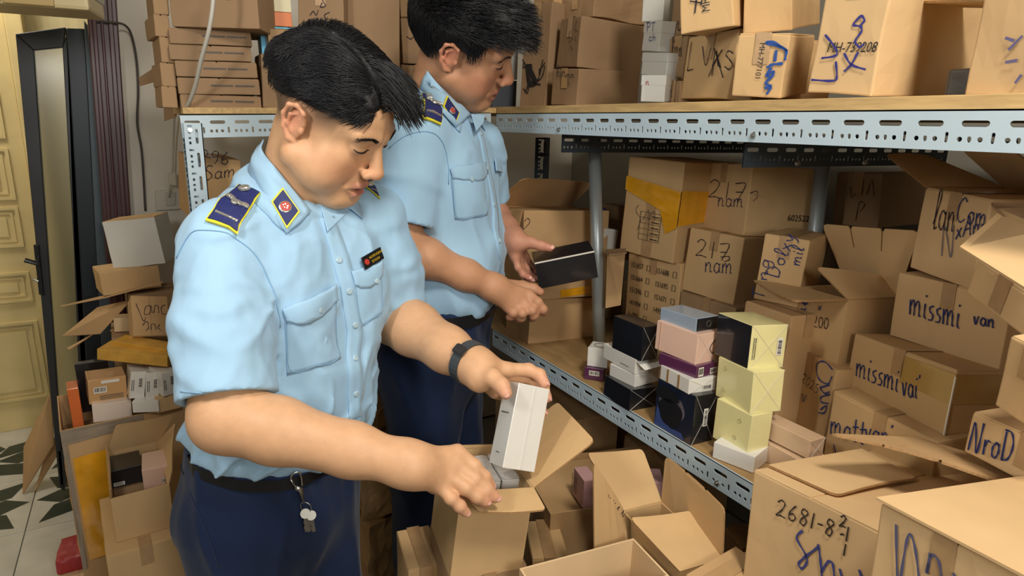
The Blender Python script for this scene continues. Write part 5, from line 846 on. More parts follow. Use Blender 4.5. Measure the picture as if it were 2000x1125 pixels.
t, D = product('pink2', 'pale pink box behind the slotted flap, right one', PNK); small_lines(t, (.004, 0, D[2]*.5), (0, 0, -1), (1, 0, 0), .03, 2, .006)
# carton in shadow that holds the pink boxes
free_carton('long brown carton in the shadow under the beam holding the pink boxes', (.655, .935, .36), (.34, .22, .25), -14, 1, openb=True)
BXk = 'free%d' % (len(BX)-1); tpk = [o for o in C.objects if 'holding the pink boxes' in o.get('label', '')][0]; box_obj('packing_filler', (.006, .006, .006), (.334, .214, .236), kraft(1), tpk)
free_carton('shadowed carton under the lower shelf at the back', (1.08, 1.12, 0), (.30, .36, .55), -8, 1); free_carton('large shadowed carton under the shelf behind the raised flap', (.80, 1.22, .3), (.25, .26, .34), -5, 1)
for k, lab in (('HC', 'carton under the one being unpacked'), ('LB', 'carton under the left closed one of the floor pile'), ('OC2', 'carton under the one with four standing flaps'), ('OC3', 'carton under the battered open one'), ('OC4', 'carton under the closed one before the beam'), ('CB', 'carton under the bare topped one'), ('BR', 'carton under the small one below the beam'), ('T', 'carton under the numbered foreground one'), ('You', 'carton under the closed one in the bottom right corner')):
    prop(k, lab)
free_carton('carton on the floor under the pink boxes\' carton', (.665, .95, 0), (.32, .2, .358), -14, 3); free_carton('carton on the floor behind the raised flap pile', (.81, 1.23, 0), (.23, .24, .298), -5, 3)
# shrink wrapped white boxes inside the carton being unpacked
D = BX['HC'][6:9]; MW = box_mw('HC')
for i, (x, y) in enumerate(((.012, .045), (.052, .05), (.09, .055))):
    t = thing('product_box', 'white wrapped box inside the carton being unpacked, %s of three' % ('leftmost', 'middle', 'rightmost')[i], 'box', 'white wrapped boxes', MW @ Matrix.Translation((x, y, .004))); box_obj('body', (0, 0, 0), (.034, .09, D[2]-.018), WC, t, bev=.002); tape_patch('shrink_wrap', [(.0, .0, D[2]-.016), (.034, 0, D[2]-.016), (.034, .09, D[2]-.016), (0, .09, D[2]-.016)], mat('cloudy_wrap', 'e4e2dc', .15, coat=1, bump=.6, bscale=90), t, seed=i, n=6)
# grey plastic in the flapped carton
t = thing('plastic_bag', 'crumpled grey plastic inside the carton with four flaps', 'bag', mw=box_mw('OC2')); D = BX['OC2'][6:9]; from_bm('film', dented((.008, .008, .006), (D[0]-.008, D[1]-.008, D[2]-.04), .015, .012, 5, 8), mat('grey_plastic', '5d6064', .3, coat=.4, bump=.5), t, smooth=True)
# crumpled cardboard heap behind the young man
for i, (lo, size, yaw, amp, lab) in enumerate((((.44, 1.50, 0), (.24, .26, .30), 6, .018, 'crumpled cardboard carton on the floor between the men, lowest'), ((.43, 1.52, .31), (.2, .24, .20), -8, .02, 'crumpled cardboard carton between the men, on the lowest'), ((.45, 1.62, .52), (.18, .2, .16), 12, .02, 'crushed carton under the back rack between the men, topmost'))):
    k = 'cr%d' % i; BX[k] = (*lo, math.radians(yaw), 0, 0, *size); t = thing('crushed_carton', lab, 'box', None, box_mw(k)); from_bm('body', dented((0, 0, 0), size, .004, amp, 3+i, 9), kraft(1), t)
    for q in (((size[0]*.5, -.012, size[2]*.2), (size[0]*.7, -.012, size[2]*.25), (size[0]*.72, -.014, size[2]*.6), (size[0]*.52, -.014, size[2]*.55)),): tape_patch('packing_tape', q, TAPE, t, seed=i, n=4)

# ================================================================ sculpting with distance fields
import openvdb
def V3(*a): return np.array(a, float)
def ell(p, c, r):
    q = (p - np.array(c))/np.array(r); k0 = np.sqrt((q*q).sum(1)) + 1e-9; q2 = q/np.array(r); k1 = np.sqrt((q2*q2).sum(1)) + 1e-9
    return k0*(k0-1)/k1
def cap(p, a, b, ra, rb=None):
    rb = ra if rb is None else rb; a = np.array(a, float); b = np.array(b, float); d = b-a; L = (d*d).sum() + 1e-12
    t = np.clip(((p-a) @ d)/L, 0, 1); w = p - a - t[:, None]*d
    return np.sqrt((w*w).sum(1)) - (ra + (rb-ra)*t)
def chain(p, pts, rs, k=.004):
    d = None
    for i in range(len(pts)-1):
        e = cap(p, pts[i], pts[i+1], rs[i], rs[i+1]); d = e if d is None else smin(d, e, k)
    return d
def smin(a, b, k):
    h = np.clip(.5 + .5*(b-a)/k, 0, 1); return b*(1-h) + a*h - k*h*(1-h)
def smax(a, b, k): return -smin(-a, -b, k)
def uni(k, *ds):
    d = ds[0]
    for e in ds[1:]: d = smin(d, e, k)
    return d
def wnoise(p, f, seed, stretch=(1, 1, 1)):
    R = np.random.RandomState(seed); q = p*np.array(stretch)*f; o = 0
    for i in range(5):
        k = R.normal(size=3); k /= np.linalg.norm(k); k2 = R.normal(size=3); k2 /= np.linalg.norm(k2)
        o = o + np.sin(q @ k*(1+.35*i) + R.rand()*6 + 1.1*np.sin(q @ k2*.6 + R.rand()*6))
    return o/5
def mesh_sdf(fn, lo, hi, h):
    lo = np.array(lo, float); hi = np.array(hi, float); B = 8
    n = (np.ceil((hi-lo)/h/B).astype(int))*B; nb = n//B
    c = np.stack(np.meshgrid(*[np.arange(m) for m in nb], indexing='ij'), -1).reshape(-1, 3)
    d = fn(lo + (c*B + B/2)*h); R = B*h*.87*1.35
    G = np.where(d > 0, .05, -.05).astype(np.float32).reshape(nb); G = np.repeat(np.repeat(np.repeat(G, B, 0), B, 1), B, 2)
    act = c[np.abs(d) < R]; off = np.stack(np.meshgrid(*[np.arange(B)]*3, indexing='ij'), -1).reshape(-1, 3)
    for s in range(0, len(act), 400):
        a = act[s:s+400]; idx = (a[:, None, :]*B + off[None]).reshape(-1, 3)
        G[idx[:, 0], idx[:, 1], idx[:, 2]] = fn(lo + idx*h)
    g = openvdb.FloatGrid(.05); g.copyFromArray(G, tolerance=0)
    pts, tris, quads = g.convertToPolygons(isovalue=0.0, adaptivity=0.0)
    v = pts*h + lo; f = [tuple(q[::-1]) for q in quads] + [tuple(q[::-1]) for q in tris]
    q0 = v[np.array(f[:2000:7] if len(f) > 2000 else f)[:, :3].astype(int)] if len(quads) else None
    # orientation check against the field's gradient
    a = v[[x[0] for x in f[:300]]]; b = v[[x[1] for x in f[:300]]]; cc = v[[x[2] for x in f[:300]]]
    nn = np.cross(b-a, cc-a); m = (a+cc)/2; e = nn/(np.linalg.norm(nn, axis=1, keepdims=True)+1e-12)*h
    if (fn(m+e) < fn(m-e)).mean() > .5: f = [x[::-1] for x in f]
    return v, f
def hand_sdf(p, H):
    """H: wrist, dirs; fingers = list of joint lists starting at the knuckle; thumb = joints from the palm base"""
    W = np.array(H['wrist']); d = None; s = H.get('s', 1)
    for i, F_ in enumerate(H['fingers']):
        e = cap(p, W + (np.array(F_[0])-W)*.12, F_[0], .0185*s, .0118*s); d = e if d is None else smin(d, e, .014*s)
    for i, F_ in enumerate(H['fingers']):
        r0 = (.0102, .0106, .0100, .0088)[i]*s; n = len(F_)
        rs = [r0*1.08, r0, r0*.93, r0*.82][:n]
        d = smin(d, chain(p, F_, rs, .004), .006)
        for j in F_[1:-1]: d = smin(d, ell(p, j, (r0*1.01,)*3), .003)
    T = H['thumb']; d = smin(d, chain(p, T, [.0185*s, .0135*s, .0118*s, .0095*s][:len(T)], .006), .009)
    return d
# skin colours painted where the skin itself differs (lips, ears, stubble)
def skin_mat(name, rough=.5):
    m = mat(name, 'ffffff', rough, attr='Col', var=.05, vscale=60, bump=.10, bscale=420, spec=.35); b = m.node_tree.nodes['Principled BSDF']
    b.inputs['Subsurface Weight'].default_value = .10; b.inputs['Subsurface Radius'].default_value = (.010, .006, .004); b.inputs['Subsurface Scale'].default_value = .5
    return m
def paint(me, cols):
    a = me.color_attributes.new('Col', 'FLOAT_COLOR', 'POINT'); c = np.ones((len(me.vertices), 4), np.float32); c[:, :3] = cols; a.data.foreach_set('color', c.ravel())
def g3(p, c, r): q = (p-np.array(c))/np.array(r); return np.exp(-(q*q).sum(1))
def mix(c, t, w): w = np.clip(w, 0, 1)[:, None]; return c*(1-w) + np.array(t)*w
# ---------------------------------------------------------------- head, local frame: x = person's right, y = face, z = up
def head_sdf(p, o):
    fat = o.get('fat', 0); px = p.copy(); px[:, 0] = np.abs(p[:, 0]); q = px
    d = ell(q, (0, -.012, .042), (.075, .098, .083))
    d = smin(d, ell(q, (0, .034, .042), (.062, .056, .052)), .02)
    d = smin(d, ell(q, (0, .032, -.018), (.062+fat*.5, .056, .062)), .02)
    d = smin(d, ell(q, (.040, .048, -.014), (.026, .030, .024)), .015)
    d = smin(d, ell(q, (.036+fat*.6, .040, -.050), (.030+fat, .038, .036+fat*.5)), .02)
    d = smin(d, cap(q, (.056+fat*.5, .0, -.046), (.022, .066, -.092), .022+fat*.5, .017+fat*.3), .02)
    d = smin(d, ell(q, (0, .074, -.094), (.024, .019, .018)), .014)
    d = smin(d, ell(q, (0, .070, -.058), (.030, .022, .028)), .014)
    if fat > .003: d = smin(d, ell(q, (0, .045, -.100), (.045, .035, .022)), .02)
    d = smin(d, cap(q, (.046, .074, .034), (.012, .088, .030), .011, .010), .012)          # brow ridge
    d = smax(d, -ell(q, (.031, .104, .016), (.019, .016, .011)), .012)                      # eye socket
    d = smin(d, ell(q, (.031, .0745, .012), (.0165, .0135, .0125)), .004)                   # lidded eyeball
    d = smin(d, ell(q, (.031, .0755, .021), (.018, .012, .005)), .004)                      # upper lid fold
    d = smin(d, cap(q, (0, .086, .022), (0, .1060, -.022), .0080, .0118), .010)             # nose bridge
    d = smin(d, ell(q, (0, .108, -.0265), (.0140, .0105, .0100)), .006)
    d = smin(d, ell(q, (.0150, .0975, -.0300), (.0085, .0110, .0082)), .005)                # wings
    d = smax(d, -ell(q, (.0070, .1035, -.0385), (.0042, .006, .0045)), .003)                # nostrils
    d = smax(d, -cap(q, (.019, .096, -.026), (.031, .082, -.058), .0012, .0012), .010)      # smile fold
    mo = o.get('open', .002)
    d = smin(d, chain(q, [(.0, .0935, -.0585), (.010, .0925, -.0578), (.024, .082, -.0655)], [.0056, .0056, .0028]), .005)
    d = smin(d, chain(q, [(.0, .0905, -.0735-mo), (.010, .0895, -.0732-mo), (.022, .082, -.0670-mo*.5)], [.0068, .0064, .0026]), .005)
    d = smax(d, -chain(q, [(.0, .100, -.0660-mo*.5), (.012, .097, -.0655-mo*.5), (.024, .085, -.0660-mo*.3)], [.0016+mo, .0014+mo*.8, .0006]), .0025)
    d = smax(d, -ell(q, (0, .100, -.0850), (.016, .006, .005)), .008)                       # below the lip
    # ear: bowl, rim, lobe
    e = ell(q, (.077, -.010, .008), (.0065, .0165, .029))
    rim = [(.0795, .004, .012), (.0855, .002, .030), (.0895, -.010, .038), (.0905, -.023, .032), (.0880, -.029, .014), (.0850, -.024, -.006), (.0800, -.012, -.021), (.0775, -.004, -.022)]
    e = smin(e, chain(q, rim, [.0030, .0032, .0034, .0034, .0032, .0034, .0052, .0042]), .004)
    e = smax(e, -ell(q, (.0885, -.011, .008), (.0065, .0095, .0145)), .003)
    e = smin(e, chain(q, [(.083, -.008, .024), (.0865, -.018, .018), (.085, -.019, .002), (.0815, -.010, -.009)], [.0024, .0026, .0026, .0024]), .003)
    e = smin(e, ell(q, (.0795, .004, .000), (.004, .0035, .006)), .003)
    d = smin(d, e, .004)
    nk = o['neck']                                                                           # local neck path
    d = smin(d, chain(p, [nk[0], nk[1]], [o.get('nr', .056), o.get('nr', .056)*1.06], .01), .022)
    return d
def head_cols(v, o):
    base = np.array(srgb(o['skin'])); c = np.tile(base, (len(v), 1)); q = v.copy(); q[:, 0] = np.abs(q[:, 0])
    c = mix(c, srgb(o.get('blush', 'c07a5c')), .45*g3(q, (.045, .06, -.03), (.03, .04, .025)) + .5*g3(q, (0, .108, -.026), (.018, .014, .014)))
    c = mix(c, srgb('cf7d66'), .6*g3(q, (.088, -.012, .010), (.012, .025, .034)))
    c = mix(c, srgb(o.get('lip', 'a95c52')), 1.1*g3(q, (0, .092, -.0575), (.022, .012, .0055)) + 1.1*g3(q, (0, .090, -.0735), (.020, .012, .0075)))
    c = mix(c, srgb('5a2826'), 1.2*g3(q, (0, .093, -.0665), (.019, .010, .0030)))
    c = mix(c, srgb('3a2a26'), .30*g3(q, (.035, .084, .034), (.020, .014, .0055)))
    # clipped hair: bluish stubble on sides and nape
    hl = o['hairline'](q); w = np.clip((q[:, 2]-hl)/.030, 0, 1)*o.get('fade', .85); w = w*(1-np.clip(g3(q, (.088, -.012, .010), (.02, .024, .034))*2, 0, 1))
    if 'part' in o: w = w*(1 - .75*np.exp(-((v[:, 0]-o['part'])/.006)**2)*(v[:, 2] > .07))
    return mix(c, srgb('2b2422'), w)
def interp(x, xs, ys): return np.interp(x, xs, ys)
def place_head(pos, M): return Matrix(((*M[0], pos[0]), (*M[1], pos[1]), (*M[2], pos[2]), (0, 0, 0, 1)))
def strands(name, roots, paths, rad, m, parent, n=3):
    """each strand a thin tapered tube; paths = (N, S, 3) array"""
    N, S, _ = paths.shape; t = np.gradient(paths, axis=1); t /= np.linalg.norm(t, axis=2, keepdims=True)+1e-9
    up = np.array([.3, .2, .93]); s = np.cross(t, up); s /= np.linalg.norm(s, axis=2, keepdims=True)+1e-9; w = np.cross(t, s)
    rr = (np.array([1.0]*(S-2) + [.7, .15]))[None, :, None]*rad[:, None, None]
    rings = np.stack([paths + (s*math.cos(a) + w*math.sin(a))*rr for a in [2*math.pi*k/n for k in range(n)]], 2)
    v = rings.reshape(-1, 3); base = (np.arange(N)[:, None]*S + np.arange(S-1)[None]).reshape(-1)*n
    f = np.concatenate([np.stack([base+k, base+(k+1) % n, base+n+(k+1) % n, base+n+k], 1) for k in range(n)])
    return from_np(name, v, f, m, parent)
HAIR = mat('black_hair', '15161b', .42, spec=.45); HAIRB = mat('black_hair_mass', '0e0f12', .5, spec=.3, bump=.6, bscale=160, stretch=(1, .25, 1))
SHIRT = mat('sky_blue_shirt', '9cc1de', .75, var=.03, vscale=9, bump=.8, bscale=26, spec=.2, sheen=.15, stretch=(1.2, 1.2, .6), detail=2); SHIRTD = mat('shirt_seam', '7fa9cb', .8)
NAVYC = mat('navy_trousers', '1b2a4a', .8, var=.05, vscale=12, bump=.15, bscale=700, spec=.2, sheen=.1)
INSIG = mat('navy_insignia', '1b2560', .6, var=.08, vscale=200, bump=.3, bscale=400); PIPING = mat('yellow_piping', 'e0d431', .5); SILV = mat('silver_badge', 'c9c9c4', .3, metal=.8, bump=.5, bscale=300); REDB = mat('red_badge', 'b8392c', .4, bump=.4, bscale=500)
BTN = mat('shirt_button', 'a9c3cf', .3)
class Wear:
    """surface helper: finds points on a garment mesh and lays patches on it"""
    def __init__(s, obs):
        bm = bmesh.new(); 
        for o in obs: bm.from_mesh(o.data)
        s.bvh = BVHTree.FromBMesh(bm); bm.free()
    def hit(s, seg):
        a, b = Vector(seg[0]), Vector(seg[1]); r = s.bvh.ray_cast(a, (b-a).normalized(), (b-a).length)
        if r[0] is None:
            m = min((s.bvh.find_nearest(a.lerp(b, t/40)) for t in range(41)), key=lambda x: x[3]); return m[0], m[1]
        return r[0], r[1]
    def snap(s, p, off):
        r = s.bvh.find_nearest(Vector(p)); n = r[1]; return r[0] + n*off, n
    def patch(s, name, quad, off, th, m, parent, nu=8, nv=8, outline=None, bulge=0, follow=1.0):
        P4 = [q if isinstance(q, Vector) else s.hit(q)[0] for q in quad]; a, b, c, d = P4; bm = bmesh.new()
        T, Bt = [], []
        for i in range(nu+1):
            r1, r2 = [], []
            for j in range(nv+1):
                u, v = i/nu, j/nv
                if outline: u, v = outline(u, v)
                p = (a*(1-u)+b*u)*(1-v) + (d*(1-u)+c*u)*v; q, n = s.snap(p, 0); q = p.lerp(q, follow)
                q = q + n*(off + bulge*math.sin(math.pi*min(max(u, 0), 1))*math.sin(math.pi*min(max(v, 0), 1)))
                r1.append(bm.verts.new(q + n*th)); r2.append(bm.verts.new(q - n*.001))
            T.append(r1); Bt.append(r2)
        for i in range(nu):
            for j in range(nv):
                bm.faces.new((T[i][j], T[i+1][j], T[i+1][j+1], T[i][j+1])); bm.faces.new((Bt[i][j+1], Bt[i+1][j+1], Bt[i+1][j], Bt[i][j]))
        for i in range(nu): bm.faces.new((T[i+1][0], T[i][0], Bt[i][0], Bt[i+1][0])); bm.faces.new((T[i][nv], T[i+1][nv], Bt[i+1][nv], Bt[i][nv]))
        for j in range(nv): bm.faces.new((T[0][j], T[0][j+1], Bt[0][j+1], Bt[0][j])); bm.faces.new((T[nu][j+1], T[nu][j], Bt[nu][j], Bt[nu][j+1]))
        bmesh.ops.recalc_face_normals(bm, faces=bm.faces[:])
        return from_bm(name, bm, m, parent, smooth=False)
    def line(s, name, segs, r, m, parent, off=.0, k=6):
        pts = [q if isinstance(q, Vector) else s.hit(q)[0] for q in segs]; pts = smooth_path(pts, k); bm = bmesh.new(); tube(bm, [s.snap(p, off)[0] for p in pts], r, 6); return from_bm(name, bm, m, parent, smooth=True)
    def disc(s, name, seg, r, th, m, parent, off=0, n=16):
        p, nn = s.snap(seg, 0) if isinstance(seg, Vector) else s.hit(seg); bm = bmesh.new(); tube(bm, [p + nn*(off-.001), p + nn*(off+th*.6), p + nn*(off+th)], [r, r, r*.8], n); return from_bm(name, bm, m, parent)
def bil(q, u, v): a, b, c, d = q; return (a*(1-u)+b*u)*(1-v) + (d*(1-u)+c*u)*v
def epaulette(w, quad, parent, name='epaulette'):
    """quad: button end left, button end right, sleeve end right, sleeve end left"""
    q = [w.hit(x)[0] for x in quad]
    e = w.patch(name, q, .004, .003, PIPING, parent, 4, 10)
    w.patch('navy_field', [bil(q, .055, .02), bil(q, .945, .02), bil(q, .945, .965), bil(q, .055, .965)], .0062, .0022, INSIG, e, 4, 10)
    c = bil(q, .5, .13); w.disc('button', c, .0090, .004, SILV, e, off=.0105)
    for i in range(9):
        t = -1 + 2*i/8; p = bil(q, .5 + .30*t, .52 + .06*(1-abs(t))*1.0 - .0); w.disc('leaf', p, .0042 if i != 4 else .006, .003, SILV, e, off=.0105, n=8)
    w.patch('silver_bar', [bil(q, .14, .82), bil(q, .86, .82), bil(q, .86, .855), bil(q, .14, .855)], .0085, .002, SILV, e, 3, 1)
    return e
def flat_plate(name, q, out, off, th, m, parent):
    n = (q[1]-q[0]).cross(q[3]-q[0]).normalized(); n = -n if n.dot(out) < 0 else n; bm = bmesh.new()
    A = [bm.verts.new(p + n*off) for p in q]; B_ = [bm.verts.new(p + n*(off+th)) for p in q]; bm.faces.new(A); bm.faces.new(B_[::-1])
    for i in range(4): bm.faces.new((A[i], B_[i], B_[(i+1) % 4], A[(i+1) % 4]))
    bmesh.ops.recalc_face_normals(bm, faces=bm.faces[:]); bmesh.ops.bevel(bm, geom=bm.edges[:], offset=.0005, segments=1, affect='EDGES')
    return from_bm(name, bm, m, parent), n
def stud(name, c, n, r, a, b, m, parent, k=18): bm = bmesh.new(); tube(bm, [c + n*a, c + n*(a*.4+b*.6), c + n*b], [r, r, r*.8], k); return from_bm(name, bm, m, parent)
def collar_tab(w, quad, parent, out):
    q = [w.hit(x)[0] for x in quad]; c = (q[0]+q[1]+q[2]+q[3])/4; e, n = flat_plate('collar_tab', q, out, .0030, .0028, PIPING, parent)
    flat_plate('navy_field', [c + (x-c)*.87 for x in q], out, .0050, .0018, INSIG, e)
    stud('badge_rim', c, n, .0098, .006, .0085, SILV, e); stud('badge', c, n, .0078, .008, .0094, REDB, e)
    for k in range(5): stud('badge_mark', c + (q[0]-c)*.10*math.cos(k*1.26) + (q[1]-c)*.16*math.sin(k*1.26), n, .0016, .009, .0102, SILV, e, 6)

# ================================================================ the young man in front (torso frame at the neck base: x = his right, y = forward, z = up)
def frame(o, f): f = Vector((f[0], f[1], 0)).normalized(); r = Vector((f.y, -f.x, 0)); return Matrix(((r.x, f.x, 0, o[0]), (r.y, f.y, 0, o[1]), (0, 0, 1, o[2]), (0, 0, 0, 1)))
def tl_(M, pts): Mi = M.inverted(); return [tuple(Mi @ Vector(p)) for p in pts]
def xf(M, v): A = np.array(M)[:3, :3]; return v @ A.T + np.array(M)[:3, 3]
PI = math.pi
def arm_sdf(p, sh, el, wr, ru=.047, re=.041, rw=.027):
    sh, el, wr = map(np.array, (sh, el, wr)); sh = sh + (el-sh)*.22; m = el + (wr-el)*.28
    return smin(chain(p, [sh, el], [ru, re*1.02], .02), chain(p, [el, m, el+(wr-el)*.7, wr, wr + (wr-el)*.06], [re, re*.99, re*.80, rw, rw*.98], .02), .025)
def nails(H, dors, parent, m, s=1.0):
    for i, F_ in enumerate(H['fingers'] + [H['thumb']]):
        a, b = Vector(F_[-2]), Vector(F_[-1]); t = (b-a).normalized(); d = Vector(dors if i < 4 else H.get('thumb_dorsal', dors)); d = (d - t*d.dot(t)).normalized(); x = t.cross(d); bm = bmesh.new()
        bmesh.ops.create_uvsphere(bm, u_segments=12, v_segments=8, radius=1)
        r = (.0102, .0106, .0100, .0088, .0108)[i]*.82; c = b + t*r*.35 + d*r*.62
        for v in bm.verts: v.co = c + x*v.co.x*r*.72 + t*v.co.y*r*.80 + d*v.co.z*r*.34
        from_bm('fingernail', bm, m, parent, smooth=True)
def build_body(name, parent, pieces, m):
    V, Fc, Cc = [], [], []; o = 0
    for v, f, c in pieces: V.append(v); Fc += [tuple(int(i)+o for i in x) for x in f]; Cc.append(c); o += len(v)
    V = np.concatenate(V); ob = from_np(name, V, Fc, m, parent); paint(ob.data, np.concatenate(Cc)); return ob
def arm_cols(v, o, hands):
    c = np.tile(np.array(srgb(o['skin'])), (len(v), 1)); n = wnoise(v, 18, 3)[:, None]; c = c*(1 + .04*n)
    for H in hands:
        for F_ in H['fingers'] + [H['thumb']]:
            c = mix(c, srgb(H.get('tip', 'c98872')), .55*g3(v, F_[-1], (.014,)*3)); 
            for j in F_[:-1]: c = mix(c, srgb(H.get('tip', 'c98872')), .22*g3(v, j, (.011,)*3))
    return c
def brow_lash(head, parent, brow_pts, lash_pts, MW, n=90, bh=.006):
    bm = bmesh.new(); bm.from_mesh(head) if isinstance(head, bpy.types.Mesh) else None; bvh = BVHTree.FromBMesh(bm); bm.free(); R = random.Random(5)
    def on(p): r = bvh.find_nearest(Vector(p)); return r[0], r[1]
    paths = []
    for side in (1, -1):
        for i in range(n):
            t = i/n; bp = smooth_path([Vector(q) for q in brow_pts], 10); k = min(int(t*(len(bp)-1)), len(bp)-2); p = bp[k].lerp(bp[k+1], t*(len(bp)-1)-k)
            p = Vector((p.x*side, p.y, p.z + R.uniform(-.5, .5)*bh*(1-t*.5))); q, nn = on(p); d = Vector((.006*side, -.002, .003 - .005*t)) + nn*.0012
            paths.append([q - d*.2, q + d*.5 + nn*.0012, q + d])
    P_ = np.array([[tuple(MW @ a) for a in pp] for pp in paths]); strands('eyebrows', None, P_, np.full(len(P_), .00055), HAIR, parent)
    for side in (1, -1):
        pts = [Vector((q[0]*side, q[1], q[2])) for q in lash_pts]; pts = smooth_path(pts, 5); pts = [on(p)[0] + on(p)[1]*.0004 for p in pts]
        b2 = bmesh.new(); n_ = len(pts); tube(b2, [MW @ p for p in pts], [.0006 + .0013*math.sin(PI*i/(n_-1)) for i in range(n_)], 6); from_bm('eyelashes', b2, mat('lash', '1c1412', .6), parent, smooth=True)

# ---- head
NK = Vector((0.224, 1.122, 1.288)); MF = frame(NK, (.384, -.923))
HMW = place_head((.277, 1.0732, 1.3768), ((-.7702, .5883, .2462), (-.6239, -.6150, -.4821), (-.1322, -.5249, .8408)))
HI = HMW.inverted()
def fh_line(q): return interp(q[:, 1], [-.11, -.06, -.02, .02, .045, .058, .075, .095], [-.045, -.035, -.012, .005, .018, .050, .068, .078])
OF = dict(part=.026, fat=.010, skin='cfa27c', blush='c98063', lip='b0655c', open=.0035, hairline=fh_line, neck=[(0, -.030, -.040), tuple(HI @ (MF @ Vector((0, -.02, -.06))))], nr=.058)
def hf(p): return head_sdf(p, OF)
v, f = mesh_sdf(hf, (-.11, -.17, -.20), (.11, .14, .145), .0022)
hv_, hf_ = v, f; me_tmp = bpy.data.meshes.new('tmp'); me_tmp.from_pydata(v.tolist(), [], f)
young = thing('person', 'young man in light blue uniform shirt and navy trousers unpacking a carton', 'person', 'uniformed men', None) ; del young['group']
pieces = [(xf(HMW, v), f, head_cols(v, OF))]
# ---- arms and hands (world)
RS, RE, RW = (0.088, 1.057, 1.204), (0.069, 0.914, 0.967), (0.288, 0.784, 0.902)
LS, LE, LW = (0.372, 1.165, 1.2), (0.4, 1.14, 1.012), (0.46, 0.904, 0.981)
RH = dict(s=1.06, wrist=RW, fingers=[[(0.373, 0.787, 0.896), (0.392, 0.768, 0.878), (0.405, 0.759, 0.86), (0.414, 0.757, 0.846)],
                             [(0.363, 0.775, 0.887), (0.385, 0.753, 0.866), (0.401, 0.744, 0.848), (0.413, 0.739, 0.835)],
                             [(0.349, 0.767, 0.875), (0.368, 0.747, 0.859), (0.384, 0.74, 0.844), (0.395, 0.737, 0.834)],
                             [(0.333, 0.764, 0.864), (0.344, 0.747, 0.849), (0.356, 0.742, 0.835), (0.364, 0.74, 0.824)]],
          thumb=[(0.307, 0.792, 0.88), (0.341, 0.798, 0.846), (0.368, 0.8, 0.823), (0.384, 0.798, 0.809)])
LH = dict(wrist=LW, fingers=[[(0.51, 0.879, 0.974), (0.547, 0.868, 0.971), (0.56, 0.852, 0.965), (0.561, 0.837, 0.955)],
                             [(0.515, 0.894, 0.956), (0.561, 0.883, 0.948), (0.573, 0.86, 0.936), (0.572, 0.845, 0.923)],
                             [(0.514, 0.907, 0.936), (0.562, 0.897, 0.916), (0.574, 0.873, 0.902), (0.574, 0.858, 0.89)],
                             [(0.504, 0.909, 0.923), (0.548, 0.904, 0.894), (0.563, 0.885, 0.879), (0.565, 0.869, 0.869)]],
          thumb=[(0.455, 0.873, 0.967), (0.465, 0.847, 0.979), (0.47, 0.826, 0.972), (0.472, 0.815, 0.963)], tip='d08a80', s=1.1)
def fa(p): return uni(.02, arm_sdf(p, RS, RE, RW, re=.046, rw=.031), hand_sdf(p, RH))
def fb(p): return uni(.016, arm_sdf(p, LS, LE, LW, ru=.05, re=.050, rw=.031), hand_sdf(p, LH))
def bb(pts, m): a = np.array(pts); return a.min(0)-m, a.max(0)+m
for fn, A, H in ((fa, (RS, RE, RW), RH), (fb, (LS, LE, LW), LH)):
    lo, hi = bb(list(A) + [j for F_ in H['fingers'] + [H['thumb']] for j in F_], .065); v, f = mesh_sdf(fn, lo, hi, .0026); pieces.append((v, f, arm_cols(v, dict(skin='cfa27c'), [H])))
body = build_body('body', young, pieces, skin_mat('skin'))
NAILM = mat('fingernail', 'd9a595', .35)
nails(RH, (-.35, -.35, .87), young, NAILM); LH['thumb_dorsal'] = (-.5, -.8, .3); nails(LH, (.6, -.2, .7), young, NAILM)
brow_lash(me_tmp, young, [(.016, .096, .030), (.032, .094, .036), (.052, .078, .033)], [(.016, .088, .010), (.026, .090, .0085), (.036, .088, .008), (.047, .078, .011)], HMW)
# ---- hair
def hair_cap(p, line, e, front=None):
    q = p.copy(); q[:, 0] = np.abs(q[:, 0]); d = ell(q, (0, -.014, .050), (.081+e*.6, .104+e, .088+e))
    d = smin(d, ell(q, (0, .030, .055), (.067+e*.5, .066, .055+e)), .015)
    if front: d = smin(d, ell(q, *front), .02)
    g = line(q) - q[:, 2]; g2 = (q[:, 1] - .078 - .02*0)  # keep the forehead bare
    return smax(d, g, .008)
part = .026
def fcap(q): return interp(q[:, 1], [-.12, -.06, -.02, .02, .05, .07, .10], [.018, .030, .040, .046, .060, .074, .086])
def fcap_sdf(p): return hair_cap(p, fcap, .006, ((-.02, .050, .096), (.045, .040, .022))) + .0035*wnoise(p, 110, 2, (1, .35, 1)) + .018*np.exp(-((p[:, 0]-part-.004*np.sin(p[:, 1]*60))/.0042)**2)*(p[:, 1] > -.04)*(p[:, 1] < .085)
v, f = mesh_sdf(fcap_sdf, (-.12, -.15, -.01), (.12, .15, .17), .0035); from_np('hair', xf(HMW, v), f, HAIRB, young)
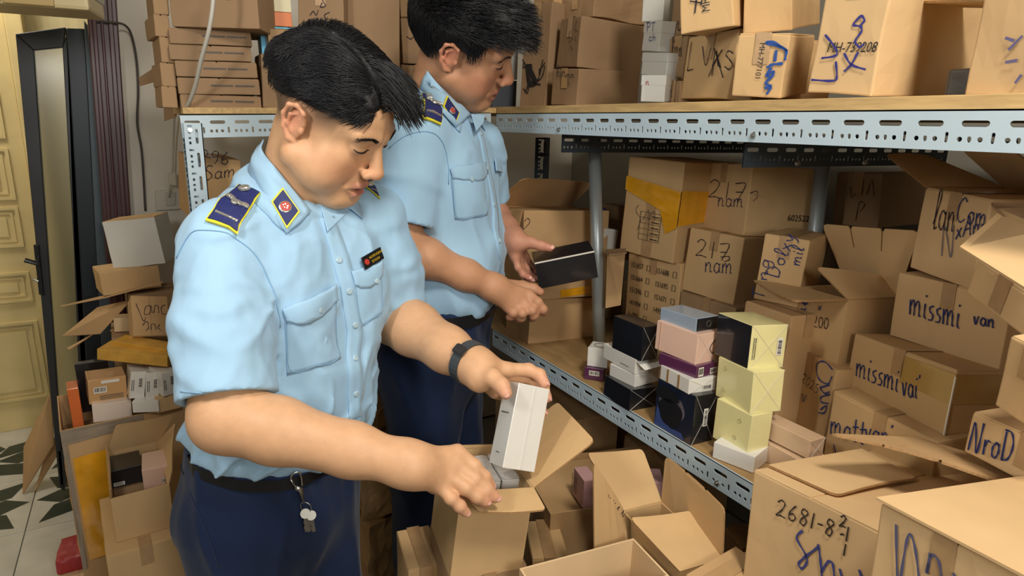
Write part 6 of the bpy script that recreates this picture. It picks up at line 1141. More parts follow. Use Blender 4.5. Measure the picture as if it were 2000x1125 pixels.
def grow_hair(N, seed, region, flow, length, lift, grav, rad, S=8, surf=(.083, .106, .092), cen=(0, -.014, .052), cl=.35, rnd=.16, hug=9):
    R = np.random.RandomState(seed); P0 = []
    while len(P0) < N:
        d = R.normal(size=(4000, 3)); d /= np.linalg.norm(d, axis=1, keepdims=True); p = d*np.array(surf) + np.array(cen); P0 += list(p[region(p)])
    P0 = np.array(P0[:N]); nrm = (P0-np.array(cen))/np.array(surf)**2; nrm /= np.linalg.norm(nrm, axis=1, keepdims=True)
    L = length(P0)*(.75 + .45*R.rand(N)); fl = flow(P0) + rnd*R.normal(size=(N, 3)); fl -= nrm*(fl*nrm).sum(1, keepdims=True)*.8; fl /= np.linalg.norm(fl, axis=1, keepdims=True)
    clump = wnoise(P0, 75, seed+3)[:, None]; clump2 = wnoise(P0, 75, seed+4)[:, None]; hug = hug(P0) if callable(hug) else hug; free = np.ndim(hug) == 0 and hug >= 9
    pts = [P0]; x = P0.copy(); dr = nrm*lift(P0)[:, None] + fl
    for s in range(1, S):
        t = s/(S-1); dd = dr + np.array(grav)*t*1.2 + np.concatenate([clump*cl, clump2*cl, (clump+clump2)*cl*.5], 1)*t; dd /= np.linalg.norm(dd, axis=1, keepdims=True)
        x = x + dd*(L/(S-1))[:, None]
        # stay outside the skull
        k = np.sqrt((((x-np.array(cen))/np.array(surf))**2).sum(1)); k = np.maximum(k, 1e-6); kt = 1.03 + hug*t*(1 + .7*clump[:, 0]); x = np.where(np.ones(N, bool)[:, None], np.array(cen) + (x-np.array(cen))/k[:, None]*np.where(k < 1.03, 1.03, kt)[:, None], x) if not free else np.where((k < 1.03)[:, None], np.array(cen) + (x-np.array(cen))/k[:, None]*1.03, x); pts.append(x.copy())
    return np.stack(pts, 1), rad*(.7 + .6*R.rand(N))
gl = HI.to_3x3() @ Vector((0, 0, -1)); gl = (gl.x, gl.y, gl.z)
# long top hair sweeps back on the near side of the parting and forward beyond it
A_ = np.array(HMW)[:3, :3]
def put(Ph, rr, name): strands(name, None, Ph @ A_.T + np.array(HMW)[:3, 3], rr, HAIR, young)
one = lambda p: 0*p[:, 0] + 1
Ph, rh_ = grow_hair(4200, 11, lambda p: (p[:, 2] > .062) & (p[:, 1] < .082) & (p[:, 0] > part+.004), lambda p: np.stack([.50*one(p), -.80 + .45*np.clip((p[:, 1]-.03)/.04, 0, 1), -.22*one(p)], 1), lambda p: .030 + .6*np.clip(p[:, 2]-.065, 0, .045), lambda p: .16*one(p), (0, 0, 0), .00055, cl=.75, hug=.10, S=10)
put(Ph, rh_, 'hair_strands')
Ph, rh_ = grow_hair(3200, 14, lambda p: (p[:, 2] > .055) & (p[:, 1] < .078) & (p[:, 0] < part-.005), lambda p: np.stack([-.75*one(p), -.3 + 1.5*np.clip((p[:, 1]+.02)/.08, 0, 1), .05*one(p)], 1), lambda p: .040*one(p), lambda p: .10 + .1*np.clip(p[:, 1]/.08, 0, 1), (0, 0, 0), .00055, cl=.7, hug=.09)
put(Ph, rh_, 'hair_strands')
Ph, rh_ = grow_hair(1800, 12, lambda p: (p[:, 2] > fcap(p)+.004) & (p[:, 2] < .075) & (p[:, 1] < .060), lambda p: np.stack([0*p[:, 0], -.55*one(p), -.7*one(p)], 1), lambda p: .013*one(p), lambda p: .10*one(p), (0, 0, 0), .0004, S=5, hug=.01)
put(Ph, rh_, 'hair_strands')
Ph, rh_ = grow_hair(1500, 13, lambda p: (p[:, 2] > .088) & (p[:, 1] > .026) & (p[:, 1] < .080) & (p[:, 0] < part-.004) & (p[:, 0] > -.06), lambda p: np.stack([-.20*one(p), 1.2*one(p), .45*one(p)], 1), lambda p: .058*one(p), lambda p: .65*one(p), (gl[0]*1.0, gl[1]*1.0, gl[2]*1.0), .0006, S=9, cl=.8)
put(Ph, rh_, 'forelock')
# ---- shirt
def sl(fn, pts): return fn
RSl, REl, LSl, LEl = [np.array(q) for q in tl_(MF, (RS, RE, LS, LE))]
dR = (REl-RSl)/np.linalg.norm(REl-RSl); dL = (LEl-LSl)/np.linalg.norm(LEl-LSl)
def plane_cut(p, pt, n): return (p-np.array(pt)) @ (np.array(n)/np.linalg.norm(n))
HEM_R = RSl + (REl-RSl)*.90; HEM_L = LSl + (LEl-LSl)*.93
def shirt_f(p):
    lean = p.copy()
    d = ell(p, (.010, -.018, -.175), (.150, .110, .165))
    d = smin(d, cap(p, (.128, .010, -.088), (-.120, .018, -.086), .050, .050), .05)
    d = smin(d, ell(p, (.0, -.055, -.13), (.120, .080, .14)), .05)
    d = smin(d, ell(p, (.028, .002, -.350), (.150, .128, .175)), .06)
    d = smin(d, ell(p, (.042, -.035, -.455), (.158, .128, .075)), .04)
    d = smin(d, cap(p, (0, -.030, -.030), (0, -.030, -.10), .050, .088), .05)
    d = smin(d, ell(p, (.07, .065, -.20), (.065, .05, .10)), .05); d = smin(d, ell(p, (-.065, .07, -.20), (.06, .05, .10)), .05)
    # folds: fine cloth ripples, pulled lines at the waist
    z = p[:, 2]; amp = .0030 + .0055*np.clip((-z-.22)/.2, 0, 1)
    d = d - amp*(1-np.abs(wnoise(p, 27, 21, (1.3, 1.3, .55)))*1.6) - .0018*(1-np.abs(wnoise(p, 62, 22, (1, 1, .7)))*1.6) + .002
    low = np.clip((-z-.18)/.22, 0, 1); d = d - (.0025 + .0075*low)*np.exp(-(wnoise(p, 17, 23, (1.2, 1.2, .8))/.13)**2) - (.002 + .004*low)*np.exp(-(wnoise(p, 29, 24, (1, 1, 1.5))/.13)**2) + .0012
    d = smax(d, -(z+.470+.30*p[:, 1]), .006)
    hole = cap(p, (0, -.01, .10), (0, .008, -.060), .060, .050); d = smax(d, -hole, .006)      # neck opening
    vee = cap(p, (0, .085, -.02), (0, .125, -.15), .030, .004); d = smax(d, -vee, .006)
    # sleeves
    def sleeve(S, E, hem, dr, r0, r1, seed):
        m = S + (E-S)*.5
        s = smin(cap(p, S, m, r0, r0*1.04), cap(p, m, E + (E-S)*.15, r0*1.04, r1), .03)
        t = (p-S) @ dr; rip = wnoise(p + 0, 40, seed, (1, 1, 1)); s = s - .0020*(1-np.abs(rip)*1.7) - .0016*(1-np.abs(wnoise(p, 75, seed+5))*1.6) - .0050*np.exp(-(wnoise(p, 19, seed+7, (1, 1, 1.3))/.12)**2) - .0015*np.exp(-((t-.12)/.05)**2)*np.sin(t*160 + 3*rip)
        s = smax(s, (p-hem) @ dr, .002)
        inner = cap(p, hem - dr*.03, hem + dr*.06, r1-.012, r1-.009); s = smax(s, -np.where((p-hem) @ dr > -.025, inner, .05), .002)
        return s
    d = smin(d, sleeve(RSl - np.array([.012, 0, .012]), REl, HEM_R, dR, .060, .067, 31), .022)
    d = smin(d, sleeve(LSl, LEl, HEM_L, dL, .062, .064, 32), .022)
    return d
v, f = mesh_sdf(shirt_f, (-.32, -.20, -.53), (.33, .24, .06), .0042); shirt = from_np('shirt', xf(MF, v), f, SHIRT, young)
w = Wear([shirt])
# collar
def collar(parent, M, wr, ri=.060, ro=.082, back=.012, fall=.030, tip=.0, open_=.80, tilt=.060, cy=-.008):
    bm = bmesh.new(); N = 48; rows = []
    for i in range(N+1):
        s = -1 + 2*i/N; a = s*open_*PI; fr = abs(s)**2
        ex = Vector((math.sin(a), -math.cos(a), 0)); zi = back - tilt*fr
        inner0 = Vector((0, cy, 0)) + ex*(ri+.001) + Vector((0, 0, zi - .030)); inner = Vector((0, cy, 0)) + ex*ri + Vector((0, 0, zi))
        fold = Vector((0, cy, 0)) + ex*(ri+.006) + Vector((0, 0, zi+.001))
        k = max(0, abs(s)-.55)/.45; outer = Vector((0, cy, 0)) + ex*(ro + .012*k) + Vector(((.022 if s > 0 else -.022)*k, 0, zi - fall - tip*k))
        mid = fold.lerp(outer, .5) + ex*.004
        q = M @ outer; r = wr.bvh.find_nearest(q); sn = r[0] + r[1]*.004
        if (sn-q).length < .05: q = q.lerp(sn, .9)
        def out(x, off=.005):
            x = M @ x; r_ = wr.bvh.find_nearest(x); return r_[0] + r_[1]*off if (x-r_[0]).dot(r_[1]) < off else x
        rows.append([M @ inner0, M @ inner, out(fold), out(mid, .007), q])
    G = [[bm.verts.new(p) for p in r] for r in rows]
    for i in range(N):
        for j in range(4): bm.faces.new((G[i][j], G[i+1][j], G[i+1][j+1], G[i][j+1]))
    o = from_bm('collar', bm, SHIRT, parent, smooth=True); md = o.modifiers.new('s', 'SOLIDIFY'); md.thickness = .0022; md.offset = 0
    dg = bpy.context.evaluated_depsgraph_get(); me2 = bpy.data.meshes.new_from_object(o.evaluated_get(dg)); o.modifiers.clear(); o.data = me2; return o
bpy.context.view_layer.update()
col = collar(young, MF, w)
def wing(name, quads, parent, ws):
    """folded collar wing: top edge stands at the neck, lower edge lies on the shirt"""
    rows = [[ws.hit(x)[0] for x in q] for q in quads]; n_ = len(rows[0]); bm = bmesh.new(); G = []
    for i in range(n_):
        a, b = rows[0][i], rows[1][i]; nb_ = ws.snap(b, 0)[1]; na_ = ws.snap(a, 0)[1]; L = []
        for k in range(7):
            t = k/6; p = a.lerp(b, t); q_, nn = ws.snap(p, 0); p = q_ if (p-q_).dot(nn) < 0 else p; L.append(p + nn*(.004 + .006*math.sin(PI*t)) + (na_*.003 if k == 0 else Vector()))
        G.append(L)
    # smooth along the wing
    S_ = []
    for k in range(7): S_.append(smooth_path([G[i][k] for i in range(n_)], 5))
    m_ = len(S_[0]); T = [[bm.verts.new(S_[k][i]) for k in range(7)] for i in range(m_)]
    for i in range(m_-1):
        for k in range(6): bm.faces.new((T[i][k], T[i+1][k], T[i+1][k+1], T[i][k+1]))
    o = from_bm(name, bm, SHIRT, parent, smooth=True); md = o.modifiers.new('s', 'SOLIDIFY'); md.thickness = .0024; md.offset = 0
    me2 = bpy.data.meshes.new_from_object(o.evaluated_get(bpy.context.evaluated_depsgraph_get())); o.modifiers.clear(); o.data = me2; return o
wb = Wear([shirt, body])
wr_ = wing('collar', ([((0.097, 0.657, 1.365), (0.355, 2.409, 1.324)), ((0.105, 0.648, 1.351), (0.386, 2.376, 1.275)), ((0.115, 0.637, 1.335), (0.422, 2.337, 1.216)), ((0.126, 0.625, 1.316), (0.461, 2.293, 1.144)), ((0.135, 0.614, 1.295), (0.493, 2.252, 1.069))], [((0.088, 0.658, 1.35), (0.322, 2.412, 1.271)), ((0.091, 0.65, 1.33), (0.334, 2.383, 1.196)), ((0.097, 0.64, 1.309), (0.357, 2.347, 1.119)), ((0.105, 0.63, 1.29), (0.385, 2.31, 1.051)), ((0.113, 0.62, 1.274), (0.416, 2.275, 0.993))]), young, wb)
wl_ = slab('collar', ((0.253, 1.062, 1.243), (0.309, 1.097, 1.25), (0.305, 1.082, 1.231), (0.254, 1.032, 1.206)), .0022, SHIRT, young, .001)
w.line('collar_stitch', [((0.09, 0.654, 1.34), (0.329, 2.397, 1.234)), ((0.095, 0.644, 1.318), (0.349, 2.361, 1.153)), ((0.104, 0.633, 1.297), (0.38, 2.32, 1.076)), ((0.112, 0.623, 1.28), (0.411, 2.283, 1.012))], .0006, SHIRTD, young, .0) if 0 else None
wc = Wear([shirt, wr_])
epaulette(w, (((0.08, 0.653, 1.317), (0.292, 2.394, 1.15)), ((0.095, 0.641, 1.309), (0.349, 2.351, 1.119)), ((0.071, 0.645, 1.274), (0.261, 2.365, 0.99)), ((0.049, 0.661, 1.284), (0.179, 2.424, 1.027))), young)
epaulette(w, (((0.178, 0.598, 1.327), (0.654, 2.192, 1.184)), ((0.185, 0.593, 1.324), (0.677, 2.175, 1.175)), ((0.194, 0.583, 1.308), (0.71, 2.139, 1.117)), ((0.188, 0.589, 1.315), (0.689, 2.158, 1.141))), young)
OUT1 = Vector((-.3, -.9, .5)); collar_tab(wc, (((0.115, 0.632, 1.317), (0.42, 2.319, 1.15)), ((0.127, 0.619, 1.295), (0.464, 2.269, 1.07)), ((0.114, 0.621, 1.279), (0.419, 2.278, 1.01)), ((0.104, 0.635, 1.304), (0.381, 2.327, 1.102))), young, OUT1)
def pocket(w, body_q, flap_q, btn, parent):
    p = w.patch('pocket', body_q, .0012, .0012, SHIRT, parent, 12, 14, bulge=.003); [setattr(f, 'use_smooth', True) for f in p.data.polygons]
    q = [w.hit(x)[0] for x in flap_q]
    def ol(u, v): return u, v*(1 + .30*(1-abs(2*u-1)) - .15*(abs(2*u-1) > .8))
    fl_ = w.patch('pocket_flap', q, .0040, .0020, SHIRT, parent, 12, 6, outline=ol, bulge=.002); [setattr(f, 'use_smooth', True) for f in fl_.data.polygons]; w.disc('button', w.hit(btn)[0], .0048, .0016, BTN, fl_, off=.006)
    qb = [w.hit(x)[0] for x in body_q]; w.line('pocket_seam', [bil(qb, .04, .02), bil(qb, .04, .9), bil(qb, .5, .97), bil(qb, .96, .9), bil(qb, .96, .02)], .0006, SHIRTD, p, .0028)
    return p
pocket(w, (((0.104, 0.605, 1.203), (0.38, 2.218, 0.731)), ((0.148, 0.584, 1.222), (0.543, 2.143, 0.801)), ((0.146, 0.568, 1.162), (0.534, 2.083, 0.58)), ((0.1, 0.59, 1.145), (0.367, 2.163, 0.52))), (((0.102, 0.606, 1.206), (0.375, 2.224, 0.741)), ((0.149, 0.586, 1.23), (0.545, 2.15, 0.829)), ((0.149, 0.581, 1.213), (0.547, 2.13, 0.767)), ((0.105, 0.601, 1.193), (0.385, 2.203, 0.693))), ((0.132, 0.589, 1.206), (0.484, 2.159, 0.741)), young)
pocket(w, (((0.163, 0.579, 1.235), (0.599, 2.124, 0.85)), ((0.188, 0.569, 1.248), (0.688, 2.086, 0.895)), ((0.184, 0.558, 1.205), (0.674, 2.048, 0.74)), ((0.165, 0.565, 1.191), (0.607, 2.071, 0.686))), (((0.163, 0.582, 1.242), (0.596, 2.134, 0.875)), ((0.188, 0.57, 1.252), (0.689, 2.09, 0.911)), ((0.187, 0.566, 1.237), (0.685, 2.076, 0.857)), ((0.164, 0.576, 1.227), (0.602, 2.114, 0.82))), ((0.182, 0.568, 1.234), (0.667, 2.083, 0.845)), young)
# placket and its buttons
PLK = [((0.148, 0.605, 1.291), (0.541, 2.219, 1.055)), ((0.153, 0.595, 1.268), (0.561, 2.182, 0.969)), ((0.157, 0.585, 1.242), (0.577, 2.145, 0.875)), ((0.159, 0.575, 1.214), (0.585, 2.109, 0.771)), ((0.16, 0.567, 1.186), (0.586, 2.078, 0.668)), ((0.157, 0.56, 1.157), (0.575, 2.053, 0.564)), ((0.155, 0.554, 1.134), (0.569, 2.031, 0.478)), ((0.151, 0.549, 1.108), (0.552, 2.013, 0.382))]
def strip_quadlist(segs, width, w, parent, name='placket'):
    pts = smooth_path([w.hit(s_)[0] for s_ in segs], 5); bm = bmesh.new(); L = []
    for i, p in enumerate(pts):
        t = (pts[min(i+1, len(pts)-1)]-pts[max(i-1, 0)]).normalized(); q, n = w.snap(p, 0); s_ = t.cross(n).normalized()
        L.append([bm.verts.new(w.snap(p + s_*a, .0026)[0]) for a in (-width/2, -width/6, width/6, width/2)] + [bm.verts.new(w.snap(p + s_*a*1.02, -.001)[0]) for a in (width/2, -width/2)])
    for a, b in zip(L, L[1:]):
        for j in range(6): bm.faces.new((a[j], a[(j+1) % 6], b[(j+1) % 6], b[j]))
    return from_bm(name, bm, SHIRT, parent, smooth=True)
pl_ = strip_quadlist(PLK, .030, w, young)
for s_ in (((0.154, 0.59, 1.252), (0.564, 2.163, 0.912)), ((0.159, 0.578, 1.224), (0.584, 2.121, 0.809)), ((0.161, 0.568, 1.193), (0.589, 2.084, 0.696)), ((0.157, 0.561, 1.162), (0.577, 2.058, 0.581)), ((0.155, 0.553, 1.13), (0.567, 2.028, 0.464))): w.disc('button', w.hit(s_)[0], .0052, .0018, BTN, pl_, off=.0035)
w.line('shoulder_seam', [((0.021, 0.668, 1.25), (0.076, 2.448, 0.904)), ((0.034, 0.666, 1.273), (0.126, 2.442, 0.986)), ((0.047, 0.66, 1.277), (0.171, 2.421, 1.001)), ((0.069, 0.645, 1.272), (0.254, 2.366, 0.983)), ((0.086, 0.63, 1.254), (0.317, 2.311, 0.919)), ((0.096, 0.616, 1.226), (0.352, 2.259, 0.817)), ((0.099, 0.603, 1.189), (0.362, 2.213, 0.679))], .0009, SHIRTD, young, .0008)
w.line('sleeve_hem_seam', [((0.011, 0.637, 1.127), (0.039, 2.336, 0.454)), ((0.031, 0.625, 1.126), (0.112, 2.291, 0.447)), ((0.06, 0.608, 1.129), (0.221, 2.23, 0.459)), ((0.091, 0.594, 1.14), (0.334, 2.177, 0.502))], .0007, SHIRTD, young, .0006)
# name tag
nq = [w.hit(x)[0] for x in (((0.169, 0.582, 1.254), (0.621, 2.132, 0.919)), ((0.186, 0.575, 1.265), (0.682, 2.108, 0.957)), ((0.188, 0.57, 1.254), (0.69, 2.092, 0.92)), ((0.171, 0.577, 1.243), (0.629, 2.115, 0.878)))]
tg, n_ = flat_plate('name_tag', nq, Vector((-.1, -1, .3)), .0095, .002, BLK, young)
YEL = mat('tag_yellow', 'd8b52a', .5); 
ex_ = (nq[1]-nq[0]).normalized(); ey_ = (nq[0]-nq[3]).normalized(); W_ = (nq[1]-nq[0]).length
print_text('printed_name', 'NGUYEN XUAN HA', nq[3].lerp(nq[0], .58) + ex_*W_*.32 + n_*.0118, ex_, ey_, W_*.13, YEL, tg, squeeze=.62, h=.0004); print_text('printed_number', 'TQT-0123100', nq[3].lerp(nq[0], .22) + ex_*W_*.38 + n_*.0118, ex_, ey_, W_*.12, YEL, tg, squeeze=.6, h=.0004)
c_ = bil(nq, .17, .5) + n_*.0112; bm = bmesh.new(); tube(bm, [c_, c_ + n_*.0015], .0052, 14); from_bm('emblem', bm, REDB, tg)
# ---- trousers, belt, shoes
def trouser_f(p, c=(.050, -.055), spread=.078, zf=-1.287, kf=.03, low=-.505):
    cx, cy = c; d = ell(p, (cx, cy, -.60), (.165, .132, .18)); d = smin(d, ell(p, (cx-.005, cy+.015, -.48), (.156, .128, .11)), .04)
    for s in (1, -1):
        x = cx + s*spread; d = smin(d, chain(p, [(x, cy, -.62), (x + s*.004, cy+kf, -.89), (x, cy-.005, zf+.06)], [.098, .076, .066], .03), .025)
    d = d - .0032*(1-np.abs(wnoise(p, 26, 41, (1.4, 1.4, .4)))*1.6) + .001 - .006*np.exp(-(wnoise(p, 13, 43, (1.3, 1.3, .7))/.12)**2)
    return smax(d, p[:, 2]-(-.455) + .30*p[:, 1], .004)
v, f = mesh_sdf(trouser_f, (-.22, -.20, -1.27), (.28, .20, -.46), .006); trz = from_np('trousers', xf(MF, v), f, NAVYC, young)
def shoes(parent, M, cx, cy, spread, zf):
    for s in (1, -1):
        x = cx + s*spread
        def sh(p): return smax(uni(.02, ell(p, (x, cy+.085, zf+.035), (.045, .10, .038)), ell(p, (x, cy-.02, zf+.04), (.038, .06, .045)), cap(p, (x, cy-.01, zf+.05), (x, cy-.005, zf+.09), .04, .045)), -(p[:, 2]-(zf+.002)), .003)
        v, f = mesh_sdf(sh, (x-.08, cy-.12, zf-.01), (x+.08, cy+.22, zf+.14), .006); from_np('shoe', xf(M, v), f, mat('black_leather', '141414', .3, coat=.3), parent)
shoes(young, MF, .05, -.055, .078, -1.285)
wt = Wear([trz])
w.line  # noqa
bm = bmesh.new(); ring = []
for i in range(40):
    a = 2*PI*i/40; q = MF @ Vector((.05 + .28*math.cos(a), -.05 + .26*math.sin(a), -.476-.30*(.13*math.sin(a)-.05))); c0 = MF @ Vector((.05, -.05, q.z-MF.translation.z)); r = wt.bvh.ray_cast(q, (c0-q).normalized()); p = r[0] if r[0] else c0; ring.append((p + (q-p).normalized()*.003))
tp = [bm.verts.new(p + Vector((0, 0, .006))) for p in ring]; bt = [bm.verts.new(p - Vector((0, 0, .016))) for p in ring]
for i in range(40): bm.faces.new((tp[i], tp[(i+1) % 40], bt[(i+1) % 40], bt[i]))
from_bm('belt', bm, mat('black_belt', '0f1116', .4), young, smooth=True)
wt.line('pocket_seam', [((-0.006, 0.627, 1.061), (-0.021, 2.298, 0.21)), ((-0, 0.622, 1.055), (-0.001, 2.28, 0.188)), ((0.006, 0.617, 1.052), (0.021, 2.263, 0.177))], .0022, mat('dark_seam', '0a1020', .8), young, .0)
wt.line('crease', [((0.009, 0.61, 1.035), (0.033, 2.238, 0.117)), ((0.015, 0.6, 1.012), (0.055, 2.2, 0.031)), ((0.021, 0.59, 0.989), (0.077, 2.162, -0.055)), ((0.026, 0.58, 0.965), (0.095, 2.125, -0.14))], .0018, NAVYC, young, .0)
# ---- wrist watch
def watch(parent, a, b, r, dors, m=mat('watch_strap', '3c3f42', .4)):
    a, b, d = Vector(a), Vector(b), Vector(dors); t = (b-a).normalized(); d = (d-t*d.dot(t)).normalized(); x = t.cross(d); bm = bmesh.new(); c = a
    rings = []
    for i in range(28):
        an = 2*PI*i/28; e = d*math.cos(an) + x*math.sin(an); rings.append([bm.verts.new(c + e*(r+dr_) + t*tt) for dr_, tt in ((0, -.010), (.0025, -.010), (.0025, .010), (0, .010))])
    for i in range(28):
        A, B_ = rings[i], rings[(i+1) % 28]
        for j in range(4): bm.faces.new((A[j], A[(j+1) % 4], B_[(j+1) % 4], B_[j]))
    s_ = from_bm('watch_strap', bm, m, parent, smooth=False)
    bm = bmesh.new(); vs = bm_box(bm, (-.009, -.013, 0), (.009, .013, .007)); bmesh.ops.bevel(bm, geom=bm.edges[:], offset=.002, segments=2, affect='EDGES')
    for v in bm.verts: q = v.co.copy(); v.co = c + x*q.x + t*q.y + d*(r + .001 + q.z)
    from_bm('watch_case', bm, mat('watch_case', '55595c', .25, metal=.8), s_)
watch(young, Vector(LW) - (Vector(LW)-Vector(LE)).normalized()*.012, LW, .0365, (-.45, -.6, .65))
# ---- keys on a belt clip
ky = thing('key_ring', 'silver keys hanging from a snap hook on the young man\'s belt', 'keys')
KP = wt.hit(((0.1, 0.562, 1.052), (0.366, 2.062, 0.178)))[0]; off = (Vector((0.166, 0.937, 0.834))-Vector((0.183, 1.031, 0.779))).normalized()*.012
def kp(seg, e=1.0): return wt.hit(seg)[0] + off*e
hook = bmesh.new(); tube(hook, smooth_path([kp(((0.093, 0.565, 1.049), (0.341, 2.073, 0.167))), kp(((0.095, 0.565, 1.054), (0.349, 2.073, 0.185))), kp(((0.1, 0.563, 1.056), (0.365, 2.066, 0.192))), kp(((0.102, 0.561, 1.052), (0.373, 2.057, 0.178))), kp(((0.102, 0.558, 1.043), (0.373, 2.047, 0.144)))], 5), .0016, 8); tube(hook, [kp(((0.093, 0.565, 1.049), (0.341, 2.073, 0.167))), kp(((0.096, 0.561, 1.042), (0.354, 2.057, 0.14)))], .0014, 8); from_bm('snap_hook', hook, BOLT, ky, smooth=True)
bm = bmesh.new(); tube(bm, [kp(((0.096, 0.561, 1.042), (0.354, 2.057, 0.14))), kp(((0.1, 0.559, 1.04), (0.366, 2.049, 0.135))), kp(((0.101, 0.555, 1.03), (0.371, 2.034, 0.095)))], [.004, .005, .0028], 10); from_bm('swivel', bm, BOLT, ky, smooth=True)
bm = bmesh.new(); c = kp(((0.103, 0.552, 1.024), (0.376, 2.025, 0.075))); R1 = Vector((.81, -.45, -.2)).normalized(); tube(bm, [c + R1*.0095*math.cos(a) + Vector((0, 0, 1))*.0095*math.sin(a) for a in [i*PI/10 for i in range(20)]], .0009, 6, closed=True); from_bm('split_ring', bm, BOLT, ky, smooth=True)
for i, (s0, s1) in enumerate(((((0.103, 0.55, 1.017), (0.378, 2.016, 0.051)), ((0.103, 0.543, 0.994), (0.378, 1.991, -0.036))), (((0.106, 0.548, 1.017), (0.39, 2.008, 0.048)), ((0.107, 0.541, 0.995), (0.394, 1.982, -0.032))), (((0.102, 0.551, 1.018), (0.372, 2.021, 0.054)), ((0.101, 0.546, 1), (0.371, 2.002, -0.012))))):
    a, b = kp(s0, 1 + .2*i), kp(s1, 1 + .2*i); t = (b-a).normalized(); x = t.cross(off.normalized()).normalized(); n = off.normalized(); bm = bmesh.new()
    tube(bm, [a - n*.0008, a + n*.0008], .0085, 14); 
    for k_ in range(5): p = a + t*(.008 + .006*k_); q = a + t*(.008 + .006*(k_+1)); wdt = .0032 + .0010*(k_ % 2); bm.faces.new([bm.verts.new(z_) for z_ in (p - x*.003 + n*.001, p + x*wdt + n*.001, q + x*wdt + n*.001, q - x*.003 + n*.001)])
    from_bm('key', bm, mat('key_metal', '8c8a84', .4, metal=.8), ky)
# ---- the white box in his hand
t, D = product('held_white', 'white box held up in the young man\'s left hand', cello('white_gloss', 'd8d6d0', .03)); small_lines(t, (-.0008, D[1]*.75, D[2]*.62), (0, -1, 0), (0, 0, 1), D[1]*.5, 1, .006, mat('print_grey', '55504c', .6)); small_lines(t, (-.0008, D[1]*.6, D[2]*.15), (0, -1, 0), (0, 0, 1), D[1]*.25, 1, .004, mat('print_grey', '55504c', .6)); box_obj('wrap_seam', (D[0]*.52, -.0012, .002), (D[0]*.545, .001, D[2]-.002), mat('cellophane', 'd8d4cc', .12, coat=1), t)
# ================================================================ the older man behind
NB = Vector((0.578, 1.318, 1.437)); MB = frame(NB, (.702, -.712))
HMB = place_head((.6084, 1.2533, 1.5376), ((-.6201, .7841, .0252), (-.6284, -.4771, -.6144), (-.4697, -.3969, .7886)))
HBI = HMB.inverted()
def bh_line(q): return interp(q[:, 1], [-.11, -.06, -.025, .0, .02, .040, .052, .075, .095], [-.055, -.048, -.025, -.002, .0, .008, .045, .066, .080])
OB = dict(fat=.004, skin='b98a6a', blush='b5604e', lip='8d4a44', open=.0005, hairline=bh_line, fade=.8, neck=[(0, -.030, -.040), tuple(HBI @ (MB @ Vector((0, -.02, -.05))))], nr=.057)
v, f = mesh_sdf(lambda p: head_sdf(p, OB), (-.11, -.17, -.20), (.11, .14, .145), .0025)
me_t2 = bpy.data.meshes.new('tmp2'); me_t2.from_pydata(v.tolist(), [], f)
older = thing('person', 'older man in light blue uniform shirt looking at a black box', 'person')
pieces = [(xf(HMB, v), f, head_cols(v, OB))]
RS, RE, RW = (0.486, 1.227, 1.354), (0.433, 1.195, 1.141), (0.631, 1.158, 1.044)
LS, LE, LW = (0.702, 1.37, 1.333), (0.74, 1.396, 1.175), (0.736, 1.252, 1.124)
RH2 = dict(s=1.02, wrist=RW, fingers=[[(0.709, 1.136, 1.023), (0.717, 1.109, 1.011), (0.728, 1.104, 0.995), (0.734, 1.109, 0.984)], [(0.692, 1.129, 1.009), (0.701, 1.108, 0.995), (0.709, 1.111, 0.982), (0.711, 1.119, 0.972)],
           [(0.676, 1.131, 1.001), (0.68, 1.112, 0.99), (0.683, 1.12, 0.978), (0.683, 1.129, 0.971)], [(0.66, 1.139, 0.999), (0.666, 1.127, 0.988), (0.666, 1.136, 0.978), (0.664, 1.141, 0.974)]],
           thumb=[(0.672, 1.179, 1.034), (0.717, 1.175, 1.03), (0.738, 1.161, 1.026), (0.75, 1.152, 1.02)], tip='b0705a')
LH2 = dict(s=.95, wrist=LW, fingers=[[(0.769, 1.256, 1.082), (0.789, 1.259, 1.054), (0.802, 1.259, 1.038), (0.811, 1.251, 1.029)], [(0.755, 1.251, 1.079), (0.768, 1.248, 1.053), (0.782, 1.246, 1.035), (0.794, 1.236, 1.026)],
           [(0.741, 1.241, 1.079), (0.749, 1.235, 1.055), (0.76, 1.23, 1.038), (0.773, 1.226, 1.03)], [(0.728, 1.233, 1.087), (0.733, 1.223, 1.064), (0.744, 1.218, 1.047), (0.757, 1.214, 1.039)]],
           thumb=[(0.736, 1.231, 1.118), (0.756, 1.209, 1.123), (0.775, 1.191, 1.117), (0.791, 1.18, 1.113)], tip='c27f70')
for H, A in ((RH2, (RS, RE, RW)), (LH2, (LS, LE, LW))):
    fn = (lambda H, A: (lambda p: uni(.018, arm_sdf(p, *A, ru=.046, re=.040, rw=.026), hand_sdf(p, H))))(H, A)
    lo, hi = bb(list(A) + [j for F_ in H['fingers'] + [H['thumb']] for j in F_], .065); v, f = mesh_sdf(fn, lo, hi, .003); pieces.append((v, f, arm_cols(v, dict(skin='b98a6a' if H is RH2 else 'b8846c'), [H])))
body2 = build_body('body', older, pieces, skin_mat('skin'))
nails(LH2, (-.3, -.6, .6), older, NAILM)
brow_lash(me_t2, older, [(.016, .096, .030), (.032, .094, .036), (.052, .078, .031)], [(.016, .088, .010), (.026, .090, .0085), (.036, .088, .0085), (.047, .078, .011)], HMB, n=50, bh=.004)
def bcap(q): return interp(q[:, 1], [-.12, -.07, -.03, .0, .02, .038, .052, .07, .10], [-.045, -.035, .010, .030, .018, .020, .052, .070, .082])
def bcap_sdf(p): return hair_cap(p, bcap, .010, ((0, .055, .098), (.056, .048, .030))) + .003*wnoise(p, 120, 5, (1, .4, 1))
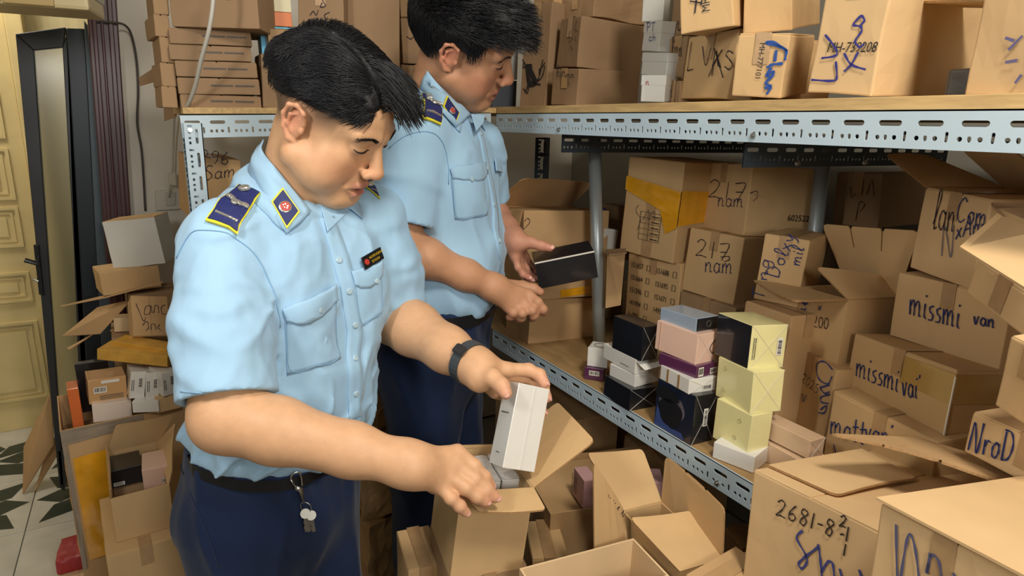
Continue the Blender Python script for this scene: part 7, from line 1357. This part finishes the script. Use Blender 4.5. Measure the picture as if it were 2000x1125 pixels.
v, f = mesh_sdf(bcap_sdf, (-.12, -.16, -.06), (.12, .16, .19), .004); from_np('hair', xf(HMB, v), f, HAIRB, older)
AB = np.array(HMB)[:3, :3]
Ph, rh_ = grow_hair(3600, 21, lambda p: (p[:, 2] > .06) & (p[:, 1] < .095), lambda p: np.stack([-.3 + 0*p[:, 0], .8 + .6*np.clip(p[:, 1]/.08, 0, 1), .1 + 0*p[:, 0]], 1), lambda p: .034 + .016*np.clip(p[:, 1]/.08, 0, 1), lambda p: .28 + .35*np.clip(p[:, 1]/.08, 0, 1), (0, 0, 0), .0006, surf=(.086, .110, .096), cl=.6, hug=lambda p: .14 + .26*np.clip(p[:, 1]/.08, 0, 1))
strands('hair_strands', None, Ph @ AB.T + np.array(HMB)[:3, 3], rh_, HAIR, older)
Ph, rh_ = grow_hair(3000, 22, lambda p: (p[:, 2] > bcap(p)+.004) & (p[:, 2] < .07) & (p[:, 1] < .05) & ~((np.abs(p[:, 1]+.012) < .030) & (p[:, 2] < .056)), lambda p: np.stack([0*p[:, 0], .2 + 0*p[:, 0], -1 + 0*p[:, 0]], 1), lambda p: .020 + 0*p[:, 0], lambda p: .2 + 0*p[:, 0], (0, 0, 0), .00045, S=5, surf=(.0885, .116, .1015), hug=.03)
strands('hair_strands', None, Ph @ AB.T + np.array(HMB)[:3, 3], rh_, HAIR, older)
RSl, REl, LSl, LEl = [np.array(q) for q in tl_(MB, (RS, RE, LS, LE))]; dR = (REl-RSl)/np.linalg.norm(REl-RSl); dL = (LEl-LSl)/np.linalg.norm(LEl-LSl)
HEM_R = RSl + (REl-RSl)*.80; HEM_L = LSl + (LEl-LSl)*.85
def shirt_b(p):
    d = ell(p, (.0, -.010, -.170), (.155, .110, .165)); d = smin(d, cap(p, (.140, .0, -.078), (-.140, .01, -.082), .054, .054), .05)
    d = smin(d, ell(p, (.0, -.045, -.13), (.120, .080, .14)), .05); d = smin(d, ell(p, (.0, .020, -.340), (.148, .128, .17)), .06); d = smin(d, ell(p, (.0, .004, -.430), (.148, .122, .075)), .04)
    d = smin(d, cap(p, (0, -.025, -.015), (0, -.025, -.09), .058, .10), .05); d = smin(d, ell(p, (.07, .06, -.20), (.065, .05, .10)), .05); d = smin(d, ell(p, (-.07, .06, -.20), (.065, .05, .10)), .05)
    z = p[:, 2]; amp = .0022 + .004*np.clip((-z-.22)/.2, 0, 1); d = d - amp*(1-np.abs(wnoise(p, 34, 51, (1.3, 1.3, .55)))*1.6) + .002 - (.0025 + .007*np.clip((-z-.18)/.22, 0, 1))*np.exp(-(wnoise(p, 19, 53, (1.2, 1.2, .8))/.13)**2)
    d = smax(d, -(z+.475), .006); d = smax(d, -cap(p, (0, -.01, .10), (0, .008, -.060), .059, .050), .006); d = smax(d, -cap(p, (0, .085, -.02), (0, .12, -.12), .028, .004), .006)
    for S, E, hem, dr, r0, r1, sd in ((RSl, REl, HEM_R, dR, .064, .066, 61), (LSl, LEl, HEM_L, dL, .060, .060, 62)):
        s = cap(p, S, E + (E-S)*.2, r0, r1); t = (p-S) @ dr; rip = wnoise(p, 40, sd); s = s - .0022*(1-np.abs(rip)*1.7) - .0045*np.exp(-(wnoise(p, 20, sd+7)/.12)**2); s = smax(s, (p-hem) @ dr, .002)
        s = smax(s, -np.where((p-hem) @ dr > -.025, cap(p, hem - dr*.03, hem + dr*.06, r1-.012, r1-.009), .05), .002); d = smin(d, s, .02)
    return d
v, f = mesh_sdf(shirt_b, (-.30, -.22, -.50), (.30, .24, .06), .005); shirt2 = from_np('shirt', xf(MB, v), f, SHIRT, older)
w2 = Wear([shirt2]); col2 = collar(older, MB, w2); wb2 = Wear([shirt2, body2])
wr2 = wing('collar', ([((0.247, 0.588, 1.429), (0.907, 2.155, 1.561)), ((0.255, 0.58, 1.419), (0.934, 2.128, 1.524)), ((0.264, 0.572, 1.408), (0.966, 2.097, 1.482)), ((0.271, 0.565, 1.399), (0.994, 2.071, 1.448)), ((0.276, 0.56, 1.391), (1.012, 2.052, 1.421))], [((0.24, 0.587, 1.413), (0.879, 2.154, 1.502)), ((0.244, 0.581, 1.402), (0.896, 2.132, 1.462)), ((0.251, 0.575, 1.393), (0.92, 2.108, 1.429)), ((0.257, 0.568, 1.384), (0.943, 2.084, 1.395)), ((0.263, 0.563, 1.377), (0.965, 2.064, 1.368))]), older, wb2)
wl2 = slab('collar', ((0.616, 1.237, 1.404), (0.66, 1.26, 1.403), (0.651, 1.247, 1.386), (0.617, 1.214, 1.369)), .002, SHIRT, older, .001); wc2 = Wear([shirt2, wr2])
epaulette(w2, (((0.239, 0.586, 1.407), (0.876, 2.148, 1.477)), ((0.251, 0.578, 1.404), (0.92, 2.12, 1.468)), ((0.25, 0.571, 1.379), (0.916, 2.094, 1.375)), ((0.236, 0.58, 1.383), (0.867, 2.128, 1.391))), older); collar_tab(wc2, (((0.258, 0.574, 1.406), (0.947, 2.106, 1.476)), ((0.267, 0.564, 1.39), (0.979, 2.07, 1.417)), ((0.262, 0.564, 1.379), (0.961, 2.068, 1.376)), ((0.254, 0.574, 1.396), (0.931, 2.105, 1.439))), older, OUT1)
pocket(w2, (((0.255, 0.555, 1.332), (0.934, 2.034, 1.205)), ((0.283, 0.54, 1.339), (1.038, 1.98, 1.23)), ((0.28, 0.529, 1.298), (1.028, 1.94, 1.078)), ((0.254, 0.543, 1.293), (0.931, 1.993, 1.061))), (((0.254, 0.557, 1.339), (0.932, 2.042, 1.23)), ((0.283, 0.542, 1.346), (1.038, 1.988, 1.256)), ((0.284, 0.538, 1.333), (1.04, 1.971, 1.206)), ((0.256, 0.553, 1.329), (0.938, 2.027, 1.193))), ((0.27, 0.545, 1.33), (0.991, 1.997, 1.196)), older)
w2.patch('pocket_flap', (((0.291, 0.538, 1.349), (1.067, 1.974, 1.267)), ((0.296, 0.535, 1.348), (1.086, 1.961, 1.263)), ((0.296, 0.532, 1.337), (1.085, 1.949, 1.221)), ((0.291, 0.535, 1.338), (1.066, 1.963, 1.227))), .006, .002, SHIRT, older, 4, 4, follow=.3)
pl2 = strip_quadlist([((0.281, 0.554, 1.382), (1.03, 2.031, 1.389)), ((0.284, 0.545, 1.359), (1.043, 1.999, 1.303)), ((0.286, 0.535, 1.331), (1.05, 1.963, 1.199)), ((0.288, 0.526, 1.303), (1.055, 1.93, 1.096)), ((0.288, 0.518, 1.274), (1.057, 1.898, 0.992)), ((0.287, 0.51, 1.246), (1.054, 1.869, 0.889)), ((0.286, 0.504, 1.222), (1.048, 1.847, 0.802))], .028, w2, older)
for s_ in (((0.283, 0.55, 1.372), (1.037, 2.016, 1.351)), ((0.285, 0.539, 1.34), (1.045, 1.977, 1.234)), ((0.287, 0.528, 1.307), (1.052, 1.937, 1.113)), ((0.288, 0.518, 1.274), (1.056, 1.899, 0.992))): w2.disc('button', w2.hit(s_)[0], .005, .0018, BTN, pl2, off=.0035)
w2.line('shoulder_seam', [((0.207, 0.59, 1.357), (0.758, 2.163, 1.294)), ((0.225, 0.583, 1.37), (0.825, 2.139, 1.345)), ((0.246, 0.571, 1.371), (0.902, 2.094, 1.347)), ((0.253, 0.562, 1.353), (0.929, 2.059, 1.282)), ((0.252, 0.554, 1.325), (0.925, 2.031, 1.178))], .0009, SHIRTD, older, .0008)
def trb(p): return trouser_f(np.array(p)*[1, 1, 1], c=(.0, -.004), spread=.075, zf=-NB.z, kf=.015)
def trb2(p):
    q = p.copy(); q[:, 2] = p[:, 2] - .03; return smax(trouser_f(q, c=(0., -.020), spread=.075, zf=-NB.z-.03, kf=.015), p[:, 2]+.445, .004)
v, f = mesh_sdf(trb2, (-.22, -.20, -NB.z+.02), (.22, .20, -.43), .007); trz2 = from_np('trousers', xf(MB, v), f, NAVYC, older)
shoes(older, MB, 0, -.020, .075, -NB.z+.002)
wt2 = Wear([trz2]); bm = bmesh.new(); ring = []
for i in range(40):
    a = 2*PI*i/40; q = MB @ Vector((.26*math.cos(a), .24*math.sin(a), -.462)); c0 = MB @ Vector((0, 0, -.462)); r = wt2.bvh.ray_cast(q, (c0-q).normalized()); p = r[0] if r[0] else c0; ring.append((p + (q-p).normalized()*.003))
tp = [bm.verts.new(p + Vector((0, 0, .004))) for p in ring]; bt = [bm.verts.new(p - Vector((0, 0, .026))) for p in ring]
for i in range(40): bm.faces.new((tp[i], tp[(i+1) % 40], bt[(i+1) % 40], bt[i]))
from_bm('belt', bm, mat('black_belt', '0f1116', .4), older, smooth=True)
t, D = product('held_black', 'black shrink wrapped box held in the older man\'s left hand', BLKC); box_obj('white_edge_line', (0, -.0010, D[2]-.0022), (D[0], .0012, D[2]+.0008), mat('label_white', 'd8d4ca', .5), t)
